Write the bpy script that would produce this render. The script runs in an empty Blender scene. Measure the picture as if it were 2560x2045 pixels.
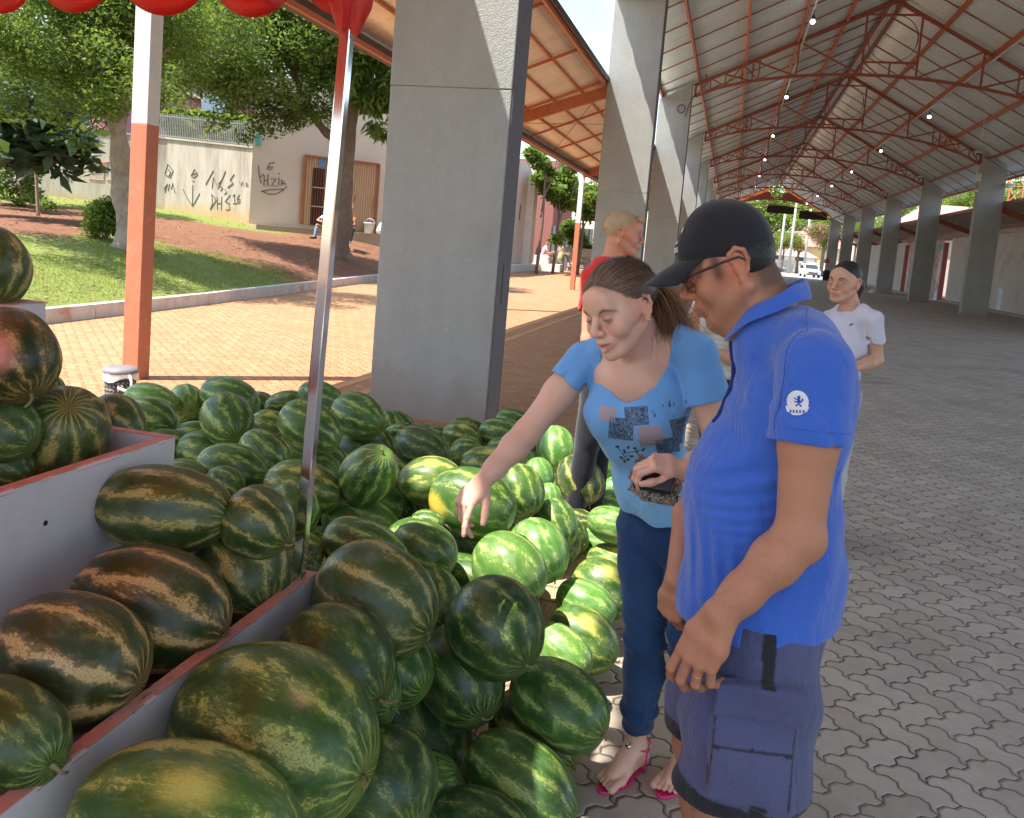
import bpy, math, random
import numpy as np
from mathutils import Vector, Matrix
rnd = random.Random(7)
R = math.radians
scene = bpy.context.scene
COL = scene.collection
# ------------------------------------------------------------------ camera
CAMH = 1.6
YAW, PITCH, ROLL, FPX, CY = 0.2465349, 0.1005890, 0.0841269, 2100.0, 810.93
f_ = np.array([-math.sin(YAW)*math.cos(PITCH), math.cos(YAW)*math.cos(PITCH), -math.sin(PITCH)])
r0 = np.array([math.cos(YAW), math.sin(YAW), 0.0]); u0 = np.cross(r0, f_)
r_ = r0*math.cos(ROLL)+u0*math.sin(ROLL); u_ = -r0*math.sin(ROLL)+u0*math.cos(ROLL)
cam_d = bpy.data.cameras.new('camera'); cam = bpy.data.objects.new('camera', cam_d); COL.objects.link(cam)
cam.matrix_world = Matrix(((r_[0], u_[0], -f_[0], 0), (r_[1], u_[1], -f_[1], 0), (r_[2], u_[2], -f_[2], CAMH), (0, 0, 0, 1)))
cam_d.sensor_width = 36; cam_d.lens = FPX/2560*36; cam_d.shift_y = -(1022.5-CY)/2560
cam_d.clip_start = 0.05; cam_d.clip_end = 900
scene.camera = cam
scene.view_settings.view_transform = 'Standard'; scene.view_settings.look = 'None'
scene.view_settings.exposure = 1.42; scene.view_settings.gamma = 1
scene.cycles.max_bounces = 10; scene.cycles.diffuse_bounces = 5; scene.cycles.transmission_bounces = 8
scene.cycles.transparent_max_bounces = 12
scene.cycles.sample_clamp_indirect = 6
def ray(x, y):
    return r_*(x-1280)/FPX - u_*(y-CY)/FPX + f_
def at(x, y, Y):            # a measured point: where the sight line meets the distance Y along the hall
    v = ray(x, y); return np.array([0, 0, CAMH])+v*(Y/v[1])
def atz(x, y, z):
    v = ray(x, y); return np.array([0, 0, CAMH])+v*((z-CAMH)/v[2])
def dist(x, y, d):
    v = ray(x, y); return np.array([0, 0, CAMH])+v/np.linalg.norm(v)*d
# ------------------------------------------------------------------ sun and sky
SD = np.array([0.39, 0.33, -1.0]); SD /= np.linalg.norm(SD)
sun_d = bpy.data.lights.new('sun', 'SUN'); sun_d.energy = 4.2; sun_d.angle = R(0.53); sun_d.color = (1, .95, .87)
sun = bpy.data.objects.new('sun', sun_d); COL.objects.link(sun)
sun.rotation_euler = Vector(SD).to_track_quat('-Z', 'Y').to_euler(); sun.location = (-8, -6, 22)
W = bpy.data.worlds.new('World'); scene.world = W; W.use_nodes = True
wt = W.node_tree; wt.nodes.clear()
def wn(t, **k):
    n = wt.nodes.new(t)
    for a, b in k.items(): setattr(n, a, b)
    return n
sky = wn('ShaderNodeTexSky', sky_type='NISHITA', sun_disc=False)
sky.sun_elevation = math.asin(-SD[2]); sky.sun_rotation = math.atan2(-SD[0], -SD[1])
sky.air_density = 1.2; sky.dust_density = 1.2
tcw = wn('ShaderNodeTexCoord'); mp = wn('ShaderNodeMapping'); mp.inputs['Scale'].default_value = (1, 1, 2.6)
nz = wn('ShaderNodeTexNoise'); nz.inputs['Scale'].default_value = 3.1; nz.inputs['Detail'].default_value = 8; nz.inputs['Roughness'].default_value = .58
rp = wn('ShaderNodeValToRGB'); rp.color_ramp.elements[0].position = .52; rp.color_ramp.elements[1].position = .68
mx = wn('ShaderNodeMix', data_type='RGBA'); mx.inputs['B'].default_value = (5.2, 5.5, 6.0, 1)
bg = wn('ShaderNodeBackground'); bg.inputs['Strength'].default_value = .15; wo = wn('ShaderNodeOutputWorld')
L = wt.links.new
L(tcw.outputs['Generated'], mp.inputs['Vector']); L(mp.outputs[0], nz.inputs['Vector']); L(nz.outputs['Fac'], rp.inputs[0])
L(rp.outputs[0], mx.inputs['Factor']); L(sky.outputs[0], mx.inputs['A']); L(mx.outputs['Result'], bg.inputs[0]); L(bg.outputs[0], wo.inputs[0])

# ------------------------------------------------------------------ naming helpers
def tag(o, label=None, cat=None, group=None, kind=None):
    if label: o['label'] = label
    if cat: o['category'] = cat
    if group: o['group'] = group
    if kind: o['kind'] = kind
    return o
def empty(name, loc, label=None, cat=None, group=None):
    o = bpy.data.objects.new(name, None); o.empty_display_size = .1; COL.objects.link(o); o.location = loc
    return tag(o, label, cat, group)
def put(name, me, parent=None, world=True):
    o = bpy.data.objects.new(name, me); COL.objects.link(o)
    if parent is not None:
        o.parent = parent
        if world: o.location = -Vector(parent.location)
    return o
def copy_tree(o, parent=None):
    c = o.copy(); COL.objects.link(c)
    if parent is not None: c.parent = parent
    for ch in list(o.children): copy_tree(ch, c)
    return c
def mesh_np(name, V, F, mat=None, smooth=False, cols=None):
    """V (n,3) array, F (m,k) int array of equal sized faces"""
    me = bpy.data.meshes.new(name); V = np.asarray(V, np.float32); F = np.asarray(F, np.int32)
    n, k = F.shape
    me.vertices.add(len(V)); me.vertices.foreach_set('co', V.ravel())
    me.loops.add(n*k); me.loops.foreach_set('vertex_index', F.ravel())
    me.polygons.add(n); me.polygons.foreach_set('loop_start', np.arange(0, n*k, k, dtype=np.int32))
    if smooth: me.polygons.foreach_set('use_smooth', np.ones(n, bool))
    if mat: me.materials.append(mat)
    me.update(calc_edges=True)
    if cols is not None:
        ca = me.color_attributes.new('Col', 'FLOAT_COLOR', 'POINT')
        c4 = np.ones((len(V), 4), np.float32); c4[:, :3] = cols; ca.data.foreach_set('color', c4.ravel())
    return me
class MB:
    """collects simple solids and links them as one mesh object"""
    def __init__(s): s.v = []; s.f = []
    def add(s, vs, fs):
        n = len(s.v); s.v += [tuple(map(float, v)) for v in vs]; s.f += [tuple(i+n for i in f) for f in fs]; return s
    def box(s, lo, hi):
        (a, b, c), (d, e, f) = lo, hi
        return s.add([(a,b,c),(d,b,c),(d,e,c),(a,e,c),(a,b,f),(d,b,f),(d,e,f),(a,e,f)],
                     [(0,3,2,1),(4,5,6,7),(0,1,5,4),(1,2,6,5),(2,3,7,6),(3,0,4,7)])
    def bar(s, p, q, w, h=None, up=(0, 0, 1)):
        h = h or w; p = Vector(p); q = Vector(q); d = (q-p).normalized(); u = Vector(up)
        if abs(d.dot(u)) > .97: u = Vector((0, 1, 0)) if abs(d.y) < .9 else Vector((1, 0, 0))
        a = d.cross(u).normalized()*w/2; b = a.cross(d).normalized()*h/2
        vs = [p-a-b, p+a-b, p+a+b, p-a+b, q-a-b, q+a-b, q+a+b, q-a+b]
        return s.add(vs, [(0,1,2,3),(7,6,5,4),(0,4,5,1),(1,5,6,2),(2,6,7,3),(3,7,4,0)])
    def tube(s, pts, r, n=8, cap=True):
        pts = [Vector(p) for p in pts]; rs = r if hasattr(r, '__len__') else [r]*len(pts); vs = []; fs = []; a = None
        for i, p in enumerate(pts):
            d = (pts[min(i+1, len(pts)-1)]-pts[max(i-1, 0)]).normalized()
            if a is None: a = d.orthogonal().normalized()
            a = (a-d*a.dot(d)).normalized(); b = d.cross(a)
            for k in range(n):
                t = 2*math.pi*k/n; vs.append(p+(a*math.cos(t)+b*math.sin(t))*rs[i])
        for i in range(len(pts)-1):
            for k in range(n):
                fs.append((i*n+k, i*n+(k+1) % n, (i+1)*n+(k+1) % n, (i+1)*n+k))
        if cap: fs += [tuple(range(n-1, -1, -1)), tuple((len(pts)-1)*n+k for k in range(n))]
        return s.add(vs, fs)
    def lathe(s, c, prof, n=24, sx=1, sy=1):
        vs = []; fs = []
        for (r, z) in prof:
            for k in range(n):
                t = 2*math.pi*k/n; vs.append((c[0]+r*sx*math.cos(t), c[1]+r*sy*math.sin(t), c[2]+z))
        for i in range(len(prof)-1):
            for k in range(n): fs.append((i*n+k, i*n+(k+1) % n, (i+1)*n+(k+1) % n, (i+1)*n+k))
        return s.add(vs, fs)
    def extrude(s, poly, off):
        n = len(poly); p = [Vector(q) for q in poly]; o = Vector(off)
        return s.add(p+[q+o for q in p], [tuple(range(n)), tuple(range(2*n-1, n-1, -1))]+[(i, i+n, (i+1) % n+n, (i+1) % n) for i in range(n)])
    def build(s, name, mat, parent=None, smooth=False, bevel=0, world=True):
        me = bpy.data.meshes.new(name); me.from_pydata(s.v, [], s.f); me.update()
        if mat: me.materials.append(mat)
        if smooth: me.shade_smooth() if hasattr(me, 'shade_smooth') else me.polygons.foreach_set('use_smooth', [True]*len(me.polygons))
        o = put(name, me, parent, world)
        if bevel:
            b = o.modifiers.new('bevel', 'BEVEL'); b.width = bevel; b.segments = 2; b.limit_method = 'ANGLE'
        return o

# ------------------------------------------------------------------ material helpers
class NT:
    def __init__(s, name):
        s.m = bpy.data.materials.new(name); s.m.use_nodes = True; s.t = s.m.node_tree; s.t.nodes.clear()
        s.out = s.n('ShaderNodeOutputMaterial'); s.p = s.n('ShaderNodeBsdfPrincipled'); s.l(s.p.outputs[0], s.out.inputs[0])
        s.tc = s.n('ShaderNodeTexCoord')
    def n(s, t, **k):
        x = s.t.nodes.new(t)
        for a, b in k.items(): setattr(x, a, b)
        return x
    def l(s, a, b): s.t.links.new(a, b)
    def _in(s, sock, v):
        if hasattr(v, 'node'): s.l(v, sock)
        elif v is not None:
            if hasattr(v, '__len__') and len(v) == 3 and len(sock.default_value) == 4: v = (*v, 1)
            sock.default_value = v
    def math(s, op, a, b=None, c=None, clamp=False):
        x = s.n('ShaderNodeMath', operation=op, use_clamp=clamp); s._in(x.inputs[0], a)
        if b is not None: s._in(x.inputs[1], b)
        if c is not None: s._in(x.inputs[2], c)
        return x.outputs[0]
    def xyz(s, v):
        x = s.n('ShaderNodeSeparateXYZ'); s.l(v, x.inputs[0]); return x.outputs
    def comb(s, a=0, b=0, c=0):
        x = s.n('ShaderNodeCombineXYZ'); [s._in(x.inputs[i], v) for i, v in enumerate((a, b, c))]; return x.outputs[0]
    def mapv(s, v, scale=(1, 1, 1), loc=(0, 0, 0), rot=(0, 0, 0)):
        x = s.n('ShaderNodeMapping'); s.l(v, x.inputs[0]); x.inputs['Scale'].default_value = scale; x.inputs['Location'].default_value = loc; x.inputs['Rotation'].default_value = rot
        return x.outputs[0]
    def noise(s, v=None, scale=5, detail=4, rough=.5, dist=0):
        x = s.n('ShaderNodeTexNoise'); s.l(v or s.tc.outputs['Object'], x.inputs['Vector']); x.inputs['Scale'].default_value = scale
        x.inputs['Detail'].default_value = detail; x.inputs['Roughness'].default_value = rough; x.inputs['Distortion'].default_value = dist
        return x.outputs['Fac']
    def ramp(s, fac, stops, interp='LINEAR'):
        x = s.n('ShaderNodeValToRGB'); s._in(x.inputs[0], fac); r = x.color_ramp; r.interpolation = interp
        while len(r.elements) < len(stops): r.elements.new(.5)
        for e, (p, c) in zip(r.elements, stops):
            e.position = p; e.color = (*c, 1) if hasattr(c, '__len__') else (c, c, c, 1)
        return x.outputs[0]
    def mix(s, f, a, b, blend='MIX'):
        x = s.n('ShaderNodeMix', data_type='RGBA', blend_type=blend); s._in(x.inputs[0], f); s._in(x.inputs[6], a); s._in(x.inputs[7], b)
        return x.outputs[2]
    def smooth(s, v, a, b, c=0, d=1):
        x = s.n('ShaderNodeMapRange', interpolation_type='SMOOTHSTEP'); s._in(x.inputs[0], v)
        for i, q in enumerate((a, b, c, d)): s._in(x.inputs[i+1], q)
        return x.outputs[0]
    def bump(s, h, strength=.3, d=.01, normal=None):
        x = s.n('ShaderNodeBump'); s.l(h, x.inputs['Height']); x.inputs['Strength'].default_value = strength; x.inputs['Distance'].default_value = d
        if normal: s.l(normal, x.inputs['Normal'])
        s.l(x.outputs[0], s.p.inputs['Normal']); return x.outputs[0]
    def set(s, **k):
        names = dict(color='Base Color', rough='Roughness', metal='Metallic', spec='Specular IOR Level', sss='Subsurface Weight', alpha='Alpha',
                     trans='Transmission Weight', emit='Emission Color', estr='Emission Strength', coat='Coat Weight', sheen='Sheen Weight')
        for a, b in k.items(): s._in(s.p.inputs[names[a]], b)
        return s.m
def paint(name, col, rough=.5, var=.12, scale=6, bump=.1, bscale=60, bd=.002, metal=0, spec=.5, dirt=None, coat=0):
    """painted or plain surface: colour broken up by two noises, slight relief"""
    t = NT(name); co = t.tc.outputs['Object']
    n1 = t.noise(co, scale, 5, .6); n2 = t.noise(co, scale*.23, 3)
    f = t.math('ADD', t.math('MULTIPLY', n1, .6), t.math('MULTIPLY', n2, .4))
    lo = tuple(c*(1-var) for c in col); hi = tuple(min(1, c*(1+var)) for c in col)
    c = t.ramp(f, [(.3, lo), (.7, hi)])
    if dirt:
        d = t.smooth(t.noise(co, scale*.6, 8, .7), .52, .7); c = t.mix(t.math('MULTIPLY', d, dirt[1]), c, dirt[0])
    if bump: t.bump(t.noise(co, bscale, 6, .65), bump, bd)
    return t.set(color=c, rough=rough, metal=metal, spec=spec, coat=coat)
# ================================================================== THE SETTING
def YK(k): return 6.7+11.35*k
# ---- pavers: herringbone of interlocking wavy blocks laid at 45 degrees
def paver_mat():
    t = NT('interlocking_pavers'); co = t.tc.outputs['Object']
    w = 0.11
    m = t.mapv(co, (1/w, 1/w, 1), (0, 0, 0), (0, 0, R(45)))
    x, y, z = t.xyz(m)
    def wave(a, s, ph):     # trapezoid-like wave of period 2 cells
        k = t.math('SINE', t.math('MULTIPLY_ADD', a, math.pi*2, ph))
        return t.math('MULTIPLY', t.math('MINIMUM', t.math('MAXIMUM', t.math('MULTIPLY', k, 1.7), -1.0), 1.0), s)
    u = t.math('ADD', x, wave(y, .10, 0)); v = t.math('ADD', y, wave(x, .10, 1.57))
    iu = t.math('FLOOR', u); iv = t.math('FLOOR', v); fu = t.math('FRACT', u); fv = t.math('FRACT', v)
    k = t.math('FLOORED_MODULO', t.math('SUBTRACT', iu, iv), 4.0)
    def eq(n): return t.math('COMPARE', k, float(n), .1)
    dl = t.math('ADD', fu, eq(1)); dr = t.math('ADD', t.math('SUBTRACT', 1.0, fu), eq(0))
    dt = t.math('ADD', t.math('SUBTRACT', 1.0, fv), eq(3)); db = t.math('ADD', fv, eq(2))
    d = t.math('MINIMUM', t.math('MINIMUM', dl, dr), t.math('MINIMUM', dt, db))
    # block id
    bu = t.math('SUBTRACT', iu, eq(1)); bv = t.math('SUBTRACT', iv, eq(2))
    wn_ = t.n('ShaderNodeTexWhiteNoise', noise_dimensions='2D'); t.l(t.comb(bu, bv, 0), wn_.inputs['Vector']); rndv = wn_.outputs['Value']
    X, Y, Z = t.xyz(co)
    warp = t.math('MULTIPLY', t.math('SUBTRACT', t.noise(co, .55, 4, .6), .5), 2.2)
    red = t.smooth(t.math('ADD', X, warp), .25, -1.5)                                 # red earth carried in from the park side
    groove = t.smooth(t.math('SUBTRACT', d, t.math('MULTIPLY', t.noise(co, 9, 3), .03)), .0, .026)
    fine = t.noise(co, 160, 4, .7); mid = t.noise(co, 14, 5, .6); big = t.noise(co, 1.1, 5, .6)
    grey = t.ramp(t.math('ADD', t.math('MULTIPLY', rndv, .35), t.math('MULTIPLY', mid, .65)), [(.25, (.35, .31, .265)), (.8, (.51, .465, .40))])
    rust = t.ramp(t.math('ADD', t.math('MULTIPLY', rndv, .3), t.math('MULTIPLY', mid, .7)), [(.25, (.30, .15, .07)), (.8, (.47, .26, .13))])
    c = t.mix(red, grey, rust)
    c = t.mix(t.math('MULTIPLY', fine, .35), c, t.mix(.5, c, t.mix(red, (.5, .46, .40), (.52, .33, .19))))
    c = t.mix(t.smooth(big, .45, .75, 0, .45), c, t.mix(red, (.19, .165, .14), (.40, .17, .075)))
    c = t.mix(t.smooth(t.noise(co, 3.3, 7, .75), .60, .68, 0, .4), c, (.17, .135, .105)); c = t.mix(t.smooth(t.noise(co, 31, 3, .5), .74, .78, 0, .7), c, (.55, .5, .42))
    gcol = t.mix(t.smooth(t.noise(co, 2.1, 3), .35, .62), (.055, .040, .030), (.17, .125, .09)); gcol = t.mix(red, gcol, (.20, .09, .042))
    c = t.mix(groove, gcol, c)
    h = t.math('ADD', t.math('MULTIPLY', t.smooth(d, 0.0, .11), 1.0), t.math('ADD', t.math('MULTIPLY', fine, .10), t.math('MULTIPLY', rndv, .22)))
    t.bump(h, 1.0, .007)
    return t.set(color=c, rough=t.math('MULTIPLY_ADD', mid, .25, .62), spec=.35)
PAV = paver_mat()
def sheet(name, xs, ys, zf, mat, kind='structure'):
    X, Y = np.meshgrid(xs, ys); Z = zf(X, Y)
    V = np.stack([X, Y, Z], -1).reshape(-1, 3); nx = len(xs); ny = len(ys)
    i = (np.arange(ny-1)[:, None]*nx+np.arange(nx-1)[None]).ravel()
    F = np.stack([i, i+1, i+nx+1, i+nx], 1)
    return tag(put(name, mesh_np(name, V, F, mat, True)), kind=kind)
earth = paint('packed_earth', (.16, .085, .05), .95, .25, 2, .6, 30, .02)
sheet('ground', np.linspace(-260, 260, 30), np.linspace(-60, 420, 30), lambda X, Y: X*0-.012, earth)
sheet('paved_floor', np.linspace(-12.5, 13.5, 40), np.linspace(-8, 104, 90), lambda X, Y: X*0, PAV)
# ---- kerb (gently bent, following the paving edge)
KP = [(-8.0, -2), (-8.40, 6.0), (-8.49, 9.04), (-8.82, 12.7), (-9.45, 17.5), (-10.17, 23.05), (-10.6, 30), (-10.5, 41), (-10.3, 60)]
def kx(y): return np.interp(y, [p[1] for p in KP], [p[0] for p in KP])
# park ground: heights known at a few places, joined by a smooth (thin plate) surface
HP = []
for (px, py, d) in ((21, 481, 35), (293, 508, 33.5), (410, 523, 33), (626, 562, 31), (750, 567, 32), (930, 600, 32.5), (849, 640, 27), (302, 620, 19.5),
                    (96, 538, 27), (190, 545, 26), (62, 500, 31), (700, 600, 29), (640, 722, 18.5), (-200, 470, 34)):
    q = dist(px, py, d/1.0); HP.append(tuple(q))
for y in (-2, 3, 6, 9, 12.7, 17.5, 20, 23, 27, 31, 36, 41, 50, 60): HP.append((float(kx(y))-.16, y, .16))
for q in ((-48, 14, 2.6), (-50, 34, 3.0), (-40, 48, 2.6), (-24, 50, 1.9), (-52, 60, 3), (-14, 46, .5), (-13, 60, .6), (-24, -2, 1.0), (-50, -2, 2.4), (-14, 2, .42)): HP.append(q)
HP = np.array(HP)
def _tps(r2): return np.where(r2 > 1e-9, .5*r2*np.log(np.maximum(r2, 1e-9)), 0)
_A = _tps(((HP[:, None, :2]-HP[None, :, :2])**2).sum(-1)); _n = len(HP); _M = np.zeros((_n+3, _n+3)); _M[:_n, :_n] = _A+np.eye(_n)*.5
_M[:_n, _n] = 1; _M[:_n, _n+1:] = HP[:, :2]; _M[_n:, :_n] = _M[:_n, _n:].T
_w = np.linalg.solve(_M, np.concatenate([HP[:, 2], [0, 0, 0]]))
def hill(x, y):
    x = np.asarray(x, float); y = np.asarray(y, float); t = (kx(y)-.16)-x
    z = _w[_n]+_w[_n+1]*x+_w[_n+2]*y
    for i in range(_n): z = z+_w[i]*_tps((x-HP[i, 0])**2+(y-HP[i, 1])**2)
    z = np.maximum(z, .10)
    return z*np.clip(t/.8, 0, 1)+.15*(1-np.clip(t/.8, 0, 1)), t
def on_hill(px, py):        # where the sight line of a measured point meets the slope
    v = ray(px, py)
    S = np.arange(8, 60, .05); P = np.array([0, 0, CAMH])[None]+v[None]*S[:, None]
    h, t = hill(P[:, 0], P[:, 1]); ok = np.where((t > 0) & (P[:, 2] <= h))[0]
    return P[ok[0]] if len(ok) else P[-1]
kerb_m = paint('whitewashed_kerb', (.52, .47, .42), .8, .18, 5, .4, 70, .004, dirt=((.42, .20, .10), .75))
mb = MB(); ys = list(np.arange(-2, 60.1, 1.0))
for a, b in zip(ys[:-1], ys[1:]):
    xa, xb = float(kx(a)), float(kx(b)); g = .006
    mb.add([(xa-.16, a+g, -.05), (xa, a+g, -.05), (xb, b, -.05), (xb-.16, b, -.05), (xa-.15, a+g, .20), (xa-.01, a+g, .20), (xb-.01, b, .20), (xb-.15, b, .20)],
           [(0,3,2,1), (4,5,6,7), (0,1,5,4), (1,2,6,5), (2,3,7,6), (3,0,4,7)])
tag(mb.build('kerb', kerb_m, bevel=.012), kind='structure')
def park_mat():
    t = NT('park_earth_and_lawn'); co = t.tc.outputs['Object']; X, Y, Z = t.xyz(co)
    w = t.math('MULTIPLY', t.math('SUBTRACT', t.noise(co, .5, 5, .6), .5), 3.0)
    e = t.noise(co, 3, 8, .7); e2 = t.noise(co, 45, 5, .7)
    soil = t.ramp(t.math('ADD', t.math('MULTIPLY', e, .6), t.math('MULTIPLY', e2, .4)), [(.3, (.15, .072, .045)), (.6, (.26, .125, .075)), (.75, (.42, .25, .15))])
    litter = t.smooth(t.noise(co, 38, 3, .5), .62, .68)
    soil = t.mix(litter, soil, (.42, .30, .18))
    g = t.noise(co, 22, 6, .7)
    gr = t.ramp(g, [(.3, (.12, .15, .035)), (.55, (.23, .27, .07)), (.75, (.42, .40, .16))])
    # lawn strips: one along the kerb, one under the wall
    tt = t.math('ADD', t.math('MULTIPLY_ADD', X, -1.0, -8.6), t.math('MULTIPLY', Y, -.10))
    near = t.smooth(t.math('ADD', tt, w), 3.7, 3.1)
    near = t.math('MULTIPLY', near, t.smooth(t.math('ADD', Y, w), 18.5, 16.5))
    D = t.math('SQRT', t.math('ADD', t.math('MULTIPLY', X, X), t.math('MULTIPLY', Y, Y)))
    far = t.math('MULTIPLY', t.smooth(t.math('ADD', D, t.math('MULTIPLY', w, .5)), 29.6, 30.2), t.smooth(X, -14.5, -15.5))
    f = t.math('MAXIMUM', near, far)
    f = t.math('MULTIPLY', f, t.smooth(t.noise(co, 6, 5, .7), .36, .44))
    t.bump(t.math('ADD', e2, t.math('MULTIPLY', g, .6)), .8, .04)
    return t.set(color=t.mix(f, soil, gr), rough=.95, spec=.1)
PARK = park_mat()
def lawn_patch():
    xs = np.linspace(-.16, -52, 110); ys = np.linspace(-2, 60, 120)
    U, Y = np.meshgrid(xs, ys); X = kx(Y)+U+.02; Z = hill(X, Y)[0]+.0; Z[:, 0] = .15
    V = np.stack([X, Y, Z], -1).reshape(-1, 3); nx = len(xs); i = (np.arange(len(ys)-1)[:, None]*nx+np.arange(nx-1)[None]).ravel()
    F = np.stack([i+1, i, i+nx, i+nx+1], 1)
    return tag(put('park_slope', mesh_np('park_slope', V, F, PARK, True)), kind='structure')
lawn_patch()
road_m = paint('worn_asphalt', (.30, .28, .26), .9, .2, 3, .4, 90, .004)
sheet('road', np.linspace(-60, 60, 6), np.linspace(104, 230, 12), lambda X, Y: X*0-.004, road_m)
# two narrow edging strips between the column line and the canopy
strip_m = paint('ochre_edging', (.50, .27, .12), .8, .15, 4, .3)
for x, l in ((-3.30, 'left'), (-3.62, 'right')):
    m = MB()
    for k in range(60): m.box((x-.05, -4+k*1.0, -.02), (x+.05, -4+k*1.0+.992, .006))
    tag(m.build('edging_strip', strip_m), kind='structure')

# ================================================================== MARKET HALL
def stucco(name, col, amp=.5, scale=38):
    t = NT(name); co = t.tc.outputs['Object']
    v = t.noise(co, scale, 4, .55, 1.6); f = t.noise(co, 190, 3, .6); b = t.noise(co, 1.6, 6, .65)
    s = t.mapv(co, (5, 5, .5)); st = t.noise(s, 1.4, 6, .7)
    c = t.ramp(t.math('ADD', t.math('MULTIPLY', b, .6), t.math('MULTIPLY', st, .4)), [(.3, tuple(x*.86 for x in col)), (.7, tuple(x*1.1 for x in col))])
    c = t.mix(t.smooth(t.noise(co, 7, 6, .8), .68, .74, 0, .5), c, (.6, .6, .56))
    X, Y, Z = t.xyz(co)
    c = t.mix(t.math('MULTIPLY', t.smooth(t.math('ADD', Z, t.math('MULTIPLY', b, .8)), 1.0, .35), .45), c, (.30, .20, .14))
    t.bump(t.math('ADD', t.smooth(v, .38, .62), t.math('MULTIPLY', f, .3)), amp, .007)
    return t.set(color=c, rough=.62, spec=.4)
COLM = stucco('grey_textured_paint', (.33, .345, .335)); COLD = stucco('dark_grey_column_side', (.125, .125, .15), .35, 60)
RUST = paint('orange_painted_steel', (.46, .135, .055), .5, .18, 5, .15, 40, .002, dirt=((.25, .09, .05), .5))
RUSTD = paint('brown_oxide_steel', (.29, .085, .045), .55, .18, 5, .15, 40, .002)
WHITEP = paint('white_painted_steel', (.62, .62, .60), .5, .1, 7, .15, dirt=((.38, .36, .33), .4))
DARKM = paint('dark_gutter_metal', (.06, .045, .045), .5, .2)
LT = ['first', 'second', 'third', 'fourth', 'fifth', 'sixth', 'seventh', 'eighth', 'ninth']
def column(k, side):
    Y = YK(k); x0, x1 = (-2.91, -1.85) if side == 'left' else (10.05, 11.10)
    top_in = 7.25 if side == 'left' else 6.85; th = .40
    nm = LT[k] if side == 'left' else LT[k-3]
    r = empty('concrete_column', (x0, Y, 0), (f'{nm} grey stucco column on the park side, counted from the melons' if side == 'left' else
              f'{nm} tall grey column on the white wall side, counted from the right edge'), 'column', 'grey columns carrying the hall roof')
    m = MB(); a, b = x0, x1
    if side == 'left':      # thin ledge where the casting joint shows
        m.box((a, Y, -.02), (b-.0, Y+th, 2.80)); m.box((a-.003, Y-.004, 2.80), (b+.0, Y+th+.004, 6.75+.0))
        m.add([(a-.003, Y-.004, 6.75), (b, Y-.004, 6.75), (b, Y+th+.004, 6.75), (a-.003, Y+th+.004, 6.75), (a-.003, Y-.004, 6.76), (b, Y-.004, top_in), (b, Y+th+.004, top_in), (a-.003, Y+th+.004, 6.76)],
              [(4,5,6,7), (0,1,5,4), (1,2,6,5), (2,3,7,6), (3,0,4,7)])
    else:
        m.box((a, Y, -.02), (b, Y+th, 6.30))
        m.add([(a, Y, 6.30), (b, Y, 6.30), (b, Y+th, 6.30), (a, Y+th, 6.30), (a, Y, top_in), (b, Y, 6.34), (b, Y+th, 6.34), (a, Y+th, top_in)],
              [(4,5,6,7), (0,1,5,4), (1,2,6,5), (2,3,7,6), (3,0,4,7)])
    m.build('shaft', COLM, r, bevel=.012)
    f = MB()
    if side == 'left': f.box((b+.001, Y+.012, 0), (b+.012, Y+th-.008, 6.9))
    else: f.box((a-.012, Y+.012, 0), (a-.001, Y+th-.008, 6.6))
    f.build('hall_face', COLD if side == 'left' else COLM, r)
    return r
c0 = column(0, 'left')
m = MB(); m.box((-1.8371, 6.84, 1.05), (-1.834, 6.865, 1.38)); m.build('expansion_slot', DARKM, c0)
for k in range(1, 9): column(k, 'left')
for k in range(3, 9): column(k, 'right')
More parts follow.
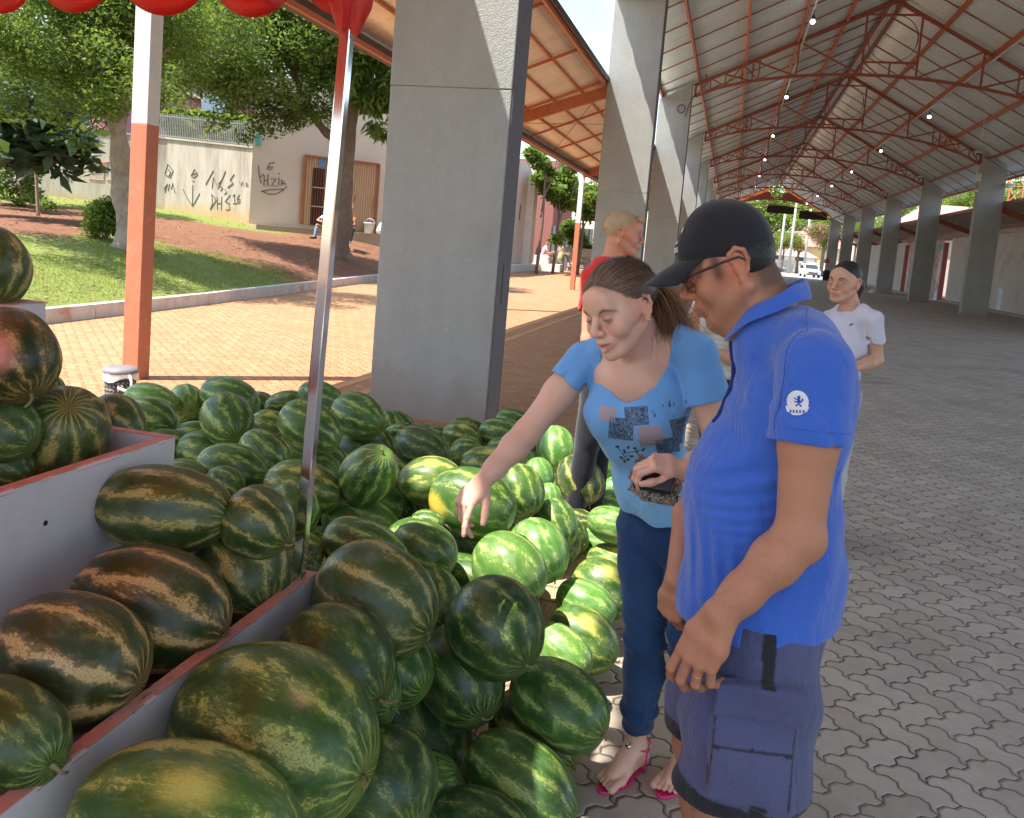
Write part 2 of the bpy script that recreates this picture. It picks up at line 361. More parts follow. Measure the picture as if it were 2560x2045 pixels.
# ---- trusses
XL, XR, XM, ZL, ZR, ZM = -1.75, 10.02, 4.25, 7.30, 6.95, 10.12
def ztop(x): return ZL+(ZM-ZL)*(x-XL)/(XM-XL) if x < XM else ZR+(ZM-ZR)*(XR-x)/(XR-XM)
def zbot(x):
    u = (x-XL)/(XR-XL); base = (ZL-.38)*(1-u)+(ZR-.38)*u
    return base+1.05*(1-(2*u-1)**2)**.8
def truss_mesh(k):
    Y = YK(k)+.2; m = MB(); P = lambda x, z: (x, Y, z)
    w = .075
    m.bar(P(XL, ZL), P(XM, ZM), w, .11); m.bar(P(XM, ZM), P(XR, ZR), w, .11)
    xs = [XL+(XR-XL)*i/16 for i in range(17)]
    for a, b in zip(xs[:-1], xs[1:]): m.bar(P(a, zbot(a)), P(b, zbot(b)), w, .09)
    m.bar(P(XL, ZL+.02), P(XL, zbot(XL)-.02), w); m.bar(P(XR, ZR+.02), P(XR, zbot(XR)-.02), w)
    for sg in (-1, 1):
        E_ = XL if sg < 0 else XR
        n = [.04, .08, .125, .17]
        for i, u in enumerate(n):
            x = E_-sg*u*(XR-XL); m.bar(P(x, ztop(x)), P(x, zbot(x)), .045)
            xp = E_-sg*([0]+n)[i]*(XR-XL)
            m.bar(P(xp, zbot(xp)), P(x, ztop(x)), .04) if i % 2 == 0 else m.bar(P(xp, ztop(xp)), P(x, zbot(x)), .04)
        hw = abs(XM-E_)
        for u in (.14, .47, .70): x = XM+sg*hw*u; m.bar(P(x, ztop(x)), P(x, zbot(x)), .06)
        for (ua, ta, ub, tb) in ((.70, 1, .47, 0), (.47, 1, .14, 0), (.86, 1, .70, 0)):
            xa = XM+sg*hw*ua; xb = XM+sg*hw*ub
            m.bar(P(xa, ztop(xa) if ta else zbot(xa)), P(xb, ztop(xb) if tb else zbot(xb)), .055)
    a, b = XM-.82, XM+.82
    for z in (ZM-.42, zbot(XM)+.42): m.bar(P(a, z), P(b, z), .06)
    m.bar(P(XM, ZM), P(XM, ZM-.42), .05); m.bar(P(XM, zbot(XM)), P(XM, zbot(XM)+.42), .05)
    m.bar(P(a, zbot(XM)+.42), P(XM-.3, zbot(XM)), .04); m.bar(P(b, zbot(XM)+.42), P(XM+.3, zbot(XM)), .04)
    zc = (ZM-.42+zbot(XM)+.42)/2; rr = .74
    ring = [P(XM+rr*math.cos(t*math.pi/20), zc+rr*math.sin(t*math.pi/20)) for t in range(41)]
    for p, q in zip(ring[:-1], ring[1:]): m.bar(p, q, .04, .02)
    return m
for k in range(2, 9):
    o = truss_mesh(k).build('roof_truss', RUSTD)
    tag(o, f'{LT[k-2]} orange steel arched roof truss counted away from the camera, ring at its centre', 'truss', 'arched steel trusses under the hall roof')
# ---- corrugated roof
def tin(name, col, var=.12, stain=(.30, .27, .22)):
    t = NT(name); co = t.tc.outputs['Object']; s = t.mapv(co, (.6, 6, .6))
    f = t.math('ADD', t.math('MULTIPLY', t.noise(s, 1.2, 6, .6), .6), t.math('MULTIPLY', t.noise(co, .7, 5, .6), .4))
    c = t.ramp(f, [(.3, tuple(x*(1-var) for x in col)), (.7, tuple(min(1, x*(1+var)) for x in col))])
    X, Y, Z = t.xyz(co)
    seam = t.smooth(t.math('PINGPONG', t.math('ADD', X, Z), .95), .03, .0)
    c = t.mix(t.math('MULTIPLY', seam, .25), c, stain)
    c = t.mix(t.smooth(t.noise(co, 2.2, 7, .75), .58, .75, 0, .5), c, stain)
    t.bump(t.noise(co, 40, 4), .15, .002)
    return t.set(color=c, rough=.42, metal=.25)
TINW = tin('galvanised_roof_sheet', (.62, .72, .72)); TINR = tin('cream_canopy_sheet', (.80, .70, .56)); TING = tin('grey_canopy_sheet', (.40, .38, .35), .2)
def corrugated(name, p0, p1, y0, y1, mat, parent, per=.20, amp=.030, nslope=10, thick=.004):
    """sheet from p0 (x,z) to p1 (x,z), waves running down the slope"""
    n = int((y1-y0)/per*8); ys = np.linspace(y0, y1, n); wv = amp*np.sin(2*np.pi*ys/per)
    sl = np.linspace(0, 1, nslope); x = p0[0]+(p1[0]-p0[0])*sl; z = p0[1]+(p1[1]-p0[1])*sl
    lap = (np.floor(sl*4*.999) % 2)*.004
    X = np.repeat(x[None], n, 0); Z = z[None]+wv[:, None]+lap[None]; Y = np.repeat(ys[:, None], nslope, 1)
    V = np.stack([X, Y, Z], -1).reshape(-1, 3)
    i = (np.arange(n-1)[:, None]*nslope+np.arange(nslope-1)[None]).ravel(); F = np.stack([i, i+1, i+nslope+1, i+nslope], 1)
    me = mesh_np(name, V, F, mat, True); o = put(name, me, parent)
    s = o.modifiers.new('thickness', 'SOLIDIFY'); s.thickness = thick
    return o
Y0, Y1 = -8.0, 98.6
roof = empty('hall_roof', (XM, 45, 10), 'long gabled corrugated metal roof over the market hall', 'roof')
EL, ER = -2.93, 11.75
zEL = ztop(XL)-(XL-EL)*(ZM-ZL)/(XM-XL); zER = ZR-(ER-XR)*(ZM-ZR)/(XR-XM)
up = .20
corrugated('roof_slope', (EL, zEL+up), (XM-.05, ZM+up-.02), Y0, Y1, TINW, roof)
corrugated('roof_slope', (XM+.05, ZM+up-.02), (ER, zER+up), Y0, Y1, TINW, roof)
def off(x): return ztop(x)+.11
for sg in (-1, 1):
    hw = (XM-EL) if sg < 0 else (ER-XM)
    for u, h in ((.02, .10), (.20, .16), (.40, .16), (.62, .16), (.82, .12), (.985, .12)):
        x = XM+sg*hw*u; z = ZM-(ZM-(zEL if sg < 0 else zER))*u+.08
        m = MB(); m.bar((x, Y0, z), (x, Y1, z), .07, h, up=(0, 0, 1)); m.build('purlin', RUST if u in (.20, .40, .62) else RUSTD, roof)
    m = MB(); y = Y0
    while y < Y1:           # thin sag rods across the purlins, two in each bay
        xa, xb = XM+sg*.12, XM+sg*(hw-.1)
        za = ZM+.10; zb = (zEL if sg < 0 else zER)+.12
        m.bar((xa, y, za), (xb, y, zb), .022, .035); y += 11.35/6
    o = m.build('sag_rods', RUSTD, roof); o['kind'] = 'stuff'
m = MB(); m.bar((XM, Y0, ZM+up+.03), (XM, Y1, ZM+up+.03), .5, .03); m.build('ridge_cap', paint('bright_ridge_cap', (.75, .73, .7), .4), roof)
# conduit on the second left purlin and lamps hanging below
LAMP = NT('lit_lamp_bulb'); LAMP.set(color=(.9, .95, 1), emit=(.75, .86, 1), estr=5.0); LAMPM = LAMP.m
m = MB(); xc = XM-(XM-EL)*.40+.12; m.bar((xc, Y0, off(xc)-.30), (xc, Y1, off(xc)-.30), .045); m.build('cable_conduit', WHITEP, roof)
xd = XM+(ER-XM)*.40-.1; m = MB(); m.bar((xd, Y0, off(xd)-.34), (xd, Y1, off(xd)-.34), .05); m.build('cable_conduit', WHITEP, roof)
def lamp(x, y, z, label):
    r = empty('hanging_lamp', (x, y, z), label, 'lamp', 'round lamps hanging under the hall roof')
    m = MB(); m.tube([(x, y, z+.32), (x, y, z+.10)], .012, 6); m.lathe((x, y, z), [(.03, .18), (.05, .12), (.055, .07), (.05, .06)], 12); m.build('lamp_holder', DARKM, r)
    m = MB(); m.lathe((x, y, z), [(.001, -.065), (.035, -.058), (.062, -.03), (.07, 0), (.06, .03), (.038, .055), (.001, .06)], 16); m.build('bulb', LAMPM, r, smooth=True)
for i, k in enumerate((2, 3, 4, 5, 6, 7)):
    y = YK(k)-4.2
    lamp(xc, y, off(xc)-.66, f'{LT[i]} lit round lamp hanging on the left slope, counted from the camera')
    lamp(xd, YK(k+1)-3.0, off(xd)-.70, f'{LT[i]} lit round lamp hanging on the right slope, counted from the camera')
# floodlights on the column heads
def flood(x, y, z, sg, label):
    r = empty('floodlight', (x, y, z), label, 'floodlight', 'floodlights on the column heads')
    m = MB(); m.box((x-.16, y-.1, z-.03), (x+.16, y+.12, z+.03)); m.build('housing', WHITEP, r, bevel=.01)
    m = MB(); m.bar((x-sg*.02, y+.1, z-.02), (x-sg*.02, y+.22, z-.22), .03); m.build('bracket', DARKM, r)
for k in range(3, 8): flood(9.80, YK(k)-.25, 7.02-.02, 1, f'flat floodlight above the {LT[k-3]} column from the right edge')
for k in range(2, 7): flood(-1.45, YK(k)-.25, 7.62, -1, f'flat floodlight on the truss end at the {LT[k]} park side column')
# ---- far gable: orange boarding with round opening
gy = 98.75
def gable():
    n = 40; po = []; top = []
    xs = np.linspace(-1.9, 10.4, n)
    zb = lambda x: 6.9+1.5*(1-((x-XM)/6.3)**2)
    outer = [(x, ztop(min(max(x, XL), XR))+.12-(.25 if False else 0)) for x in xs]; inner = [(x, min(zb(x), ztop(min(max(x, XL), XR))-.02)) for x in xs]
    zc, rr = 9.33, .80; m = MB()
    # strips, split round the circular opening
    for i in range(n-1):
        xa, xb = xs[i], xs[i+1]
        def seg(x): 
            d = rr*rr-(x-XM)**2
            return math.sqrt(d) if d > 0 else None
        ha, hb = seg(xa), seg(xb)
        def quad(z1a, z1b, z2a, z2b):
            vs = [(xa, gy, z1a), (xb, gy, z1b), (xb, gy, z2b), (xa, gy, z2a)]
            m.extrude(vs, (0, .06, 0))
        if ha is None and hb is None: quad(inner[i][1], inner[i+1][1], outer[i][1], outer[i+1][1])
        else:
            ha = ha or 0; hb = hb or 0
            quad(inner[i][1], inner[i+1][1], zc-ha, zc-hb); quad(zc+ha, zc+hb, outer[i][1], outer[i+1][1])
    return m
g = empty('gable_screen', (XM, gy, 8), 'arched orange gable screen with a round opening at the far end', 'gable')
gable().build('boarding', paint('orange_gable_sheet', (.36, .09, .035), .6, .2, 1.5, .2), g)
m = MB()
for x in (XM-.2, XM+.25): m.bar((x, gy+.25, 8.7), (x, gy+.25, 10.1), .05)
m.bar((XM-.7, gy+.25, 9.5), (XM+.7, gy+.25, 9.1), .05); m.bar((XM-.7, gy+.25, 9.0), (XM+.7, gy+.25, 9.0), .05); m.build('brace', DARKM, g)
BLK = paint('black_sign_back', (.012, .012, .012), .6, .2)
for x0_, x1_, z0_, z1_, l in ((3.3, 6.2, 6.9, 7.75, 'black signboard hung level under the middle of the gable'), (6.75, 9.7, 6.5, 7.4, 'black signboard under the right side of the gable, lower than the other')):
    r = empty('signboard', (x0_, gy-.6, z0_), l, 'sign'); m = MB(); m.box((x0_, gy-.6, z0_), (x1_, gy-.52, z1_)); m.build('panel', BLK, r)
    for xx, zz in ((x0_+.3, 8.2), (x1_-.3, 7.9)): m = MB(); m.bar((xx, gy-.56, z1_), (xx, gy-.56, zz), .03); m.build('hanger', DARKM, r)

# ---- left lower canopy over the paving
cy0, cy1 = -8.0, 97.0
can = empty('side_canopy', (-4, 20, 4.5), 'cream corrugated side canopy with orange beams between the columns and the park', 'canopy')
corrugated('canopy_sheet', (-5.25, 4.24), (-2.93, 5.17), cy0, cy1, TINR, can, per=.105, amp=.014, nslope=6)
m = MB(); m.bar((-2.96, cy0, 5.06), (-2.96, cy1, 5.06), .05, .13); m.build('upper_purlin', RUST, can)
m = MB(); m.bar((-2.90, cy0, 5.12), (-2.90, cy1, 5.12), .05, .10); m.build('drip_edge', DARKM, can)
for i, u in enumerate((.25, .5, .75)):
    x = -5.2+u*2.25; m = MB(); m.bar((x, cy0, 4.26+.93*u-.05), (x, cy1, 4.26+.93*u-.05), .04, .05); m.build('purlin', RUST, can)
# the thin purlins seen between beams run across
m = MB()
y = cy0+.4
while y < 70: m.bar((-5.15, y, 4.20), (-3.0, y, 5.06), .035, .05); y += 11.35/4
o = m.build('cross_rods', RUST, can); o['kind'] = 'stuff'
m = MB(); m.bar((-5.22, cy0, 4.12), (-5.22, cy1, 4.12), .14, .17); m.build('gutter', DARKM, can)
m = MB(); m.bar((-5.31, cy0, 4.15), (-5.31, cy1, 4.15), .03, .11); m.bar((-5.12, cy0, 4.05), (-5.12, cy1, 4.05), .05, .07); m.build('edge_rail', RUST, can)
for k in range(0, 8):
    Y = YK(k)+.2; m = MB(); m.bar((-5.30, Y, 4.08), (-2.92, Y, 4.90), .10, .24); m.build('beam', RUST, can)
for k in range(0, 5):
    for a, b in (((-5.15, YK(k)+.3, 4.16), (-3.0, YK(k)+5.5, 5.0)), ((-3.0, YK(k)+.3, 5.0), (-5.15, YK(k)+5.5, 4.16))): m = MB(); m.bar(a, b, .012); m.build('brace_wire', RUSTD, can)
REDP = paint('terracotta_painted_steel', (.50, .165, .085), .5, .12, 9, .15, 50, .0015, dirt=((.62, .30, .20), .45))
for k in range(0, 7):
    Y = YK(k); x = -5.32
    r = empty('canopy_post', (x, Y, 0), f'{LT[k]} square post, white above and red below, carrying the side canopy', 'post', 'red and white canopy posts')
    m = MB(); m.box((x-.085, Y-.04, 0), (x+.085, Y+.13, 2.36)); m.build('lower_band', REDP, r, bevel=.006)
    m = MB(); m.box((x-.085, Y-.04, 2.36), (x+.085, Y+.13, 4.16)); m.build('upper_band', WHITEP, r, bevel=.006)
# ---- right lower canopy, wall
can2 = empty('far_side_canopy', (12, 40, 4.5), 'grey corrugated lean-to canopy between the right columns and the white wall', 'canopy')
corrugated('canopy_sheet', (11.12, 4.98), (14.2, 3.98), 25, 98, TING, can2, per=.19, amp=.02, nslope=6)
m = MB(); m.bar((11.14, 25, 4.88), (11.14, 98, 4.88), .06, .12); m.build('edge_purlin', RUSTD, can2)
for u in (.3, .6, .9): m = MB(); m.bar((11.12+3*u, 25, 4.98-1*u-.07), (11.12+3*u, 98, 4.98-1*u-.07), .05, .07); m.build('purlin', RUSTD, can2)
for k in range(2, 9): m = MB(); m.bar((11.1, YK(k)+.2, 4.66), (14.2, YK(k)+.2, 3.68), .1, .26); m.build('beam', RUSTD, can2)
WALLW = paint('stained_white_wall', (.55, .53, .49), .85, .12, 1.2, .3, 60, .004, dirt=((.28, .25, .21), .55))
MUR = NT('painted_mural'); co = MUR.tc.outputs['Object']
MURM = MUR.set(color=MUR.mix(MUR.smooth(MUR.noise(co, 1.1, 4, .6, 1.5), .42, .6), MUR.ramp(MUR.noise(co, .8, 5, .6, 1), [(.3, (.20, .14, .30)), (.5, (.55, .36, .42)), (.7, (.62, .50, .20))]),
               MUR.ramp(MUR.noise(co, 1.6, 5, .6, .8), [(.35, (.16, .14, .15)), (.6, (.60, .55, .42))])), rough=.8)
wx = 13.15
for (a, b, mt, l) in ((27, 57.5, WALLW, 'stained white boundary wall behind the first right columns'), (60.5, 70, MURM, 'wall section painted with a colourful mural beyond the white wall'), (72, 97, WALLW, 'pale far stretch of boundary wall near the street')):
    r = empty('boundary_wall', (wx, a, 0), l, 'wall'); m = MB(); m.box((wx, a, 0), (wx+.2, b, 3.95)); m.build('wall_face', mt, r)
    m = MB(); m.box((wx-.35, a, -.01), (wx-.001, b, .12)); m.build('plinth', paint('wall_plinth', (.33, .30, .27), .9), r)
    if a == 27:
        m = MB(); m.box((wx-.012, 46.3, .12), (wx-.004, 47.0, 1.2)); m.build('painted_daylight_slot', paint('pale_blue_daylight_paint', (.55, .70, .85), .4, .2, 6), r)  # flat pale blue panel: daylight in a wall slot, painted as colour
m = MB(); m.box((wx-.02, 60.4, 3.1), (wx, 61.6, 3.6)); tag(m.build('small_sign', paint('green_sign', (.02, .2, .08), .5)), 'small green sign at the top of the mural wall', 'sign')
for y in (58.8, 71.0):
    r = empty('wall_post', (wx, y, 0), ('dark red post' if y < 60 else 'far dark red post')+' between two wall sections under the lean-to', 'post'); m = MB(); m.box((wx-.15, y-.15, 0), (wx+.1, y+.15, 3.7)); m.build('shaft', paint('dark_red_paint', (.20, .03, .02), .6), r)
# downpipe, security camera and box on the third right column
r = empty('security_camera', (9.95, YK(3)-.15, 6.0), 'white box with small camera on the inner edge of the first right column', 'camera')
m = MB(); m.box((9.86, YK(3)-.30, 5.75), (10.04, YK(3)-.02, 6.1)); m.build('housing', WHITEP, r, bevel=.02)
m = MB(); m.tube([(9.93, YK(3)-.32, 5.35), (9.93, YK(3)-.05, 5.42)], .06, 10); m.build('lens_tube', WHITEP, r)
r = empty('round_lamp', (11.2, YK(3)-.2, 5.9), 'white round-ended lamp on the outer edge of the first right column', 'lamp')
m = MB(); m.tube([(10.95, YK(3)-.25, 5.62), (11.35, YK(3)-.25, 5.66)], .09, 12); m.build('shade', WHITEP, r, smooth=True); m = MB(); m.bar((11.0, YK(3)-.1, 5.7), (11.0, YK(3), 5.75), .04); m.build('bracket', DARKM, r)
m = MB(); m.lathe((9.8, YK(5)-.1, 0), [(.001, .25), (.1, .22), (.2, .1), (.28, .0)], 9, 1, .6)
tag(m.build('plastic_bag', paint('white_plastic', (.8, .8, .8), .4), smooth=True), 'crumpled white bag at the foot of the third right column', 'bag')
m = MB(); m.box((9.96, YK(8)-.05, 1.9), (10.35, YK(8)-.012, 2.35)); tag(m.build('fire_box', paint('red_box', (.5, .04, .02), .4)), 'small red box on the last right column', 'box')
r = empty('litter_bin', (10.15, YK(8)-.8, 0), 'black litter bin beside the last right column', 'bin'); m = MB(); m.lathe((10.15, YK(8)-.9, 0), [(.001, 0), (.34, 0), (.38, .95), (.40, .97)], 18); m.build('barrel', BLK, r, smooth=True)
m = MB(); m.lathe((10.15, YK(8)-.9, 0), [(.40, .97), (.3, 1.12), (.001, 1.2)], 18); m.build('lid', BLK, r, smooth=True)
# wires by the park side columns
def wire(pts, r=.008): 
    m = MB(); m.tube(pts, r, 5); return m
o = wire([(-1.75, YK(2)-.02, 6.9), (-1.9, YK(2)-.03, 6.6), (-2.0, YK(2)-.03, 6.2)], .012).build('loose_cable', DARKM)
tag(o, 'short black cable dangling at the head of the third park side column', 'cable')
m = MB(); ring = [(-2.15+.13*math.cos(a*math.pi/8), YK(2)-.03, 6.45+.13*math.sin(a*math.pi/8)) for a in range(17)]; m.tube(ring, .014, 6)
tag(m.build('cable_coil', DARKM), 'ring of coiled black cable on the third park side column', 'cable')
o = wire([(7.3, 30, ztop(7.3)-.1), (7.3, 30, 5.9)], .01).build('pull_cord', WHITEP); tag(o, 'pale cord hanging straight down from the right roof slope', 'cord')
# ================================================================== PARK SIDE
CONC = paint('weathered_cream_wall', (.50, .44, .35), .9, .14, .9, .4, 50, .004, dirt=((.33, .27, .20), .6))
def wall_stain():
    t = NT('stained_park_wall'); co = t.tc.outputs['Object']
    X, Y, Z = t.xyz(co); s = t.mapv(co, (2.2, 2.2, .25)); st = t.noise(s, 1.5, 7, .7)
    c = t.ramp(st, [(.3, (.30, .26, .21)), (.55, (.50, .45, .37)), (.8, (.58, .52, .43))])
    nz_ = t.noise(co, 1.2, 6, .7)
    c = t.mix(t.smooth(t.math('SUBTRACT', Z, t.math('MULTIPLY', nz_, 1.0)), 1.55, 1.0, 0, .75), c, (.50, .33, .15))
    t.bump(t.noise(co, 30, 5, .7), .4, .01)
    return t.set(color=c, rough=.9, spec=.2)
PWALL = wall_stain()
def P(px, py, d): return dist(px, py, d)
WB = [P(-400, 445, 37), P(21, 481, 35), P(293, 508, 33.5), P(410, 523, 33), P(626, 562, 31)]
WT = [P(-400, 300, 37), P(21, 322, 35), P(293, 333, 33.5), P(410, 346, 33), P(640, 371, 31)]
pw = empty('park_wall', WB[2], 'long stained cream wall covered in graffiti at the back of the park', 'wall')
def prism(m, B, T, th=.22, drop=.6):
    n = len(B); back = np.array([-.45, .89, 0])*th
    for i in range(n-1):
        a, b, c, d = [np.array(q, float) for q in (B[i], B[i+1], T[i+1], T[i])]; a[2] -= drop; b[2] -= drop; c[:2] = b[:2]; d[:2] = a[:2]
        q = [a, b, c, d]; m.add(q+[w+back for w in q], [(0,1,2,3), (7,6,5,4), (3,2,6,7), (0,4,5,1)]+([(0,3,7,4)] if i == 0 else [])+([(1,5,6,2)] if i == n-2 else []))
m = MB(); prism(m, WB, WT); m.build('wall_face', PWALL, pw)
m = MB()
for i in range(len(WT)-1):
    a = np.array(WT[i]); b = np.array(WT[i+1]); a[:2] = WB[i][:2]; b[:2] = WB[i+1][:2]; off2 = np.array([-.05, .1, .03])
    m.bar(a+off2, b+off2, .30, .06)
m.build('coping', CONC, pw)
# railing on the right part of the wall
rl = empty('railing', WT[3], 'thin pale metal railing standing on the right end of the graffiti wall', 'railing')
a = np.array(WT[3]); a[:2] = WB[3][:2]; b = np.array(WT[4]); b[:2] = WB[4][:2]; a0 = a+(a-b)*.15
IRON = paint('grey_railing_iron', (.22, .22, .20), .5)
m = MB()
for i in range(58):
    p = a0+(b-a0)*i/57+np.array([-.05, .1, .05]); m.bar(p, p+np.array([0, 0, .85]), .025)
m.build('bars', IRON, rl)
for h in (.12, .8): m = MB(); m.bar(a0+np.array([-.05, .1, h]), b+np.array([-.05, .1, h]), .03); m.build('rail', IRON, rl)
# graffiti: strokes drawn as thin tubes lying on the wall face
def on_wall(px, py, A, B, lift=.008):
    n = np.cross(np.array([B[0]-A[0], B[1]-A[1], 0]), [0, 0, 1.]); n /= np.linalg.norm(n)
    if n @ (np.array([0, 0, 0])-np.array(A)) < 0: n = -n
    v = ray(px, py); C_ = np.array([0, 0, CAMH]); s = ((np.array(A)+n*lift-C_)@n)/(v@n); return C_+v*s
INK = paint('black_spray_paint', (.11, .10, .09), .8, .3, 14); INKR = paint('faded_red_spray_paint', (.50, .16, .11), .8); INKG = paint('faded_grey_spray_paint', (.16, .15, .14), .8)
z1 = lambda a, b: (a*.41822, b*.41822)
def strokes(name, label, paths, mat, A, B, r=.022):
    m = MB()
    for p in paths: m.tube([on_wall(*z1(*q), A, B) for q in p], r*.62, 5)
    return tag(m.build(name, mat), label, 'graffiti')
W34, W12, W01 = (WB[3], WB[4]), (WB[1], WB[2]), (WB[1], WB[2])
W23 = (WB[2], WB[3])
strokes('graffiti', 'black graffiti letters over an M beside the painted post', [[(985, 1040), (1003, 980), (1035, 1020), (1018, 1062), (990, 1045)], [(1005, 1010), (1020, 1030), (1008, 1055)], [(980, 1130), (1000, 1100), (985, 1150)],
        [(1005, 1140), (1012, 1100), (1025, 1130), (1032, 1095), (1045, 1152)]], INK, *W34)
strokes('graffiti', 'tall black graffiti arrow with a small diamond above it', [[(1142, 1050), (1163, 1010), (1183, 1042), (1158, 1062), (1142, 1050)], [(1150, 1045), (1175, 1030)], [(1150, 1082), (1160, 1082)], [(1152, 1105), (1150, 1232)],
        [(1095, 1132), (1120, 1185), (1150, 1232), (1175, 1190), (1193, 1155)]], INK, *W34)
strokes('graffiti', 'slanting black graffiti tag NS beside faded letters', [[(1230, 1102), (1275, 1020)], [(1268, 1125), (1275, 1060), (1305, 1125), (1348, 1022)], [(1325, 1075), (1305, 1100), (1330, 1125), (1318, 1140)], [(1345, 1130), (1355, 1150), (1340, 1160)], [(1400, 1040), (1375, 1075), (1395, 1095), (1360, 1120)]], INK, *W34, .026)
strokes('graffiti', 'faint grey scribble at the right end of the graffiti wall', [[(1430, 1085), (1440, 1110), (1450, 1085), (1458, 1112)], [(1465, 1090), (1478, 1095), (1468, 1112), (1484, 1110)]], INKG, *W34, .015)
strokes('graffiti', 'black graffiti letters DHC with an underlined 16', [[(1265, 1160), (1270, 1215), (1255, 1252)], [(1265, 1160), (1292, 1195), (1260, 1250)], [(1298, 1180), (1300, 1250)], [(1325, 1175), (1322, 1255)], [(1300, 1215), (1325, 1212)], [(1375, 1165), (1345, 1205), (1370, 1215), (1375, 1250), (1350, 1255)],
        [(1392, 1172), (1402, 1160), (1402, 1208)], [(1432, 1162), (1418, 1185), (1420, 1205), (1436, 1202), (1434, 1188), (1420, 1190)], [(1392, 1215), (1434, 1212)]], INK, *W34, .02)
strokes('graffiti', 'faded red block graffiti letters left of the big tree', [[(560, 975), (640, 970)], [(600, 972), (600, 1020), (540, 1025)], [(535, 1070), (620, 1078), (622, 1030), (640, 1028), (645, 968), (690, 968)], [(650, 1010), (688, 1012), (685, 1075), (640, 1078)]], INKR, *W12, .028)
strokes('graffiti', 'dark zigzag graffiti at the far left of the wall', [[(45, 1010), (60, 1060), (70, 1015), (72, 1115)], [(85, 1010), (105, 1050), (90, 1080), (115, 1110)], [(110, 1050), (135, 1050)]], INKG, *W01, .028)
strokes('graffiti', 'thin grey outlined graffiti letters in the middle of the left wall', [[(385, 990), (410, 940), (425, 1000), (400, 1050), (365, 1055)], [(395, 1000), (390, 1060), (425, 1085), (445, 1000)]], INKG, *W12, .02)
# beige utility building with barred gates
BA, BB = P(622, 562, 30.9), P(985, 590, 33.0)
bt = [P(628, 290, 30.9), P(985, 330, 33.0)]
bd = empty('utility_building', BA, 'plain cream building with two barred metal gates and streaked shade on its wall', 'building')
BWALL = paint('cream_render', (.56, .49, .38), .9, .1, .8, .3, 60, .004, dirt=((.40, .36, .20), .4))
m = MB(); A0 = BA.copy(); B0 = BB.copy(); zt = max(bt[0][2], bt[1][2])+1.2
dirb = (B0-A0); dirb[2] = 0; dirb /= np.linalg.norm(dirb); nb = np.array([-dirb[1], dirb[0], 0]);
if nb @ A0 < 0: nb = -nb
B1 = B0+dirb*2.4
m.add([(A0[0], A0[1], A0[2]-.7), (B1[0], B1[1], A0[2]-1.2), (*(B1+nb*5)[:2], A0[2]-1.2), (*(A0*1.14)[:2], A0[2]-.7), (A0[0], A0[1], zt), (B1[0], B1[1], zt), (*(B1+nb*5)[:2], zt), (*(A0*1.14)[:2], zt)],
      [(0,1,5,4), (1,2,6,5), (2,3,7,6), (3,0,4,7), (4,5,6,7), (0,3,2,1)])
m.build('wall', BWALL, bd)
strokes('graffiti', 'black graffiti signature under a 6 on the cream building', [[(1642, 972), (1612, 975), (1597, 1010), (1615, 1015), (1632, 998), (1600, 1000)], [(1545, 990), (1550, 1050), (1562, 1098)], [(1555, 1060), (1575, 1040)], [(1580, 1045), (1578, 1112)], [(1602, 1040), (1600, 1112)],
        [(1578, 1080), (1602, 1078)], [(1612, 1110), (1614, 1112)], [(1618, 1070), (1650, 1068), (1622, 1112), (1655, 1112)], [(1668, 1060), (1666, 1112)], [(1672, 1040), (1664, 1035)], [(1682, 1112), (1684, 1075), (1702, 1085), (1686, 1098), (1712, 1100)],
        [(1565, 1140), (1600, 1160), (1650, 1160), (1690, 1140), (1715, 1112)], [(1562, 1145), (1605, 1135), (1690, 1130)]], INK, BA, BB, .028)
GATE = paint('beige_sheet_gate', (.52, .36, .20), .6, .08, 3, .1); GFR = paint('brown_gate_frame', (.30, .10, .04), .6)
zg = lambda a, b: (760+a/6.625, 380+b/6.625)
def bw(px, py, lift=.05): return on_wall(px, py, BA, BB, lift)
def gate(x0, y0, x1, y1, label, dark=None):
    TL, TR, BR_, BL = bw(*zg(x0, y0)), bw(*zg(x1, y0+ (x1-x0)*.10)), bw(*zg(x1-35, y1+(x1-x0)*.12)), bw(*zg(x0-35, y1))
    BR_[:2] = TR[:2]; BL[:2] = TL[:2]; BR_[2] = BL[2]; TR[2] = TL[2]
    g = empty('metal_gate', BL, label, 'gate')
    m = MB(); m.extrude([BL, BR_, TR, TL], nb*.04); m.build('panel', GATE, g)
    m = MB(); lf = -nb*.05
    for a, b in ((BL, TL), (TL, TR), (TR, BR_)): m.bar(a+lf, b+lf, .09, .06)
    m.build('frame', GFR, g)
    m = MB(); n = 13
    for i in range(1, n):
        a = BL+(BR_-BL)*i/n+lf*.9; b = TL+(TR-TL)*i/n+lf*.9; m.bar(a+nb*.02, b+nb*.02, .012)
    m.build('bars', GFR, g)
    if dark:
        u0_, u1_ = dark; m = MB(); q = [BL+(BR_-BL)*u0_, BL+(BR_-BL)*u1_, TL+(TR-TL)*u1_, TL+(TR-TL)*u0_]; q[2] = q[1]+(q[2]-q[1])*.84; q[3] = q[0]+(q[3]-q[0])*.84
        m.extrude([w+lf*.35 for w in q], nb*.02); m.build('dark_opening', paint('dark_doorway', (.035, .014, .01), .9), g)
        m = MB()
        for h in (.33, .66): m.bar(q[0]+lf*1.2+(q[3]-q[0])*h, q[1]+lf*1.2+(q[2]-q[1])*h, .04)
        m.build('crossbars', paint('pale_bars', (.5, .33, .24), .6), g)
    return BL, BR_
gate(8, 55, 545, 1195, 'left barred beige gate with a dark doorway behind its bars', (.28, .66))
gate(745, 140, 1238, 1350, 'right closed beige gate beside the leaning broom')
SIGNB = paint('small_sign_blue', (.10, .2, .4), .5)
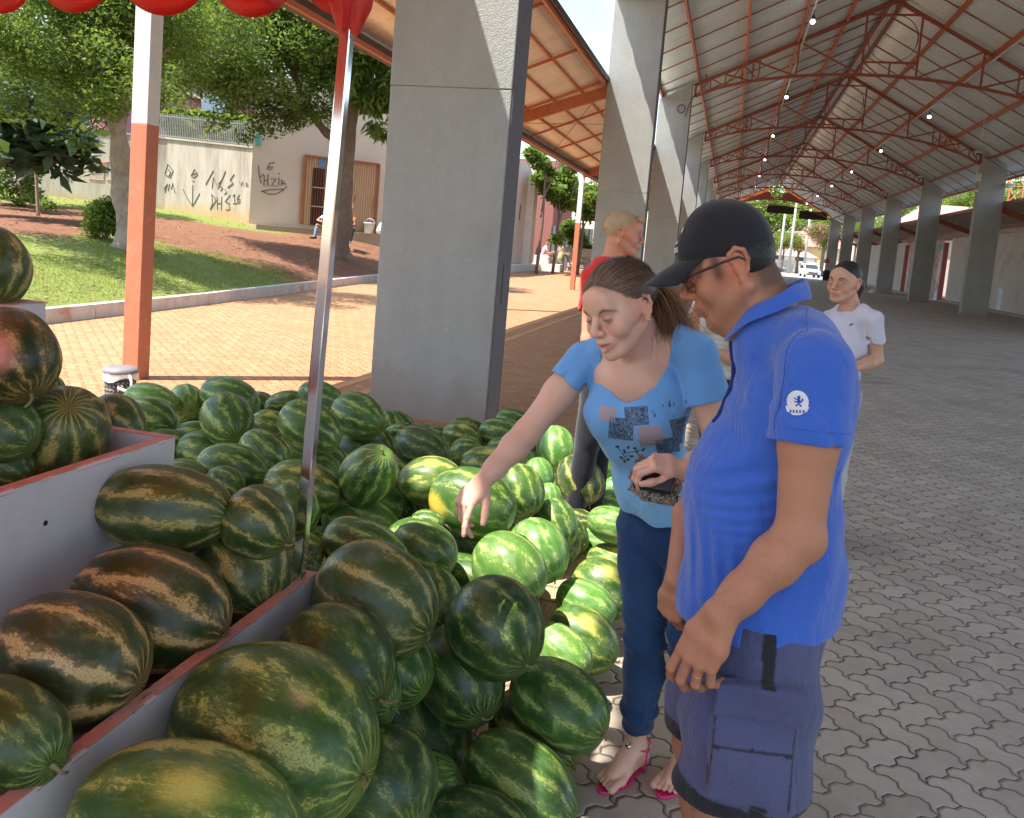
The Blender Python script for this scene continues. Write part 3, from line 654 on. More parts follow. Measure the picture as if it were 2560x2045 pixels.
def plate(name, label, px, py, w, h, mat, A=BA, B=BB):
    c = on_wall(px, py, A, B, .09); d_ = dirb; m = MB(); q = [c-d_*w/2-np.array([0, 0, h/2]), c+d_*w/2-np.array([0, 0, h/2]), c+d_*w/2+np.array([0, 0, h/2]), c-d_*w/2+np.array([0, 0, h/2])]
    m.extrude(q, nb*.03); return tag(m.build(name, mat), label, 'sign')
plate('pictogram_sign', 'small blue pictogram sign above the dark doorway', *zg(305, 175), .26, .34, SIGNB)
plate('notice_plate', 'green and white street plate on the corner of the cream building', 645, 350, .2, .4, paint('green_plate', (.10, .36, .30), .5))
# step in front of the building
S0, S1 = P(640, 575, 30.3), P(945, 615, 31.6)
m = MB(); zt_ = P(800, 575, 30.6)[2]
q = [S0.copy(), S1+dirb*3, B1+nb*.0, A0.copy()]
for w in q: w[2] = zt_-.9
m.extrude(q, (0, 0, .9+.02)); tag(m.build('doorstep', paint('brown_stained_step', (.34, .25, .17), .9, .2, 2, .4)), kind='structure')
# bucket, brooms
def P_step(px, py): v = ray(px, py); s = (zt_+.02-CAMH)/v[2]; return np.array([0, 0, CAMH])+v*s if s > 0 else None
bk = bw(922, 580, .45); bk[2] = zt_+.02
r = empty('paint_bucket', bk, 'white plastic paint bucket with torn label on the doorstep', 'bucket')
m = MB(); m.lathe(bk, [(.001, 0), (.17, 0), (.21, .40), (.22, .40), (.215, .36)], 20); m.build('pail', paint('bucket_plastic', (.55, .57, .6), .5, .25, 9), r, smooth=True)
m = MB(); m.tube([bk+np.array([.2*math.cos(a), .02, .4+.14*math.sin(a)]) for a in np.linspace(0, math.pi, 9)], .01, 5); m.build('handle', WHITEP, r)
bg_ = bk+np.array([.42, .1, 0]); m = MB(); m.lathe(bg_, [(.001, .0), (.16, .02), (.19, .14), (.10, .3), (.04, .42), (.001, .44)], 9, 1, .8); tag(m.build('carrier_bag', paint('pale_plastic_bag', (.6, .55, .48), .5), smooth=True), 'pale tied plastic bag behind the paint bucket', 'bag')
def stick(name, label, a, b, mat, r=.02):
    m = MB(); m.tube([a, b], r, 6); return tag(m.build(name, mat), label, 'tool')
WOOD = paint('brown_stick', (.20, .12, .07), .8)
stick('broom', 'dark broom handle leaning on the right gate behind the seated worker', bw(878, 530, .5), bw(890, 488, .12), WOOD)
stick('mop', 'mop with pale top end standing in the paint bucket', bk+np.array([0, 0, .1]), bw(936, 492, .15), WOOD, .018)
# pink house and other buildings behind the wall
PINK = paint('pink_house_wall', (.62, .25, .36), .8, .1, 1); TILE = paint('weathered_roof_tiles', (.25, .19, .16), .9, .3, 4, .8, 12, .04)
hs = P(455, 300, 46); r = empty('pink_house', hs, 'pink house with a tiled roof glimpsed through the tree crowns', 'house')
m = MB(); hx = dirb; hy = nb; o_ = hs-hx*3.2; 
def obox(o, hx, hy, w, d, z0, z1):
    q = [o, o+hx*w, o+hx*w+hy*d, o+hy*d]; q = [np.array([a[0], a[1], z0]) for a in q]; mm = MB(); mm.extrude(q, (0, 0, z1-z0)); return mm
obox(o_, hx, hy, 9, 7, 0, hs[2]+1.1).build('wall', PINK, r)
m = MB(); zr_ = hs[2]+1.1; q = [o_-hx*.5-hy*.6, o_+hx*9.5-hy*.6, o_+hx*9.5+hy*7.6, o_-hx*.5+hy*7.6]; q = [np.array([a[0], a[1], zr_]) for a in q]; t1 = (q[0]+q[3])/2+np.array([0, 0, 2.6]); t2 = (q[1]+q[2])/2+np.array([0, 0, 2.6])
m.add(q+[t1, t2], [(0,1,5,4), (2,3,4,5), (0,4,3), (1,2,5), (0,3,2,1)]); m.build('roof', TILE, r)
q = P(500, 285, 45.5)-hy*.1; m = MB(); m.extrude([q, q+hx*1.3, q+hx*1.3+np.array([0, 0, 1.0]), q+np.array([0, 0, 1.0])], -hy*.12); m.build('window', paint('house_window', (.45, .5, .6), .2), r)
# white house far left behind leaves
hs = P(80, 300, 52); r = empty('white_house', hs, 'white house behind the left tree crowns', 'house')
obox(hs-hx*6, hx, hy, 9, 7, 0, hs[2]+2).build('wall', paint('white_render', (.72, .70, .70), .8), r)
o_ = hs-hx*6.3-hy*.3; m = MB(); q = [o_, o_+hx*9.6, o_+hx*9.6+hy*7.6, o_+hy*7.6]; q = [np.array([a[0], a[1], hs[2]+2]) for a in q]; t1 = (q[0]+q[3])/2+np.array([0, 0, 2]); t2 = (q[1]+q[2])/2+np.array([0, 0, 2])
m.add(q+[t1, t2], [(0,1,5,4), (2,3,4,5), (0,4,3), (1,2,5), (0,3,2,1)]); m.build('roof', TILE, r)

# ---- right of the first column: pale wall, steps, bushes, low masonry
PALE = paint('pale_pink_wall', (.62, .52, .47), .85, .07, .6, .3, 60, .003, dirt=((.45, .40, .36), .35))
r = empty('pale_building', (-10.9, 41, 0), 'pale pinkish building side wall right of the big column', 'building')
m = MB(); m.box((-14.5, 33.5, -.1), (-10.75, 43.6, 5.6)); m.build('wall', PALE, r)
m = MB(); m.box((-10.9, 43.6, -.1), (-10.35, 44.4, 5.6)); m.build('pilaster', paint('cream_pilaster', (.66, .60, .50), .85), r)
m = MB(); m.box((-10.745, 42.3, 2.6), (-10.73, 42.45, 3.4)); m.build('slot', DARKM, r)
r = empty('reddish_house', (-12, 52, 0), 'dull red house wall behind the bushes', 'house'); m = MB(); m.box((-19, 50, -.1), (-10.6, 56, 6.5)); m.build('wall', paint('dull_red_wall', (.32, .13, .11), .85), r)
r = empty('grey_gate', (-9.6, 49.5, 0), 'grey metal gate behind the seated woman', 'gate'); m = MB(); m.box((-10.5, 49.4, 0), (-8.0, 49.5, 2.6)); m.build('sheet', paint('grey_sheet', (.14, .15, .17), .6), r)
m = MB()
for i in range(9): m.box((-10.5+i*.28, 49.36, 0), (-10.46+i*.28, 49.40, 2.6))
m.build('ribs', DARKM, r)
WST = paint('white_painted_step', (.66, .68, .66), .7, .08, 2, .2)
r = empty('garden_steps', (-9.6, 43, 0), 'two white painted concrete steps where a woman sits', 'steps')
q0 = atz(1337, 675, 0); sY = q0[1]
m = MB(); m.box((q0[0]-.12, sY, 0), (q0[0]+.72, sY+1.2, .84)); m.build('upper_step', WST, r, bevel=.01)
m = MB(); m.box((q0[0]+.722, sY, 0), (q0[0]+1.42, sY+1.2, .42)); m.build('lower_step', WST, r, bevel=.01)
SX, SY = q0[0], sY
m = MB(); m.box((-10.7, 33.5, 0), (-10.25, sY-.02, .35)); tag(m.build('low_curb', WST), kind='structure')
STONE = paint('rough_stone', (.50, .40, .30), .9, .3, 3, .9, 14, .05, dirt=((.35, .2, .12), .6))
r = empty('low_masonry', (-7.5, 46, 0), 'low rough wall of loose stones and bricks by the orange post', 'wall')
rs = random.Random(3)
for j in range(3):
    for i in range(7):
        x = SX+1.7+i*.62+rs.uniform(-.05, .05); z = j*.3; m = MB(); m.box((x, sY+.5+rs.uniform(-.1, .1), z), (x+.58, sY+1.0, z+.27)); m.build('stone', STONE, r, bevel=.04)
for i, (px, w) in enumerate(((1395, .95), (1452, 1.1))):
    q = at(px, 652, sY+.8); m = MB(); m.box((q[0], sY+.45, .9), (q[0]+w, sY+1.1, 1.42)); m.build('block', STONE, r, bevel=.1)
m = MB(); q = at(1440, 632, sY+2); m.lathe(q, [(.001, 0), (.3, 0), (.32, .9), (.001, .95)], 14); tag(m.build('blue_drum', paint('pale_blue_plastic', (.35, .45, .55), .5), smooth=True), 'pale blue drum behind the orange and white post', 'drum')

# ================================================================== PLANTS
def leaf_mat(name, a, b, c, trans=.35):
    t = NT(name); g = t.n('ShaderNodeObjectInfo'); at_ = t.n('ShaderNodeAttribute', attribute_name='Col'); s = t.xyz(at_.outputs['Vector'])
    col = t.ramp(s[0], [(0, a), (.5, b), (1, c)])
    t.set(color=col, rough=.5, spec=.35)
    tr = t.n('ShaderNodeBsdfTranslucent'); t.l(t.mix(.5, col, (.35, .45, .05)), tr.inputs[0]); ms = t.n('ShaderNodeMixShader'); ms.inputs[0].default_value = trans
    t.l(t.p.outputs[0], ms.inputs[1]); t.l(tr.outputs[0], ms.inputs[2]); t.l(ms.outputs[0], t.out.inputs[0])
    return t.m
LEAF = leaf_mat('mid_green_leaves', (.035, .075, .016), (.075, .145, .03), (.19, .25, .05), .45)
LEAFY = leaf_mat('bright_green_leaves', (.05, .10, .015), (.12, .20, .03), (.24, .30, .06), .45)
LEAFD = leaf_mat('dark_broad_leaves', (.018, .04, .022), (.04, .08, .045), (.10, .14, .09), .2)
LEAFP = leaf_mat('willow_like_leaves', (.04, .09, .02), (.09, .17, .03), (.2, .27, .06), .45)
BARK = paint('grey_brown_bark', (.17, .125, .09), .95, .35, 8, .9, 26, .03)
BARKL = paint('pale_fibrous_bark', (.30, .24, .18), .95, .35, 7, .9, 22, .03)
def leaves(name, centers, rad, n, size, mat, parent, seed, stretch=1.8, droop=0.0, curl=.35, flat=.75, shell=.5):
    """n leaves scattered through clumps; each leaf is two quads folded on the midrib"""
    g = np.random.default_rng(seed); C_ = np.asarray(centers, float); Rr = np.asarray(rad, float)
    w = Rr**2; ci = g.choice(len(C_), n, p=w/w.sum())
    d = g.normal(size=(n, 3)); d /= np.linalg.norm(d, axis=1)[:, None]
    rr = g.uniform(0, 1, n)**shell; pos = C_[ci]+d*(rr*Rr[ci])[:, None]*np.array([1, 1, flat])
    a = g.normal(size=(n, 3)); a[:, 2] = a[:, 2]*.5-droop; a /= np.linalg.norm(a, axis=1)[:, None]
    b = np.cross(a, g.normal(size=(n, 3))*.6+np.array([0, 0, 1])); b /= np.linalg.norm(b, axis=1)[:, None]+1e-9; c = np.cross(a, b)
    s = size*g.uniform(.6, 1.3, n)[:, None]; wd = s/stretch/2
    p0 = pos; p1 = pos+a*s*.5+b*wd+c*wd*curl; p2 = pos+a*s; p3 = pos+a*s*.5-b*wd+c*wd*curl; pm = pos+a*s*.5
    V = np.stack([p0, p1, p2, p3], 1).reshape(-1, 3); i = np.arange(n)*4
    F = np.stack([i, i+1, i+2, i+3], 1)
    tone = np.clip(g.normal(.5, .2, n)+.25*(g.uniform(size=len(C_))[ci]-.5), 0, 1)
    cols = np.repeat(np.stack([tone]*3, 1), 4, 0)
    return put(name, mesh_np(name, V, F, mat, False, cols), parent)
def limb_tree(name, base, limbs, bark, label, cat, foliage, group=None, trunk='trunk'):
    r = empty(name, base, label, cat, group)
    m = MB()
    for pts, r0_, r1_ in limbs:
        k = len(pts); n = 14 if k < 6 else 20
        P_ = np.array(pts, float); tt = np.linspace(0, k-1, n); Q = np.stack([np.interp(tt, range(k), P_[:, j]) for j in range(3)], 1)
        for _ in range(2): Q[1:-1] = (Q[:-2]+Q[1:-1]*2+Q[2:])/4
        rr = np.linspace(r0_, r1_, n); rr = rr*(1+.10*np.sin(np.arange(n)*1.9+r0_*40))
        m.tube([tuple(q) for q in Q], list(rr), 9)
    m.build(trunk, bark, r, smooth=True); foliage(r); return r
def seg(a, b, n=5, bend=.12, seed=0):
    g = random.Random(seed); a = np.array(a, float); b = np.array(b, float); L_ = np.linalg.norm(b-a)
    return [a+(b-a)*i/(n-1)+np.array([g.uniform(-1, 1), g.uniform(-1, 1), g.uniform(-.3, .3)])*L_*bend*math.sin(math.pi*i/(n-1)) for i in range(n)]
def clumps(spec):
    C_, R_ = [], []
    g = random.Random(11)
    for (px, py, d, rad, n) in spec:
        c = P(px, py, d)
        for _ in range(n):
            C_.append(c+np.array([g.gauss(0, 1), g.gauss(0, 1), g.gauss(0, .7)])*rad*.55); R_.append(rad*g.uniform(.35, .7))
    return C_, R_
# big tree behind the painted post: forked trunk with two stems
tb = on_hill(312, 622); d0 = 19.6
def px3(px, py, d=19.6): return P(px, py, d)
def fol(r):
    C_, R_ = clumps([(60, 60, 19, 1.3, 7), (170, 90, 19.5, 1.4, 8), (280, 40, 19.5, 1.5, 8), (60, -60, 19, 1.6, 6), (260, -90, 19, 1.8, 7), (210, 180, 19, 1.1, 7), (120, 170, 19.5, 1.0, 6), (300, 150, 20, 1.0, 6), (290, 240, 19.3, .7, 4), (240, 270, 19, .55, 3),
                     (420, 60, 20, 1.2, 6), (470, 150, 20.5, .9, 5), (430, -80, 20, 1.5, 6), (20, 170, 19.5, .9, 4), (215, 365, 18.6, .35, 2), (190, 330, 18.6, .3, 2), (385, 210, 20, .7, 4)])
    leaves('foliage', C_, R_, 50000, .105, LEAF, r, 5, 1.9, .25)
limb_tree('park_tree', tb, [(seg(tb+np.array([.1, 0, -.1]), px3(322, 470), 5, .08, 1)+seg(px3(322, 470), px3(285, 290), 5, .06, 2)[1:]+[px3(250, 150), px3(240, 20)], .30, .10),
                            (seg(tb+np.array([.05, .05, .0]), px3(300, 430), 4, .05, 5)+[px3(292, 330), px3(300, 270), px3(330, 150), px3(360, 20)], .24, .09),
                            (seg(px3(280, 300), px3(140, 180), 5, .1, 3), .09, .04), (seg(px3(300, 270), px3(420, 120), 5, .1, 4), .08, .03), (seg(px3(262, 190), px3(120, 40), 4, .1, 6), .07, .03),
                            ([tb+np.array([-.25, -.1, -.12]), tb+np.array([-.02, 0, .22]), px3(310, 560)], .13, .16), ([tb+np.array([.42, .1, -.12]), tb+np.array([.16, 0, .3]), px3(318, 540)], .13, .14)],
          BARKL, 'big leafy park tree with a forked trunk behind the red and white post', 'tree', fol)
# tree in front of the cream building
tb2 = on_hill(849, 645); dd = 27
def q3(px, py, d=26.5): return P(px, py, d)
tb2 = q3(849, 645, 27)
def fol2(r):
    C_, R_ = clumps([(560, 60, 26, 1.9, 8), (660, 120, 26, 1.9, 9), (740, 60, 26, 1.9, 8), (620, 210, 26, 1.4, 7), (700, 260, 26, 1.0, 5), (520, 190, 26.5, 1.2, 6), (800, 150, 26.5, 1.6, 7), (560, 290, 26, .6, 3), (620, 330, 26, .5, 3), (780, 290, 26, .8, 4), (640, -60, 26, 2.2, 7), (850, 30, 26.5, 2, 6)])
    leaves('foliage', C_, R_, 46000, .16, LEAF, r, 6, 2.3, .4)
    C_, R_ = clumps([(905, 160, 26, 1.3, 7), (940, 110, 26, 1.2, 6), (900, 250, 26, .9, 5), (950, 240, 26.3, .9, 5), (930, 330, 26, .5, 3), (880, 90, 26, 1.0, 4), (960, 300, 26.3, .6, 3)])
    leaves('drooping_foliage', C_, R_, 15000, .30, LEAFP, r, 7, 4.5, 1.3)
limb_tree('park_tree', tb2, [(seg(tb2+np.array([0, 0, -.2]), q3(866, 430), 5, .05, 1)+seg(q3(866, 430), q3(885, 230), 4, .06, 2)[1:]+[q3(880, 60), q3(860, -60)], .33, .14),
                             (seg(q3(868, 380), q3(790, 300), 4, .08, 3)+[q3(740, 200), q3(690, 60)], .17, .07), (seg(q3(884, 270), q3(940, 130), 4, .1, 4), .12, .05), (seg(q3(800, 310), q3(640, 200), 4, .1, 5), .07, .03),
                             ([tb2+np.array([-.5, 0, -.25]), tb2+np.array([-.1, 0, .25]), q3(851, 590, 27)], .16, .2), ([tb2+np.array([.55, .0, -.3]), tb2+np.array([.15, 0, .2]), q3(853, 590, 27)], .16, .2)],
          BARK, 'tall tree with a straight mottled trunk in front of the barred gates', 'tree', fol2)
# small broad leaved tree at the far left
sb = on_hill(96, 540)
def fol3(r):
    C_, R_ = clumps([(90, 300, 24, .9, 7), (40, 340, 24, .8, 6), (140, 350, 24, .7, 5), (100, 400, 24, .6, 5), (20, 400, 23.6, .5, 4), (95, 250, 24, .5, 3)])
    leaves('foliage', C_, R_, 1500, .50, LEAFD, r, 8, 2.3, .1, .3)
d3 = float(np.linalg.norm(sb-np.array([0, 0, CAMH])))
limb_tree('broad_leaved_tree', sb, [([sb+np.array([0, 0, -.1]), P(92, 460, d3), P(84, 380, d3), P(90, 260, d3)], .05, .025), (seg(P(85, 400, d3), P(30, 330, d3), 4, .1, 2), .025, .012), (seg(P(85, 380, d3), P(140, 330, d3), 4, .1, 3), .025, .012)],
          BARKL, 'slim young tree with large dark glossy leaves at the left edge', 'tree', fol3)
b4 = on_hill(63, 503)
def fol4(r):
    C_, R_ = clumps([(20, 470, 29, .7, 5), (62, 460, 29, .6, 4), (0, 400, 29, .9, 4), (75, 380, 30, .8, 4), (90, 230, 31, 1.4, 5), (20, 200, 31, 1.6, 6)])
    leaves('foliage', C_, R_, 9000, .17, LEAF, r, 9, 2, .2)
limb_tree('park_tree', b4, [(seg(b4, P(75, 330, 30), 5, .08, 1)+[P(90, 270, 30), P(110, 150, 30)], .20, .1), (seg(P(75, 340, 30), P(20, 230, 30), 4, .1, 2), .1, .05)], BARK, 'dark trunked tree by the wall behind the broad leaved tree', 'tree', fol4)
# bush at the foot of the big tree
bb = on_hill(262, 600)
r = empty('round_bush', bb, 'small round green bush at the foot of the big tree', 'bush')
leaves('foliage', [bb+np.array([g_, h_, z_]) for g_, h_, z_ in ((0, 0, .45), (.25, 0, .35), (-.25, .05, .6), (.05, 0, .75), (-.2, 0, .25), (.2, .1, .6))], [.42, .35, .35, .3, .35, .3], 5200, .085, LEAFY, r, 12, 1.8, 0)
m = MB(); [m.tube([bb+np.array([0, 0, -.1]), bb+np.array([dx, 0, .5])], [.02, .008], 5) for dx in (-.15, 0, .12)]; m.build('stems', BARK, r)
bb = on_hill(115, 535)
r = empty('seedling', bb, 'small green seedling beside the young tree', 'plant'); leaves('foliage', [bb+np.array([0, 0, .25])], [.28], 220, .12, LEAFY, r, 13)
# trees behind the wall: one by one
for i, (px, py, d, rad, n, nl, mt, lb) in enumerate(((480, 318, 37, .9, 8, 5500, LEAFY, 'bright sunlit shrub tree behind the wall railing'), (590, 322, 38, .7, 7, 4000, LEAFY, 'sunlit yellowish tree behind the right end of the railing'),
        (330, 230, 60, 2.6, 9, 6000, LEAFY, 'pale green tree behind the middle of the wall'), (150, 120, 44, 3.6, 12, 9000, LEAF, 'tall dark tree behind the left part of the wall'),
        (-80, 200, 40, 3, 8, 5000, LEAF, 'dark tree beyond the left edge of the wall'), (300, -60, 48, 4.5, 12, 9000, LEAF, 'very tall tree behind the big park tree'), (700, 60, 46, 4, 12, 8000, LEAF, 'tall tree rising behind the cream building'), (930, 180, 48, 3.0, 9, 6000, LEAFP, 'tall feathery tree behind the right of the cream building'))):
    c = P(px, py, d); gz = 1.5; b_ = np.array([c[0], c[1], gz])
    def f5(r, px=px, py=py, d=d, rad=rad, n=n, nl=nl, mt=mt, i=i):
        C_, R_ = clumps([(px, py, d, rad, n)]); R_ = [q*1.1 for q in R_]; leaves('foliage', C_, R_, nl, .30, mt, r, 20+i, 1.8, .2)
    limb_tree('background_tree', b_, [([b_, (b_+c)/2+np.array([.2, 0, 0]), c], .22, .1), (seg((b_+c)/2, c+np.array([rad*.5, 0, .3]), 4, .1, 1), .12, .04)], BARK, lb, 'tree', f5)
# bushes right of the first column
for i, (px, py, d, rad, n, nl, mt, lb) in enumerate(((1400, 470, 44.5, 1.3, 8, 5200, LEAFY, 'sunlit leafy tree beside the pale wall, left of the white topped post'), (1460, 500, 46, 1.3, 8, 5200, LEAFY, 'bright leafy shrub behind the orange and white post'),
        (1365, 400, 42, .9, 5, 3000, LEAFP, 'feathery drooping tree over the pale wall'), (1460, 590, 48, 1.2, 6, 3500, LEAF, 'dark shaded bush behind the red shirted man'))):
    c = P(px, py, d); b_ = np.array([c[0], c[1], 0])
    def f6(r, px=px, py=py, d=d, rad=rad, n=n, nl=nl, mt=mt, i=i):
        C_, R_ = clumps([(px, py, d, rad, n)]); leaves('foliage', C_, R_, nl, .26, mt, r, 40+i, 1.9, .5 if mt is LEAFP else .2)
    limb_tree('leafy_shrub', b_, [([b_, (b_+c)/2+np.array([.1, 0, 0]), c+np.array([0, 0, .3])], .09, .04), (seg((b_+c)*.5, c+np.array([rad*.6, 0, .3]), 4, .1, 1), .05, .02)], BARK, lb, 'tree', f6)
b_ = np.array([SX+1.9, SY+.7, .4]); r = empty('potted_sprout', b_, 'bright sprouting plant beside the seated woman', 'plant'); q = P(1395, 598, 42.5); leaves('foliage', [q], [.35], 240, .28, LEAFY, r, 50); m = MB(); m.tube([b_, q], [.03, .015], 5); m.build('stem', BARK, r)

def ground_bits():
    g = np.random.default_rng(17); n = 42000; y = g.uniform(4, 19.5, n); u = .2+g.uniform(0, 1, n)**.9*(3.4+.8*np.sin(y*1.3)); x = kx(y)-u; keep = (vn_(x, y) > -.45) & (y < 19.3-.3*u); x, y = x[keep], y[keep]; n = len(x); z = hill(x, y)[0]
    h = g.uniform(.02, .055, n); a = g.uniform(0, 6.28, n); w = .005; lx, ly = g.normal(size=n)*.018, g.normal(size=n)*.018
    V = np.stack([np.stack([x-np.cos(a)*w, y-np.sin(a)*w, z-.005], 1), np.stack([x+np.cos(a)*w, y+np.sin(a)*w, z-.005], 1), np.stack([x+lx, y+ly, z+h], 1)], 1).reshape(-1, 3)
    GB = leaf_mat('grass_blade', (.08, .13, .02), (.20, .27, .05), (.42, .42, .14), .4); t = np.repeat(np.clip(g.normal(.5, .25, n), 0, 1), 3)
    tag(put('grass_blades', mesh_np('grass_blades', V, np.arange(n*3).reshape(-1, 3), GB, False, np.stack([t]*3, 1))), 'short green grass growing along the white kerb', 'grass', kind='stuff')
    n = 2600; y = g.uniform(8, 34, n); x = kx(y)-.3-g.uniform(0, 14, n); z = hill(x, y)[0]+.01; a = g.uniform(0, 6.28, n); s = g.uniform(.02, .06, n); c, d = np.cos(a), np.sin(a); q = np.zeros(n)
    V = np.stack([np.stack([x-c*s, y-d*s, z], 1), np.stack([x-d*s*.4, y+c*s*.4, z+g.uniform(0, .02, n)], 1), np.stack([x+c*s, y+d*s, z+.005], 1), np.stack([x+d*s*.4, y-c*s*.4, z+g.uniform(0, .02, n)], 1)], 1).reshape(-1, 3)
    tag(put('fallen_leaves', mesh_np('fallen_leaves', V, np.arange(n*4).reshape(-1, 4), paint('fallen_leaf', (.36, .22, .11), .8, .5, 2))), 'dry fallen leaves scattered over the red park soil', 'leaf litter', kind='stuff')
def vn_(x, y): return (np.sin(x*1.7+np.sin(y*1.1)*1.5)+np.sin(y*1.9+np.sin(x*2.3)))/2
ground_bits()
# ================================================================== STREET AT THE FAR END
def S(px, py, Y): return at(px, py, Y)
zs = lambda a, b: (1900+a/5.38, 420+b/5.38)
# houses
for (a, b, Y, w, h, col, rc, lb) in ((300, 900, 175, 13, 7, (.55, .42, .20), (.42, .20, .16), 'yellow house with a red tiled roof straight down the street'), (90, 1100, 170, 9, 4, (.65, .62, .55), (.4, .25, .2), 'low white house left of the utility poles')):
    c = S(*zs(a, b), Y); r = empty('street_house', (c[0], Y, 0), lb, 'house')
    m = MB(); m.box((c[0], Y, 0), (c[0]+w, Y+9, h*.72)); m.build('wall', paint('house_wall', col, .8), r)
    m = MB(); x0_, x1_, y0_, y1_, z0_, z1_ = c[0]-.6, c[0]+w+.6, Y-.8, Y+9.8, h*.722, h*1.15
    m.add([(x0_, y0_, z0_), (x1_, y0_, z0_), (x1_, y1_, z0_), (x0_, y1_, z0_), (x0_+3, (y0_+y1_)/2, z1_), (x1_-3, (y0_+y1_)/2, z1_)], [(0,1,5,4), (2,3,4,5), (0,4,3), (1,2,5), (0,3,2,1)]); m.build('roof', paint('red_roof_tiles', rc, .9, .25, 2), r)
    for u in (.2, .6): m = MB(); m.box((c[0]+w*u, Y-.03, 1.4), (c[0]+w*u+1.6, Y-.001, 2.8)); m.build('window', paint('dark_window', (.05, .06, .07), .2), r)
# trees with blossoms, backdrop trees
BLOS = leaf_mat('pink_blossom', (.35, .06, .10), (.55, .10, .22), (.62, .22, .32), .3)
BLOR = leaf_mat('orange_blossom', (.30, .12, .05), (.50, .20, .12), (.55, .35, .2), .3)
def tree_at(name, lb, a, b, Y, rad, n, nl, mt, size=.5, seed=0, extra=None, base=0.0):
    c = S(*zs(a, b), Y); b_ = np.array([c[0], c[1], base]); g = random.Random(seed)
    C_ = [c+np.array([g.gauss(0, 1), g.gauss(0, 1), g.gauss(0, .7)])*rad*.5 for _ in range(n)]; R_ = [rad*g.uniform(.4, .7) for _ in range(n)]
    def f(r):
        leaves('foliage', C_, R_, nl, size, mt, r, seed+60)
        if extra: leaves('blossom', C_[:max(2, n//2)], [q*1.08 for q in R_[:max(2, n//2)]], nl//3, size*.8, extra, r, seed+80, shell=.25)
    limb_tree(name, b_, [([b_, (b_+c)/2, c], rad*.11, rad*.05), (seg((b_+c)/2, c+np.array([rad*.5, 0, .4]), 4, .1, 1), rad*.05, rad*.02)], BARK, lb, 'tree', f)
tree_at('street_tree', 'round tree with magenta blossoms left of the last right column', 880, 880, 128, 3.0, 9, 4200, LEAFY, .32, 1, BLOS)
tree_at('street_tree', 'small tree with orange blossoms between the utility poles', 540, 960, 140, 2.4, 7, 2600, LEAFY, .34, 2, BLOR)
tree_at('street_tree', 'green street tree behind the left utility pole', 210, 920, 145, 3.0, 8, 3000, LEAFY, .36, 3)
tree_at('street_tree', 'low tree with reddish blossoms beside the left pole', 330, 1010, 138, 1.6, 5, 1500, LEAFY, .3, 4, BLOR)
for i, (a, b, Y, rad, lb) in enumerate(((150, 620, 200, 8, 'large pale green tree behind the street seen under the gable'), (500, 560, 215, 9, 'tall tree above the red roofed house'), (950, 620, 190, 7, 'tall tree behind the last right column'), (-100, 650, 200, 8, 'tall tree behind the left end of the street'))):
    tree_at('background_tree', lb, a, b, Y, rad, 12, 4200, LEAFY, .85, 10+i)
# trees beyond the right wall
for i, (px, py, Y, rad, lb) in enumerate(((2400, 480, 62, 3.2, 'bright palm-like tree showing between the first two right columns'), (2545, 520, 55, 3.0, 'green tree at the right edge above the lean-to roof'), (2290, 520, 80, 3.6, 'tall green tree showing between the second and third right columns'),
        (2210, 545, 98, 3.6, 'green tree showing between the third and fourth right columns'), (2145, 570, 115, 3.6, 'green tree showing between the fourth and fifth right columns'), (2440, 400, 90, 6, 'tall pale tree far behind the first right columns'), (2330, 470, 110, 6, 'high tree crown behind the lean-to roof'))):
    v_ = ray(px, py); sx_ = (15.5+rad+i*1.2)/v_[0]; c = np.array([0, 0, CAMH])+v_*sx_; b_ = np.array([c[0], c[1], 0]); g = random.Random(i)
    C_ = [c+np.array([g.gauss(0, 1), g.gauss(0, 1), g.gauss(0, .8)])*rad*.55 for _ in range(9)]; R_ = [rad*g.uniform(.4, .7) for _ in range(9)]
    limb_tree('background_tree', b_, [([b_, (b_+c)/2, c], .3, .15), (seg((b_+c)/2, c+np.array([rad*.4, 0, .4]), 4, .1, 1), .12, .04)], BARK, lb, 'tree', lambda r: leaves('foliage', C_, R_, 5200, .34 if i else .6, LEAFY, r, 100+i, 2.2 if i else 5, .2))
r = empty('brick_house', (17, 78, 0), 'pale brick house with a tiled roof behind the second and third right columns', 'house')
c = at(2270, 545, 74); m = MB(); m.box((c[0], 74, 0), (c[0]+9, 82, c[2]-.6)); m.build('wall', paint('pale_brick', (.5, .42, .36), .9, .2, 3), r)
m = MB(); m.add([(c[0]-.6, 73.2, c[2]-.65), (c[0]+9.6, 73.2, c[2]-.65), (c[0]+9.6, 82.8, c[2]-.65), (c[0]-.6, 82.8, c[2]-.65), (c[0]+2, 78, c[2]+1.5), (c[0]+7, 78, c[2]+1.5)], [(0,1,5,4), (2,3,4,5), (0,4,3), (1,2,5), (0,3,2,1)]); m.build('roof', paint('pale_roof_tiles', (.36, .24, .19), .9, .2, 6, .8, 10, .05), r)
# lattice mast at the right edge
r = empty('lattice_mast', (16, 50, 0), 'red and white lattice mast at the right edge above the lean-to roof', 'mast'); m = MB(); c = at(2535, 470, 50)
for dx, dy in ((-.5, 0), (.5, 0), (0, .8)): m.bar((c[0]+dx, 50+dy, 0), (c[0]+dx*.8, 50+dy*.8, 14), .06)
z = 3
while z < 13.5: m.bar((c[0]-.5, 50, z), (c[0]+.5, 50, z), .04); m.bar((c[0]-.5, 50, z), (c[0]+.5, 50, z+1.2), .035); m.bar((c[0]+.5, 50, z), (c[0], 50.8, z+1.2), .035); z += 1.2
m.build('lattice', REDP, r)
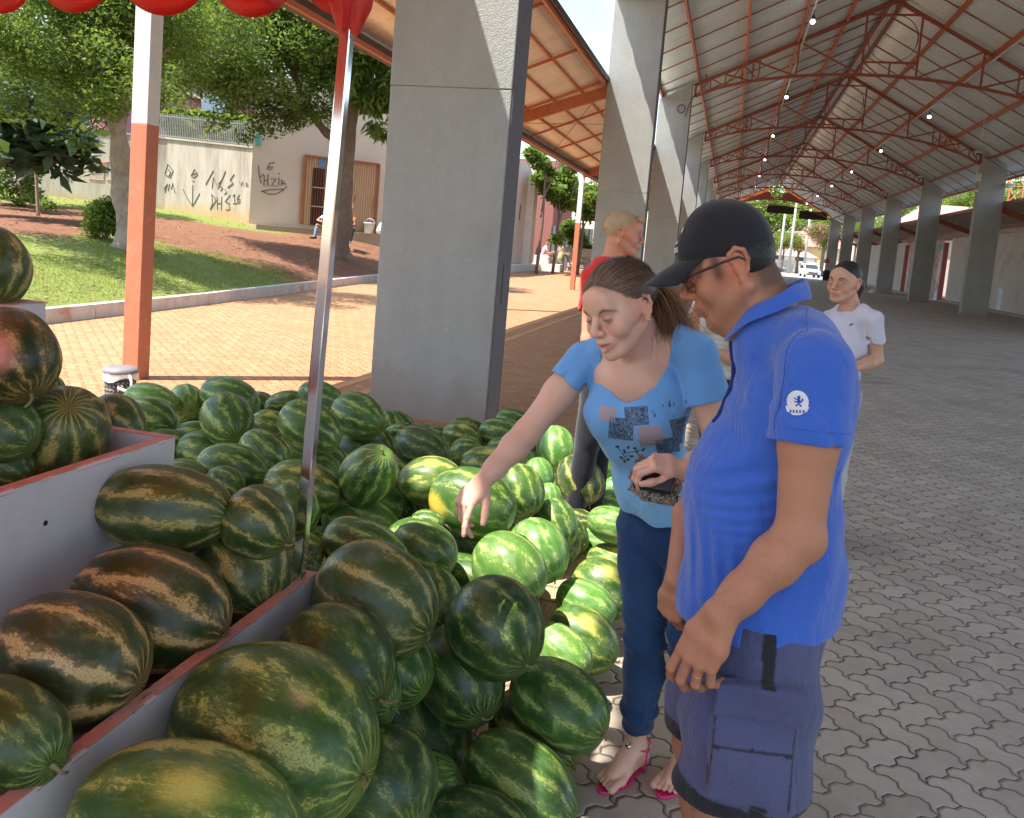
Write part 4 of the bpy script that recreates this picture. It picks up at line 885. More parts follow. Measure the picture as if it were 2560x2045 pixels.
# utility poles and wires
POLE = paint('concrete_pole', (.42, .40, .37), .8); tops = []
for i, (a, b0, b1, Y, lb) in enumerate(((305, 1240, 600, 135, 'left concrete utility pole down the street'), (445, 1200, 480, 132, 'middle tall concrete utility pole down the street'), (650, 1180, 640, 138, 'right concrete utility pole with transformer down the street'))):
    c = S(*zs(a-40, b0), Y); t = S(*zs(a, b1), Y); r = empty('utility_pole', (c[0], Y, 0), lb, 'pole', 'utility poles along the street')
    m = MB(); m.tube([(c[0], Y, 0), (c[0], Y, t[2]+1)], [.22, .14], 10); m.build('shaft', POLE, r, smooth=True)
    m = MB(); m.bar((c[0]-1.1, Y-.15, t[2]+.4), (c[0]+1.1, Y-.15, t[2]+.4), .12); m.build('crossarm', POLE, r); tops.append((c[0], Y, t[2]+.5))
    if i == 2: m = MB(); m.lathe((c[0]+.45, Y-.3, t[2]-2.2), [(.001, 0), (.32, 0), (.32, 1.0), (.001, 1.05)], 12); m.build('transformer', paint('grey_transformer', (.3, .31, .32), .5), r)
for i in range(5):
    z = 5.2+i*.55; m = MB(); p0, p1 = (-14, 133, z+.6), (26, 139, z)
    m.tube([(p0[0]+(p1[0]-p0[0])*u, p0[1]+(p1[1]-p0[1])*u, p0[2]+(p1[2]-p0[2])*u-.5*math.sin(math.pi*u)) for u in np.linspace(0, 1, 12)], .022, 4)
    tag(m.build('overhead_wire', DARKM), ('lowest', 'second lowest', 'middle', 'second highest', 'highest')[i]+' overhead wire crossing the street between the poles', 'wire', 'overhead wires')
# cars
GL = paint('dark_car_glass', (.03, .045, .05), .08, .1, 2, 0, spec=.8)
def car(x, y, L_, Wd, H, col, rot, lb, name='parked_car', pickup=False):
    r = empty(name, (0, 0, 0), lb, 'car'); body = paint('car_paint', col, .3, .04, 3, 0, coat=.6)
    prof = [(0, .28), (0, .62), (.04, .82), (.27*L_*.9, .98*H/1.6), (.36*L_, H*.97), (.5*L_, H), (.8*L_, H*.97), (.95*L_, 1.0), (L_, .9), (L_, .3)] if not pickup else [(0, .4), (0, .95), (.25*L_, 1.05), (.33*L_, H), (.6*L_, H), (.63*L_, 1.1), (L_, 1.1), (L_, .45)]
    m = MB(); m.extrude([(-Wd/2, a, b) for a, b in prof], (Wd, 0, 0)); b_ = m.build('body', body, r, bevel=.08)
    g1, g2 = (3, 4) if not pickup else (2, 3)
    (ya, za), (yb, zb_) = prof[g1], prof[g2]; m = MB(); m.extrude([(-Wd/2*.86, ya+.03, za+.04), (Wd/2*.86, ya+.03, za+.04), (Wd/2*.78, yb-.03, zb_-.06), (-Wd/2*.78, yb-.03, zb_-.06)], (0, -.05, .02)); m.build('windscreen', GL, r)
    for sx in (-1, 1): m = MB(); x_ = sx*(Wd/2+.004); q = [(x_, ya+.35, za+.02), (x_, L_*(.86 if not pickup else .6), za+.02), (x_, L_*(.78 if not pickup else .57), zb_-.1), (x_, yb+.05, zb_-.1)]; m.extrude(q, (sx*.012, 0, 0)); m.build('side_window', GL, r)
    for yy in (.19*L_, .80*L_):
        for sx in (-1, 1):
            m = MB(); m.tube([(sx*(Wd/2-.18), yy, .34), (sx*(Wd/2+.03), yy, .34)], .34, 18); w = m.build('wheel', paint('tyre_rubber', (.02, .02, .02), .8), r)
            m = MB(); m.tube([(sx*(Wd/2+.0), yy, .34), (sx*(Wd/2+.045), yy, .34)], .2, 12); h = m.build('rim', WHITEP, r)
            h.parent = w; h.location = (0, 0, 0)
    for sx in (-1, 1): m = MB(); m.box((sx*(Wd/2-.34)-.22, -.03, .72), (sx*(Wd/2-.34)+.22, .05, .86)); m.build('headlight', paint('headlight_glass', (.7, .75, .78), .1), r)
    m = MB(); m.box((-Wd*.3, -.025, .5), (Wd*.3, .03, .68)); m.build('grille', DARKM, r)
    m = MB(); m.box((-Wd/2+.1, -.06, .28), (Wd/2-.1, .02, .46)); m.build('bumper', paint('bumper_plastic', (.06, .06, .06), .6), r)
    r.location = (x, y, 0); r.rotation_euler = (0, 0, rot); return r
c = atz(*zs(700, 1430), 0.0); cY = 108.0
q = at(*zs(560, 1400), 78+30); 
car(12.0-1.9+.0, 111, 4.5, 1.85, 1.68, (.72, .75, .75), R(6), 'white car with its front towards the hall, parked at the street end', 'parked_car')
car(14.6, 119, 5.2, 1.95, 1.75, (.10, .04, .06), R(-85), 'dark maroon pickup behind the white car', 'pickup_truck', True)
car(7.6, 128, 4.2, 1.75, 1.45, (.05, .05, .06), R(80), 'dark car across the street left of the white car')
r = empty('garden_wall', (0, 146, 0), 'pale garden wall along the far side of the street', 'wall'); m = MB(); m.box((-30, 148, 0), (40, 148.3, 2.0)); m.build('wall_face', paint('pale_garden_wall', (.6, .55, .46), .85, .15, .5), r)
# road marking patch
m = MB(); m.box((4.5, 106, .0), (4.7, 109, .006)); m.box((4.5, 112, 0), (4.7, 115, .006)); tag(m.build('road_marking', WHITEP), kind='structure')
# (id, x, y, z, half length, half height, tilt, turn, kind, label)
MEL = [
    (-1.263, 1.726, 0.878, 0.1538, 0.1081, 5.0, 25.0, 'b', 'brown tinged watermelon lying against the back board of the lowest tray, starred end right'),
    (-1.049, 1.793, 0.858, 0.0882, 0.0863, 35.0, 20.0, 'b', 'watermelon with a curled stalk squeezed into the far corner of the lowest tray'),
    (-1.104, 1.812, 0.701, 0.1224, 0.1224, 50.0, 35.0, 'b', 'watermelon beside the foot of the chrome pole in the lowest tray, pale star below'),
    (-1.126, 1.503, 0.745, 0.1646, 0.1241, 20.0, 15.0, 'o', 'orange banded watermelon in the middle of the lowest tray with a dry stalk'),
    (-1.104, 1.251, 0.758, 0.1367, 0.1225, 25.0, 20.0, 'o', 'large orange and yellow banded watermelon in the lowest tray, second from the left edge'),
    (-1.052, 1.053, 0.742, 0.0776, 0.1112, 40.0, 40.0, 'd', 'dark watermelon cut by the left edge in the lowest tray'),
    (-1.62, 1.608, 1.225, 0.111, 0.113, 60.0, 30.0, 'p', 'watermelon with a pink sun scald patch on top of the middle tray pile'),
    (-1.6, 1.763, 1.01, 0.1207, 0.1146, -80.0, 60.0, 'b', 'round watermelon with an orange star of stripes round its upturned end in the middle tray'),
    (-1.647, 2.006, 0.979, 0.0822, 0.0868, 40.0, 20.0, 'b', 'watermelon with a thin brown stalk at the right corner of the middle tray'),
    (-1.623, 1.601, 0.97, 0.0553, 0.0744, 30.0, 20.0, 'd', 'watermelon with a curved stalk at the left edge of the middle tray'),
    (-1.70, 1.817, 1.104, 0.040, 0.040, 30.0, 30.0, 'm', 'small watermelon peeping out behind the pink patched one'),
    (-1.62, 1.60, 1.05, 0.080, 0.080, 30.0, 30.0, 'd', 'dark watermelon in the shade under the pink patched one'),
    (-1.92, 1.833, 1.408, 0.108, 0.110, 80.0, 30.0, 'b', 'watermelon on the top tray at the left edge, its brown scar facing out'),
    (-3.538, 4.646, 0.359, 0.1666, 0.1145, 10.0, 20.0, 'l', 'pale sunlit watermelon at the far left of the pile, beside the litter bin'),
    (-2.937, 3.872, 0.475, 0.1303, 0.1043, 25.0, 20.0, 'm', 'green watermelon right behind the corner of the middle tray'),
    (-3.454, 4.898, 0.322, 0.1193, 0.1139, 60.0, 65.0, 'l', 'pale sunlit watermelon with a white star end facing the camera'),
    (-3.68, 5.145, 0.167, 0.1486, 0.1086, 10.0, 10.0, 'l', 'pale sunlit watermelon under the white starred one'),
    (-3.506, 5.001, 0.137, 0.1331, 0.1054, -15.0, 10.0, 'm', 'green watermelon under the pale ones at the left of the pile'),
    (-2.691, 3.907, 0.395, 0.1125, 0.0865, 0.0, 10.0, 'm', 'half hidden watermelon left below the round one on the pile'),
    (-3.127, 4.888, 0.402, 0.1812, 0.1332, 10.0, 20.0, 'm', 'highest watermelon at the back left of the pile'),
    (-3.215, 5.137, 0.305, 0.1593, 0.1341, 30.0, 45.0, 'm', 'watermelon with a small white stalk lying against the highest back left one'),
    (-2.401, 3.749, 0.56, 0.1394, 0.1271, 60.0, 50.0, 'm', 'round blue green watermelon sitting on top of the left part of the pile'),
    (-2.533, 3.777, 0.364, 0.1461, 0.1044, 10.0, 10.0, 'm', 'long green watermelon touching the corner of the middle tray'),
    (-1.805, 2.871, 0.612, 0.1402, 0.0914, 8.0, 15.0, 'm', 'long green watermelon with a white scratch in front of the round one'),
    (-1.953, 3.357, 0.545, 0.12, 0.0909, 35.0, 15.0, 'm', 'striped watermelon left of the pole behind the one with the white scratch'),
    (-3.019, 5.478, 0.248, 0.1583, 0.1172, -10.0, 10.0, 'm', 'watermelon with a hooked brown stalk behind the pole on its left'),
    (-2.721, 4.706, 0.303, 0.1117, 0.0965, 5.0, 10.0, 'y', 'yellowish green watermelon with a hooked stalk left of the pole'),
    (-2.775, 5.521, 0.327, 0.1693, 0.1226, 15.0, 10.0, 'm', 'watermelon at the back of the pile right behind the pole'),
    (-1.919, 3.72, 0.593, 0.1623, 0.1227, 28.0, 15.0, 'm', 'large watermelon crossed by the chrome pole near the top of the pile'),
    (-1.956, 4.369, 0.526, 0.1554, 0.1234, 20.0, 30.0, 'm', 'watermelon with yellow top and starred right end standing high right of the pole'),
    (-2.11, 5.233, 0.279, 0.0922, 0.103, 60.0, 20.0, 'm', 'small watermelon tucked behind the yellow topped one on its right'),
    (-2.224, 4.804, 0.259, 0.086, 0.0759, 0.0, 10.0, 'l', 'sliver of pale watermelon beneath the yellow topped one'),
    (-1.944, 4.446, 0.285, 0.1631, 0.1119, 15.0, 15.0, 'd', 'dark watermelon under the yellow topped one right of the pole'),
    (-1.96, 4.772, 0.273, 0.0844, 0.0943, 50.0, 20.0, 'd', 'dark watermelon behind the round one with its stalk on top'),
    (-1.229, 2.864, 0.675, 0.1217, 0.1021, -60.0, 45.0, 'm', 'round watermelon with a tiny stalk on top right of the pole'),
    (-1.982, 3.808, 0.356, 0.1712, 0.1141, 5.0, 10.0, 'y', 'watermelon with yellow band crossed by the chrome pole'),
    (-1.449, 2.786, 0.615, 0.1465, 0.0957, 8.0, 10.0, 'y', 'long watermelon with pale yellow blotches crossed by the chrome pole'),
    (-1.363, 2.548, 0.611, 0.0935, 0.0908, 70.0, 30.0, 'm', 'rounded watermelon low against the left side of the pole'),
    (-1.734, 2.711, 0.601, 0.0747, 0.0687, 30.0, 20.0, 'm', 'small watermelon behind the brown one in the tray'),
    (-1.17, 2.242, 0.601, 0.0752, 0.0655, 0.0, 10.0, 'y', 'low watermelon just right of the foot of the pole'),
    (-1.117, 2.121, 0.6, 0.0691, 0.0576, 0.0, 10.0, 'd', 'lowest dim watermelon showing behind the foot of the pole'),
    (-1.266, 2.925, 0.465, 0.1668, 0.1019, 12.0, 10.0, 'g', 'bright light green watermelon in the middle of the pile'),
    (-0.99, 2.33, 0.612, 0.1627, 0.0912, 18.0, 10.0, 'm', 'long mottled watermelon below the bright light green one'),
    (-1.354, 5.733, 0.29, 0.1484, 0.1084, 10.0, 10.0, 'm', 'highest watermelon at the back right behind the pointing arm'),
    (-1.349, 5.332, 0.293, 0.1548, 0.1121, 5.0, 10.0, 'm', 'striped watermelon at the back beside the foot of the big column'),
    (-1.584, 5.193, 0.284, 0.129, 0.0948, 5.0, 15.0, 'y', 'yellow topped watermelon at the foot of the big column'),
    (-1.754, 5.189, 0.266, 0.0848, 0.0636, 0.0, 10.0, 'm', 'small watermelon touching the foot of the big column'),
    (-1.884, 4.893, 0.341, 0.0707, 0.0556, 0.0, 10.0, 'm', 'far small watermelon left of the foot of the big column'),
    (-1.912, 5.034, 0.255, 0.1403, 0.0987, 5.0, 10.0, 'y', 'yellowish watermelon behind the large dark one by the column'),
    (-1.506, 4.223, 0.432, 0.1715, 0.1129, 15.0, 30.0, 'd', 'large dark watermelon with a starred left end in front of the big column'),
    (-1.418, 4.776, 0.291, 0.1017, 0.0968, -30.0, 35.0, 'm', 'watermelon with its stalk end low on the left, next to the large dark one'),
    (-1.058, 3.104, 0.616, 0.1245, 0.0957, -8.0, 10.0, 'y', 'watermelon with broad yellow streaks lying in front of the large dark one'),
    (-1.271, 5.066, 0.272, 0.0964, 0.0761, 0.0, 10.0, 'm', 'watermelon glimpsed above the pointing forearm'),
    (-1.112, 4.146, 0.415, 0.1379, 0.1003, 0.0, 10.0, 'y', 'watermelon with a brownish band just above the forearm'),
    (-0.85, 2.99, 0.593, 0.1642, 0.1307, 12.0, 15.0, 'w', 'big watermelon with a yellow ground spot right behind the pointing hand'),
    (-1.106, 3.215, 0.489, 0.073, 0.0862, 60.0, 10.0, 'm', 'watermelon hidden behind the one with the yellow ground spot'),
    (-0.916, 2.685, 0.602, 0.0583, 0.0444, 0.0, 10.0, 'm', 'small watermelon under the one with the yellow ground spot'),
    (-0.808, 3.619, 0.473, 0.1086, 0.1195, 60.0, 20.0, 'm', 'shaded watermelon with small stalk below the forearm'),
    (-0.944, 5.17, 0.298, 0.1172, 0.1477, 80.0, 20.0, 'l', 'upright sunlit watermelon right under the upper arm'),
    (-0.853, 4.25, 0.378, 0.076, 0.0928, 70.0, 10.0, 'l', 'narrow slice of sunlit watermelon below the upper arm'),
    (-0.689, 4.582, 0.288, 0.1349, 0.1439, 60.0, 15.0, 'b', 'watermelon half in sun and half in brown shade near the blue shirt'),
    (-0.703, 5.244, 0.215, 0.1355, 0.133, 40.0, 15.0, 'l', "sunlit watermelon nearest the woman's waist"),
    (-0.802, 4.732, 0.143, 0.1075, 0.1262, 60.0, 20.0, 'l', 'sunlit watermelon with a curled tendril below the half brown one'),
    (-0.742, 4.011, 0.338, 0.0636, 0.0756, 70.0, 10.0, 'l', 'striped watermelon wedged left of the one with the tendril'),
    (-0.649, 3.707, 0.318, 0.0993, 0.1122, 60.0, 20.0, 'm', 'watermelon split by a curved shadow on the edge of the pile'),
    (-0.625, 3.227, 0.361, 0.1162, 0.1291, 50.0, 25.0, 'l', 'glossy bright green watermelon beside the wooden slats'),
    (-0.642, 2.798, 0.44, 0.1387, 0.1175, 35.0, 15.0, 'g', 'large sunlit mottled watermelon below the pointing hand'),
    (-0.8, 2.901, 0.329, 0.1308, 0.0981, 12.0, 15.0, 'w', 'watermelon with a yellow and pink streak half in the shade'),
    (-0.856, 2.491, 0.581, 0.1073, 0.0905, 20.0, 15.0, 'm', 'dark striped watermelon under the pointing finger'),
    (-0.786, 1.943, 0.647, 0.1596, 0.1441, 25.0, 20.0, 'b', 'very large brown mottled watermelon on the near part of the pile'),
    (-0.523, 2.174, 0.526, 0.1344, 0.1333, 40.0, 20.0, 'd', 'dark watermelon with a bright sunlit rim in the middle of the near pile'),
    (-0.63, 2.235, 0.337, 0.1253, 0.1427, 55.0, 30.0, 'd', 'dark watermelon with rows of yellow flecks and a dry stalk pointing down'),
    (-0.774, 1.696, 0.605, 0.1356, 0.1246, 35.0, 25.0, 'd', 'smooth dark watermelon left of the flecked one'),
    (-0.737, 2.27, 0.123, 0.1295, 0.175, 60.0, 30.0, 'd', 'very dark upright watermelon low in the near pile'),
    (-0.762, 2.383, 0.481, 0.0717, 0.0965, 70.0, 20.0, 'm', 'green watermelon squeezed behind the very large brown mottled one'),
    (-0.339, 2.274, 0.291, 0.1467, 0.1181, 22.0, 15.0, 'm', 'striped watermelon on the ground with a round patch of sun near the foot'),
    (-0.422, 2.388, 0.113, 0.1461, 0.1193, 28.0, 20.0, 'b', 'brown green watermelon on the ground behind the one with scarred skin'),
    (-0.391, 2.076, 0.162, 0.1602, 0.1153, 25.0, 15.0, 'm', 'watermelon with grey scarred skin and a leaf shaped patch of sun'),
    (-0.438, 1.862, 0.174, 0.1218, 0.0838, 10.0, 15.0, 'd', 'dark watermelon cut by the bottom edge'),
    (-0.627, 1.671, 0.361, 0.1151, 0.1151, 50.0, 25.0, 'd', 'dark watermelon in the bottom middle beside the huge one'),
    (-0.761, 1.4, 0.606, 0.1978, 0.1596, 22.0, 25.0, 'h', 'huge glossy watermelon in the foreground with tan spots and a starred right end'),
    (-0.748, 1.11, 0.614, 0.177, 0.1319, 15.0, 15.0, 'y', 'yellow green watermelon at the bottom edge in front of the tray'),
    (-0.42, 2.766, 0.196, 0.1109, 0.0832, 30.0, 15.0, 'l', 'sunlit watermelon with its left end in shade at the foot of the pile'),
    (-0.38, 2.966, 0.156, 0.1358, 0.118, 20.0, 15.0, 'y', 'glaring sunlit watermelon with a yellow top in the ground row'),
    (-0.411, 3.224, 0.181, 0.1214, 0.0894, 15.0, 15.0, 'l', 'sunlit watermelon with broken white bands in the ground row'),
    (-0.366, 3.436, 0.173, 0.1385, 0.1182, 20.0, 15.0, 'y', 'sunlit watermelon with a yellow and orange blotch beside the jeans'),
    (-0.39, 3.921, 0.092, 0.1266, 0.0959, 5.0, 10.0, 'y', 'sunlit watermelon with golden stripes halfway along the ground row'),
    (-0.445, 4.138, 0.097, 0.1417, 0.1012, 5.0, 10.0, 'l', 'smooth pale sunlit watermelon in the middle of the ground row'),
    (-0.412, 3.918, 0.288, 0.1184, 0.0879, 5.0, 10.0, 'l', 'sunlit watermelon with a curled tendril on its left in the ground row'),
    (-0.507, 4.813, 0.094, 0.1265, 0.0984, 5.0, 10.0, 'l', 'fourth sunlit watermelon from the far end of the ground row'),
    (-0.538, 5.173, 0.087, 0.1105, 0.0904, 0.0, 10.0, 'l', 'third sunlit watermelon from the far end of the ground row'),
    (-0.567, 5.535, 0.093, 0.1019, 0.0965, 0.0, 10.0, 'l', 'far sunlit watermelon of the ground row beside the shirt hem'),
]
FILL = [
    (-1.7, 2.527, 0.455, 0.125, 0.103, 35, 25, 'b'),
    (-1.405, 2.594, 0.442, 0.133, 0.11, -34, 30, 'm'),
    (-1.2, 3.305, 0.309, 0.121, 0.1, -19, 33, 'g'),
    (-1.937, 5.451, 0.161, 0.124, 0.102, 26, 39, 'm'),
    (-1.556, 2.388, 0.419, 0.132, 0.109, 32, 0, 'g'),
    (-1.114, 5.347, 0.201, 0.132, 0.109, 16, 8, 'b'),
    (-0.91, 3.698, 0.333, 0.136, 0.112, 23, 33, 'm'),
    (-1.909, 2.656, 0.572, 0.125, 0.103, -38, 31, 'm'),
    (-2.964, 3.862, 0.275, 0.142, 0.117, 42, 8, 'b'),
    (-1.82, 3.12, 0.411, 0.134, 0.111, 41, 10, 'm'),
    (-1.628, 5.47, 0.243, 0.137, 0.113, 18, 0, 'b'),
    (-2.49, 4.017, 0.377, 0.131, 0.108, -20, 13, 'd'),
    (-2.066, 2.722, 0.187, 0.127, 0.105, -7, 0, 'd'),
    (-0.759, 3.414, 0.149, 0.137, 0.113, 35, 34, 'd'),
    (-0.799, 1.853, 0.452, 0.121, 0.1, 19, 33, 'm'),
    (-1.085, 5.083, 0.149, 0.131, 0.108, 55, 14, 'g'),
    (-1.473, 2.445, 0.254, 0.131, 0.108, -9, 34, 'm'),
    (-0.659, 4.003, 0.164, 0.125, 0.103, 14, 36, 'd'),
    (-1.335, 2.159, 0.494, 0.14, 0.116, -28, 29, 'd'),
    (-2.739, 3.535, 0.307, 0.127, 0.105, 32, 8, 'm'),
    (-1.095, 2.226, 0.398, 0.123, 0.101, 29, 3, 'b'),
    (-1.673, 2.77, 0.419, 0.142, 0.118, -22, 36, 'g'),
    (-1.461, 3.137, 0.438, 0.133, 0.11, 5, 1, 'm'),
    (-3.236, 5.496, 0.212, 0.127, 0.105, 34, 24, 'd'),
    (-0.923, 3.315, 0.383, 0.14, 0.115, 8, 3, 'm'),
    (-1.322, 3.301, 0.452, 0.14, 0.116, 0, 1, 'm'),
    (-1.62, 2.43, 0.146, 0.123, 0.102, 7, 40, 'm'),
    (-1.564, 4.014, 0.301, 0.121, 0.1, 32, 11, 'm'),
    (-3.059, 3.662, 0.374, 0.143, 0.118, 27, 30, 'b'),
    (-0.965, 2.73, 0.48, 0.128, 0.106, -2, 19, 'm'),
    (-1.225, 2.342, 0.333, 0.139, 0.115, 14, 23, 'b'),
    (-0.671, 3.815, 0.175, 0.126, 0.104, -13, 35, 'd'),
    (-1.926, 2.596, 0.386, 0.125, 0.103, 43, 9, 'm'),
    (-3.117, 3.763, 0.111, 0.127, 0.105, -8, 28, 'm'),
    (-1.209, 2.552, 0.386, 0.125, 0.104, 57, 16, 'g'),
    (-0.648, 1.936, 0.125, 0.144, 0.119, -36, 18, 'm'),
    (-1.007, 2.102, 0.495, 0.132, 0.109, 57, 27, 'm'),
    (-0.752, 1.76, 0.186, 0.131, 0.108, 47, 12, 'd'),
    (-1.63, 3.024, 0.395, 0.135, 0.112, 17, 3, 'm'),
    (-2.111, 5.418, 0.23, 0.124, 0.103, 43, 16, 'm'),
    (-1.258, 2.12, 0.301, 0.122, 0.101, 11, 0, 'm'),
    (-0.929, 2.153, 0.114, 0.127, 0.105, -36, 23, 'm'),
    (-1.414, 2.971, 0.29, 0.135, 0.111, 21, 21, 'd'),
    (-0.782, 4.146, 0.117, 0.138, 0.114, -14, 44, 'g'),
    (-1.973, 4.009, 0.349, 0.125, 0.103, 36, 23, 'm'),
    (-0.827, 2.418, 0.298, 0.139, 0.115, 44, 41, 'm'),
    (-0.654, 4.29, 0.106, 0.127, 0.105, -23, 27, 'b'),
    (-0.84, 3.082, 0.385, 0.135, 0.111, 24, 17, 'm'),
    (-1.439, 2.114, 0.209, 0.124, 0.103, -1, 41, 'd'),
    (-0.79, 2.071, 0.422, 0.131, 0.108, 33, 26, 'm'),
    (-1.293, 3.123, 0.508, 0.125, 0.103, 17, 8, 'm'),
    (-2.775, 3.765, 0.341, 0.133, 0.11, 2, 8, 'm'),
]
MEL += [(*f, "watermelon low in the heap, showing only through a gap between the upper ones") for f in FILL]
# ================================================================== WATERMELONS
def melon_mat(name, dark, dark2, light, light2, cover=.0, bands=10, patch=None, star=1.0, sw=.85, mw=2.3):
    t = NT(name); co = t.tc.outputs['Object']
    oi = t.n('ShaderNodeObjectInfo'); rv = oi.outputs['Random']
    sh = t.comb(t.math('MULTIPLY', rv, 37), t.math('MULTIPLY', rv, 11), t.math('MULTIPLY', rv, 23))
    va = t.n('ShaderNodeVectorMath', operation='ADD'); t.l(co, va.inputs[0]); t.l(sh, va.inputs[1]); cs = va.outputs[0]
    X, Y, Z = t.xyz(co)
    lo = t.noise(t.mapv(cs, (1.2, 1.6, 1.6)), 1.3, 3, .55)
    th = t.math('DIVIDE', t.math('ARCTAN2', Z, Y), 2*math.pi)
    th = t.math('ADD', th, t.math('MULTIPLY', t.math('SUBTRACT', lo, .5), .10))
    s = t.math('MULTIPLY', t.math('ABSOLUTE', t.math('SUBTRACT', t.math('FRACT', t.math('MULTIPLY_ADD', th, float(bands), 3.0)), .5)), 2.0)
    fine = t.noise(t.mapv(cs, (5, 9, 9)), 2.3, 9, .74, .6)
    med = t.noise(t.mapv(cs, (1.5, 3.2, 3.2)), 1.5, 4, .6)
    e = t.math('ADD', t.math('ADD', t.math('MULTIPLY_ADD', s, sw, .48-sw*.5), t.math('MULTIPLY', t.math('SUBTRACT', fine, .5), 2.2)), t.math('MULTIPLY', t.math('SUBTRACT', med, .5), mw))
    pole = t.smooth(t.math('ABSOLUTE', X), .78, .97)
    m1 = t.smooth(e, .74-cover, .94-cover)
    # towards the ends the bands narrow to thin rays
    rays = t.math('MULTIPLY', t.smooth(t.math('ABSOLUTE', t.math('SUBTRACT', t.math('FRACT', t.math('MULTIPLY', th, 2.0*bands)), .5)), .30, .44), .8*star)
    mask = t.math('ADD', t.math('MULTIPLY', m1, t.math('SUBTRACT', 1.0, pole)), t.math('MULTIPLY', rays, pole))
    speck = t.noise(t.mapv(cs, (14, 18, 18)), 2.6, 6, .7)
    big = t.noise(cs, 1.1, 4, .6)
    base = t.mix(t.smooth(big, .35, .65), dark, dark2)
    halo = t.smooth(e, .15-cover, .85-cover, 0, .60)
    base = t.mix(halo, base, t.mix(.5, dark2, light))
    lt = t.mix(t.smooth(speck, .4, .62), light, light2)
    lt = t.mix(t.smooth(speck, .46, .36, 0, .7), lt, dark2)
    c = t.mix(mask, base, lt)
    tint = t.ramp(t.math('FRACT', t.math('MULTIPLY', rv, 7.13)), [(0, (.86, .93, .80)), (.5, (1, 1, 1)), (1, (1.0, .93, .78))])
    c = t.mix(.75, c, t.mix(1.0, c, tint, 'MULTIPLY'))
    if patch:               # a ground spot or a scald on one side
        pc, px_, py_, pz_, pr = patch
        d = t.n('ShaderNodeVectorMath', operation='DISTANCE'); t.l(co, d.inputs[0]); d.inputs[1].default_value = (px_, py_, pz_)
        pm = t.smooth(t.math('ADD', d.outputs['Value'], t.math('MULTIPLY', t.math('SUBTRACT', fine, .5), .5)), pr+.12, pr-.22)
        c = t.mix(pm, c, t.mix(t.smooth(speck, .35, .6), pc, tuple(min(1, q*1.25) for q in pc)))
    scar = t.smooth(t.noise(t.mapv(cs, (7, 7, 7)), 3.0, 2, .5), .765, .79, 0, .8); c = t.mix(scar, c, (.36, .33, .20))
    vein = t.noise(t.mapv(cs, (1, 6, 6)), 5, 5, .6)
    h = t.math('ADD', t.math('MULTIPLY', big, .6), t.math('ADD', t.math('MULTIPLY', vein, .10), t.math('MULTIPLY', t.math('MULTIPLY', rays, pole), -.25)))
    t.bump(h, .35, .012)
    bloom = t.noise(cs, 2.2, 5, .65)      # waxy bloom dulls the skin in places
    c = t.mix(t.smooth(bloom, .5, .75, 0, .16), c, (.36, .42, .36))
    return t.set(color=c, rough=t.smooth(bloom, .35, .65, .30, .50), spec=.42, coat=.04)
G = dict(
    m=melon_mat('watermelon_skin', (.026, .080, .018), (.055, .140, .028), (.23, .35, .075), (.42, .50, .15), .04),
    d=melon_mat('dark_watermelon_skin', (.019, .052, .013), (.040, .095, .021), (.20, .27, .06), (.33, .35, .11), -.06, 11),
    b=melon_mat('brownish_watermelon_skin', (.024, .058, .013), (.050, .088, .019), (.28, .28, .08), (.46, .40, .15), .0, 10, sw=1.2, mw=1.8),
    o=melon_mat('orange_banded_watermelon_skin', (.020, .042, .010), (.050, .055, .014), (.46, .31, .10), (.60, .42, .17), -.02, 9, sw=1.35, mw=1.5),
    p=melon_mat('scalded_watermelon_skin', (.018, .034, .009), (.055, .055, .014), (.36, .26, .09), (.50, .34, .13), -.04, 9, ((.50, .17, .12), .25, -.75, .55, .42)),
    l=melon_mat('sunlit_pale_watermelon_skin', (.07, .19, .034), (.11, .26, .05), (.30, .46, .12), (.50, .60, .24), .05, 11),  # lighter greens for melons in the sun: sunlight painted into the skin
    g=melon_mat('light_green_watermelon_skin', (.075, .18, .035), (.10, .23, .045), (.33, .45, .13), (.48, .56, .20), .0, 10),
    y=melon_mat('yellow_banded_watermelon_skin', (.036, .10, .018), (.07, .16, .03), (.36, .42, .09), (.52, .50, .14), .05, 9, ((.46, .42, .09), .1, -.4, .85, .26)),
    w=melon_mat('yellow_spotted_watermelon_skin', (.030, .085, .016), (.05, .13, .022), (.22, .32, .07), (.36, .44, .12), -.02, 10, ((.55, .43, .06), -.66, -.62, -.25, .42)),
    h=melon_mat('huge_watermelon_skin', (.026, .075, .015), (.055, .125, .022), (.32, .37, .07), (.50, .50, .14), .06, 10, ((.42, .30, .14), .38, -.35, .86, .10)))
def melon_mesh(seed):
    g = np.random.default_rng(seed); nu, nv = 56, 34
    V = []; ph = g.uniform(0, 6.28, 6)
    for i in range(nv+1):
        a = -math.pi/2+math.pi*i/nv
        for j in range(nu):
            t = 2*math.pi*j/nu; x = math.sin(a); rr = math.cos(a)
            rr = abs(rr)**.90*(1 if rr >= 0 else 1)
            bulge = 1+.035*math.sin(1.4*a+ph[0])+.022*math.sin(2*t+ph[1])*math.cos(a)+.012*math.sin(3*t+ph[2]+2*a)
            rib = 1+.010*math.cos(10*t+ph[3])*math.cos(a)**.5 if math.cos(a) > 0 else 1
            dip = -.05*math.exp(-((abs(a)-math.pi/2)/.16)**2)*np.sign(a)
            V.append((x*1.0+dip+.03*math.cos(t+ph[4])*math.cos(a)*math.sin(a), rr*math.cos(t)*bulge*rib, rr*math.sin(t)*bulge*rib))
    F = [(i*nu+j, i*nu+(j+1) % nu, (i+1)*nu+(j+1) % nu, (i+1)*nu+j) for i in range(nv) for j in range(nu)]
    return mesh_np('watermelon', V, F, None, True)
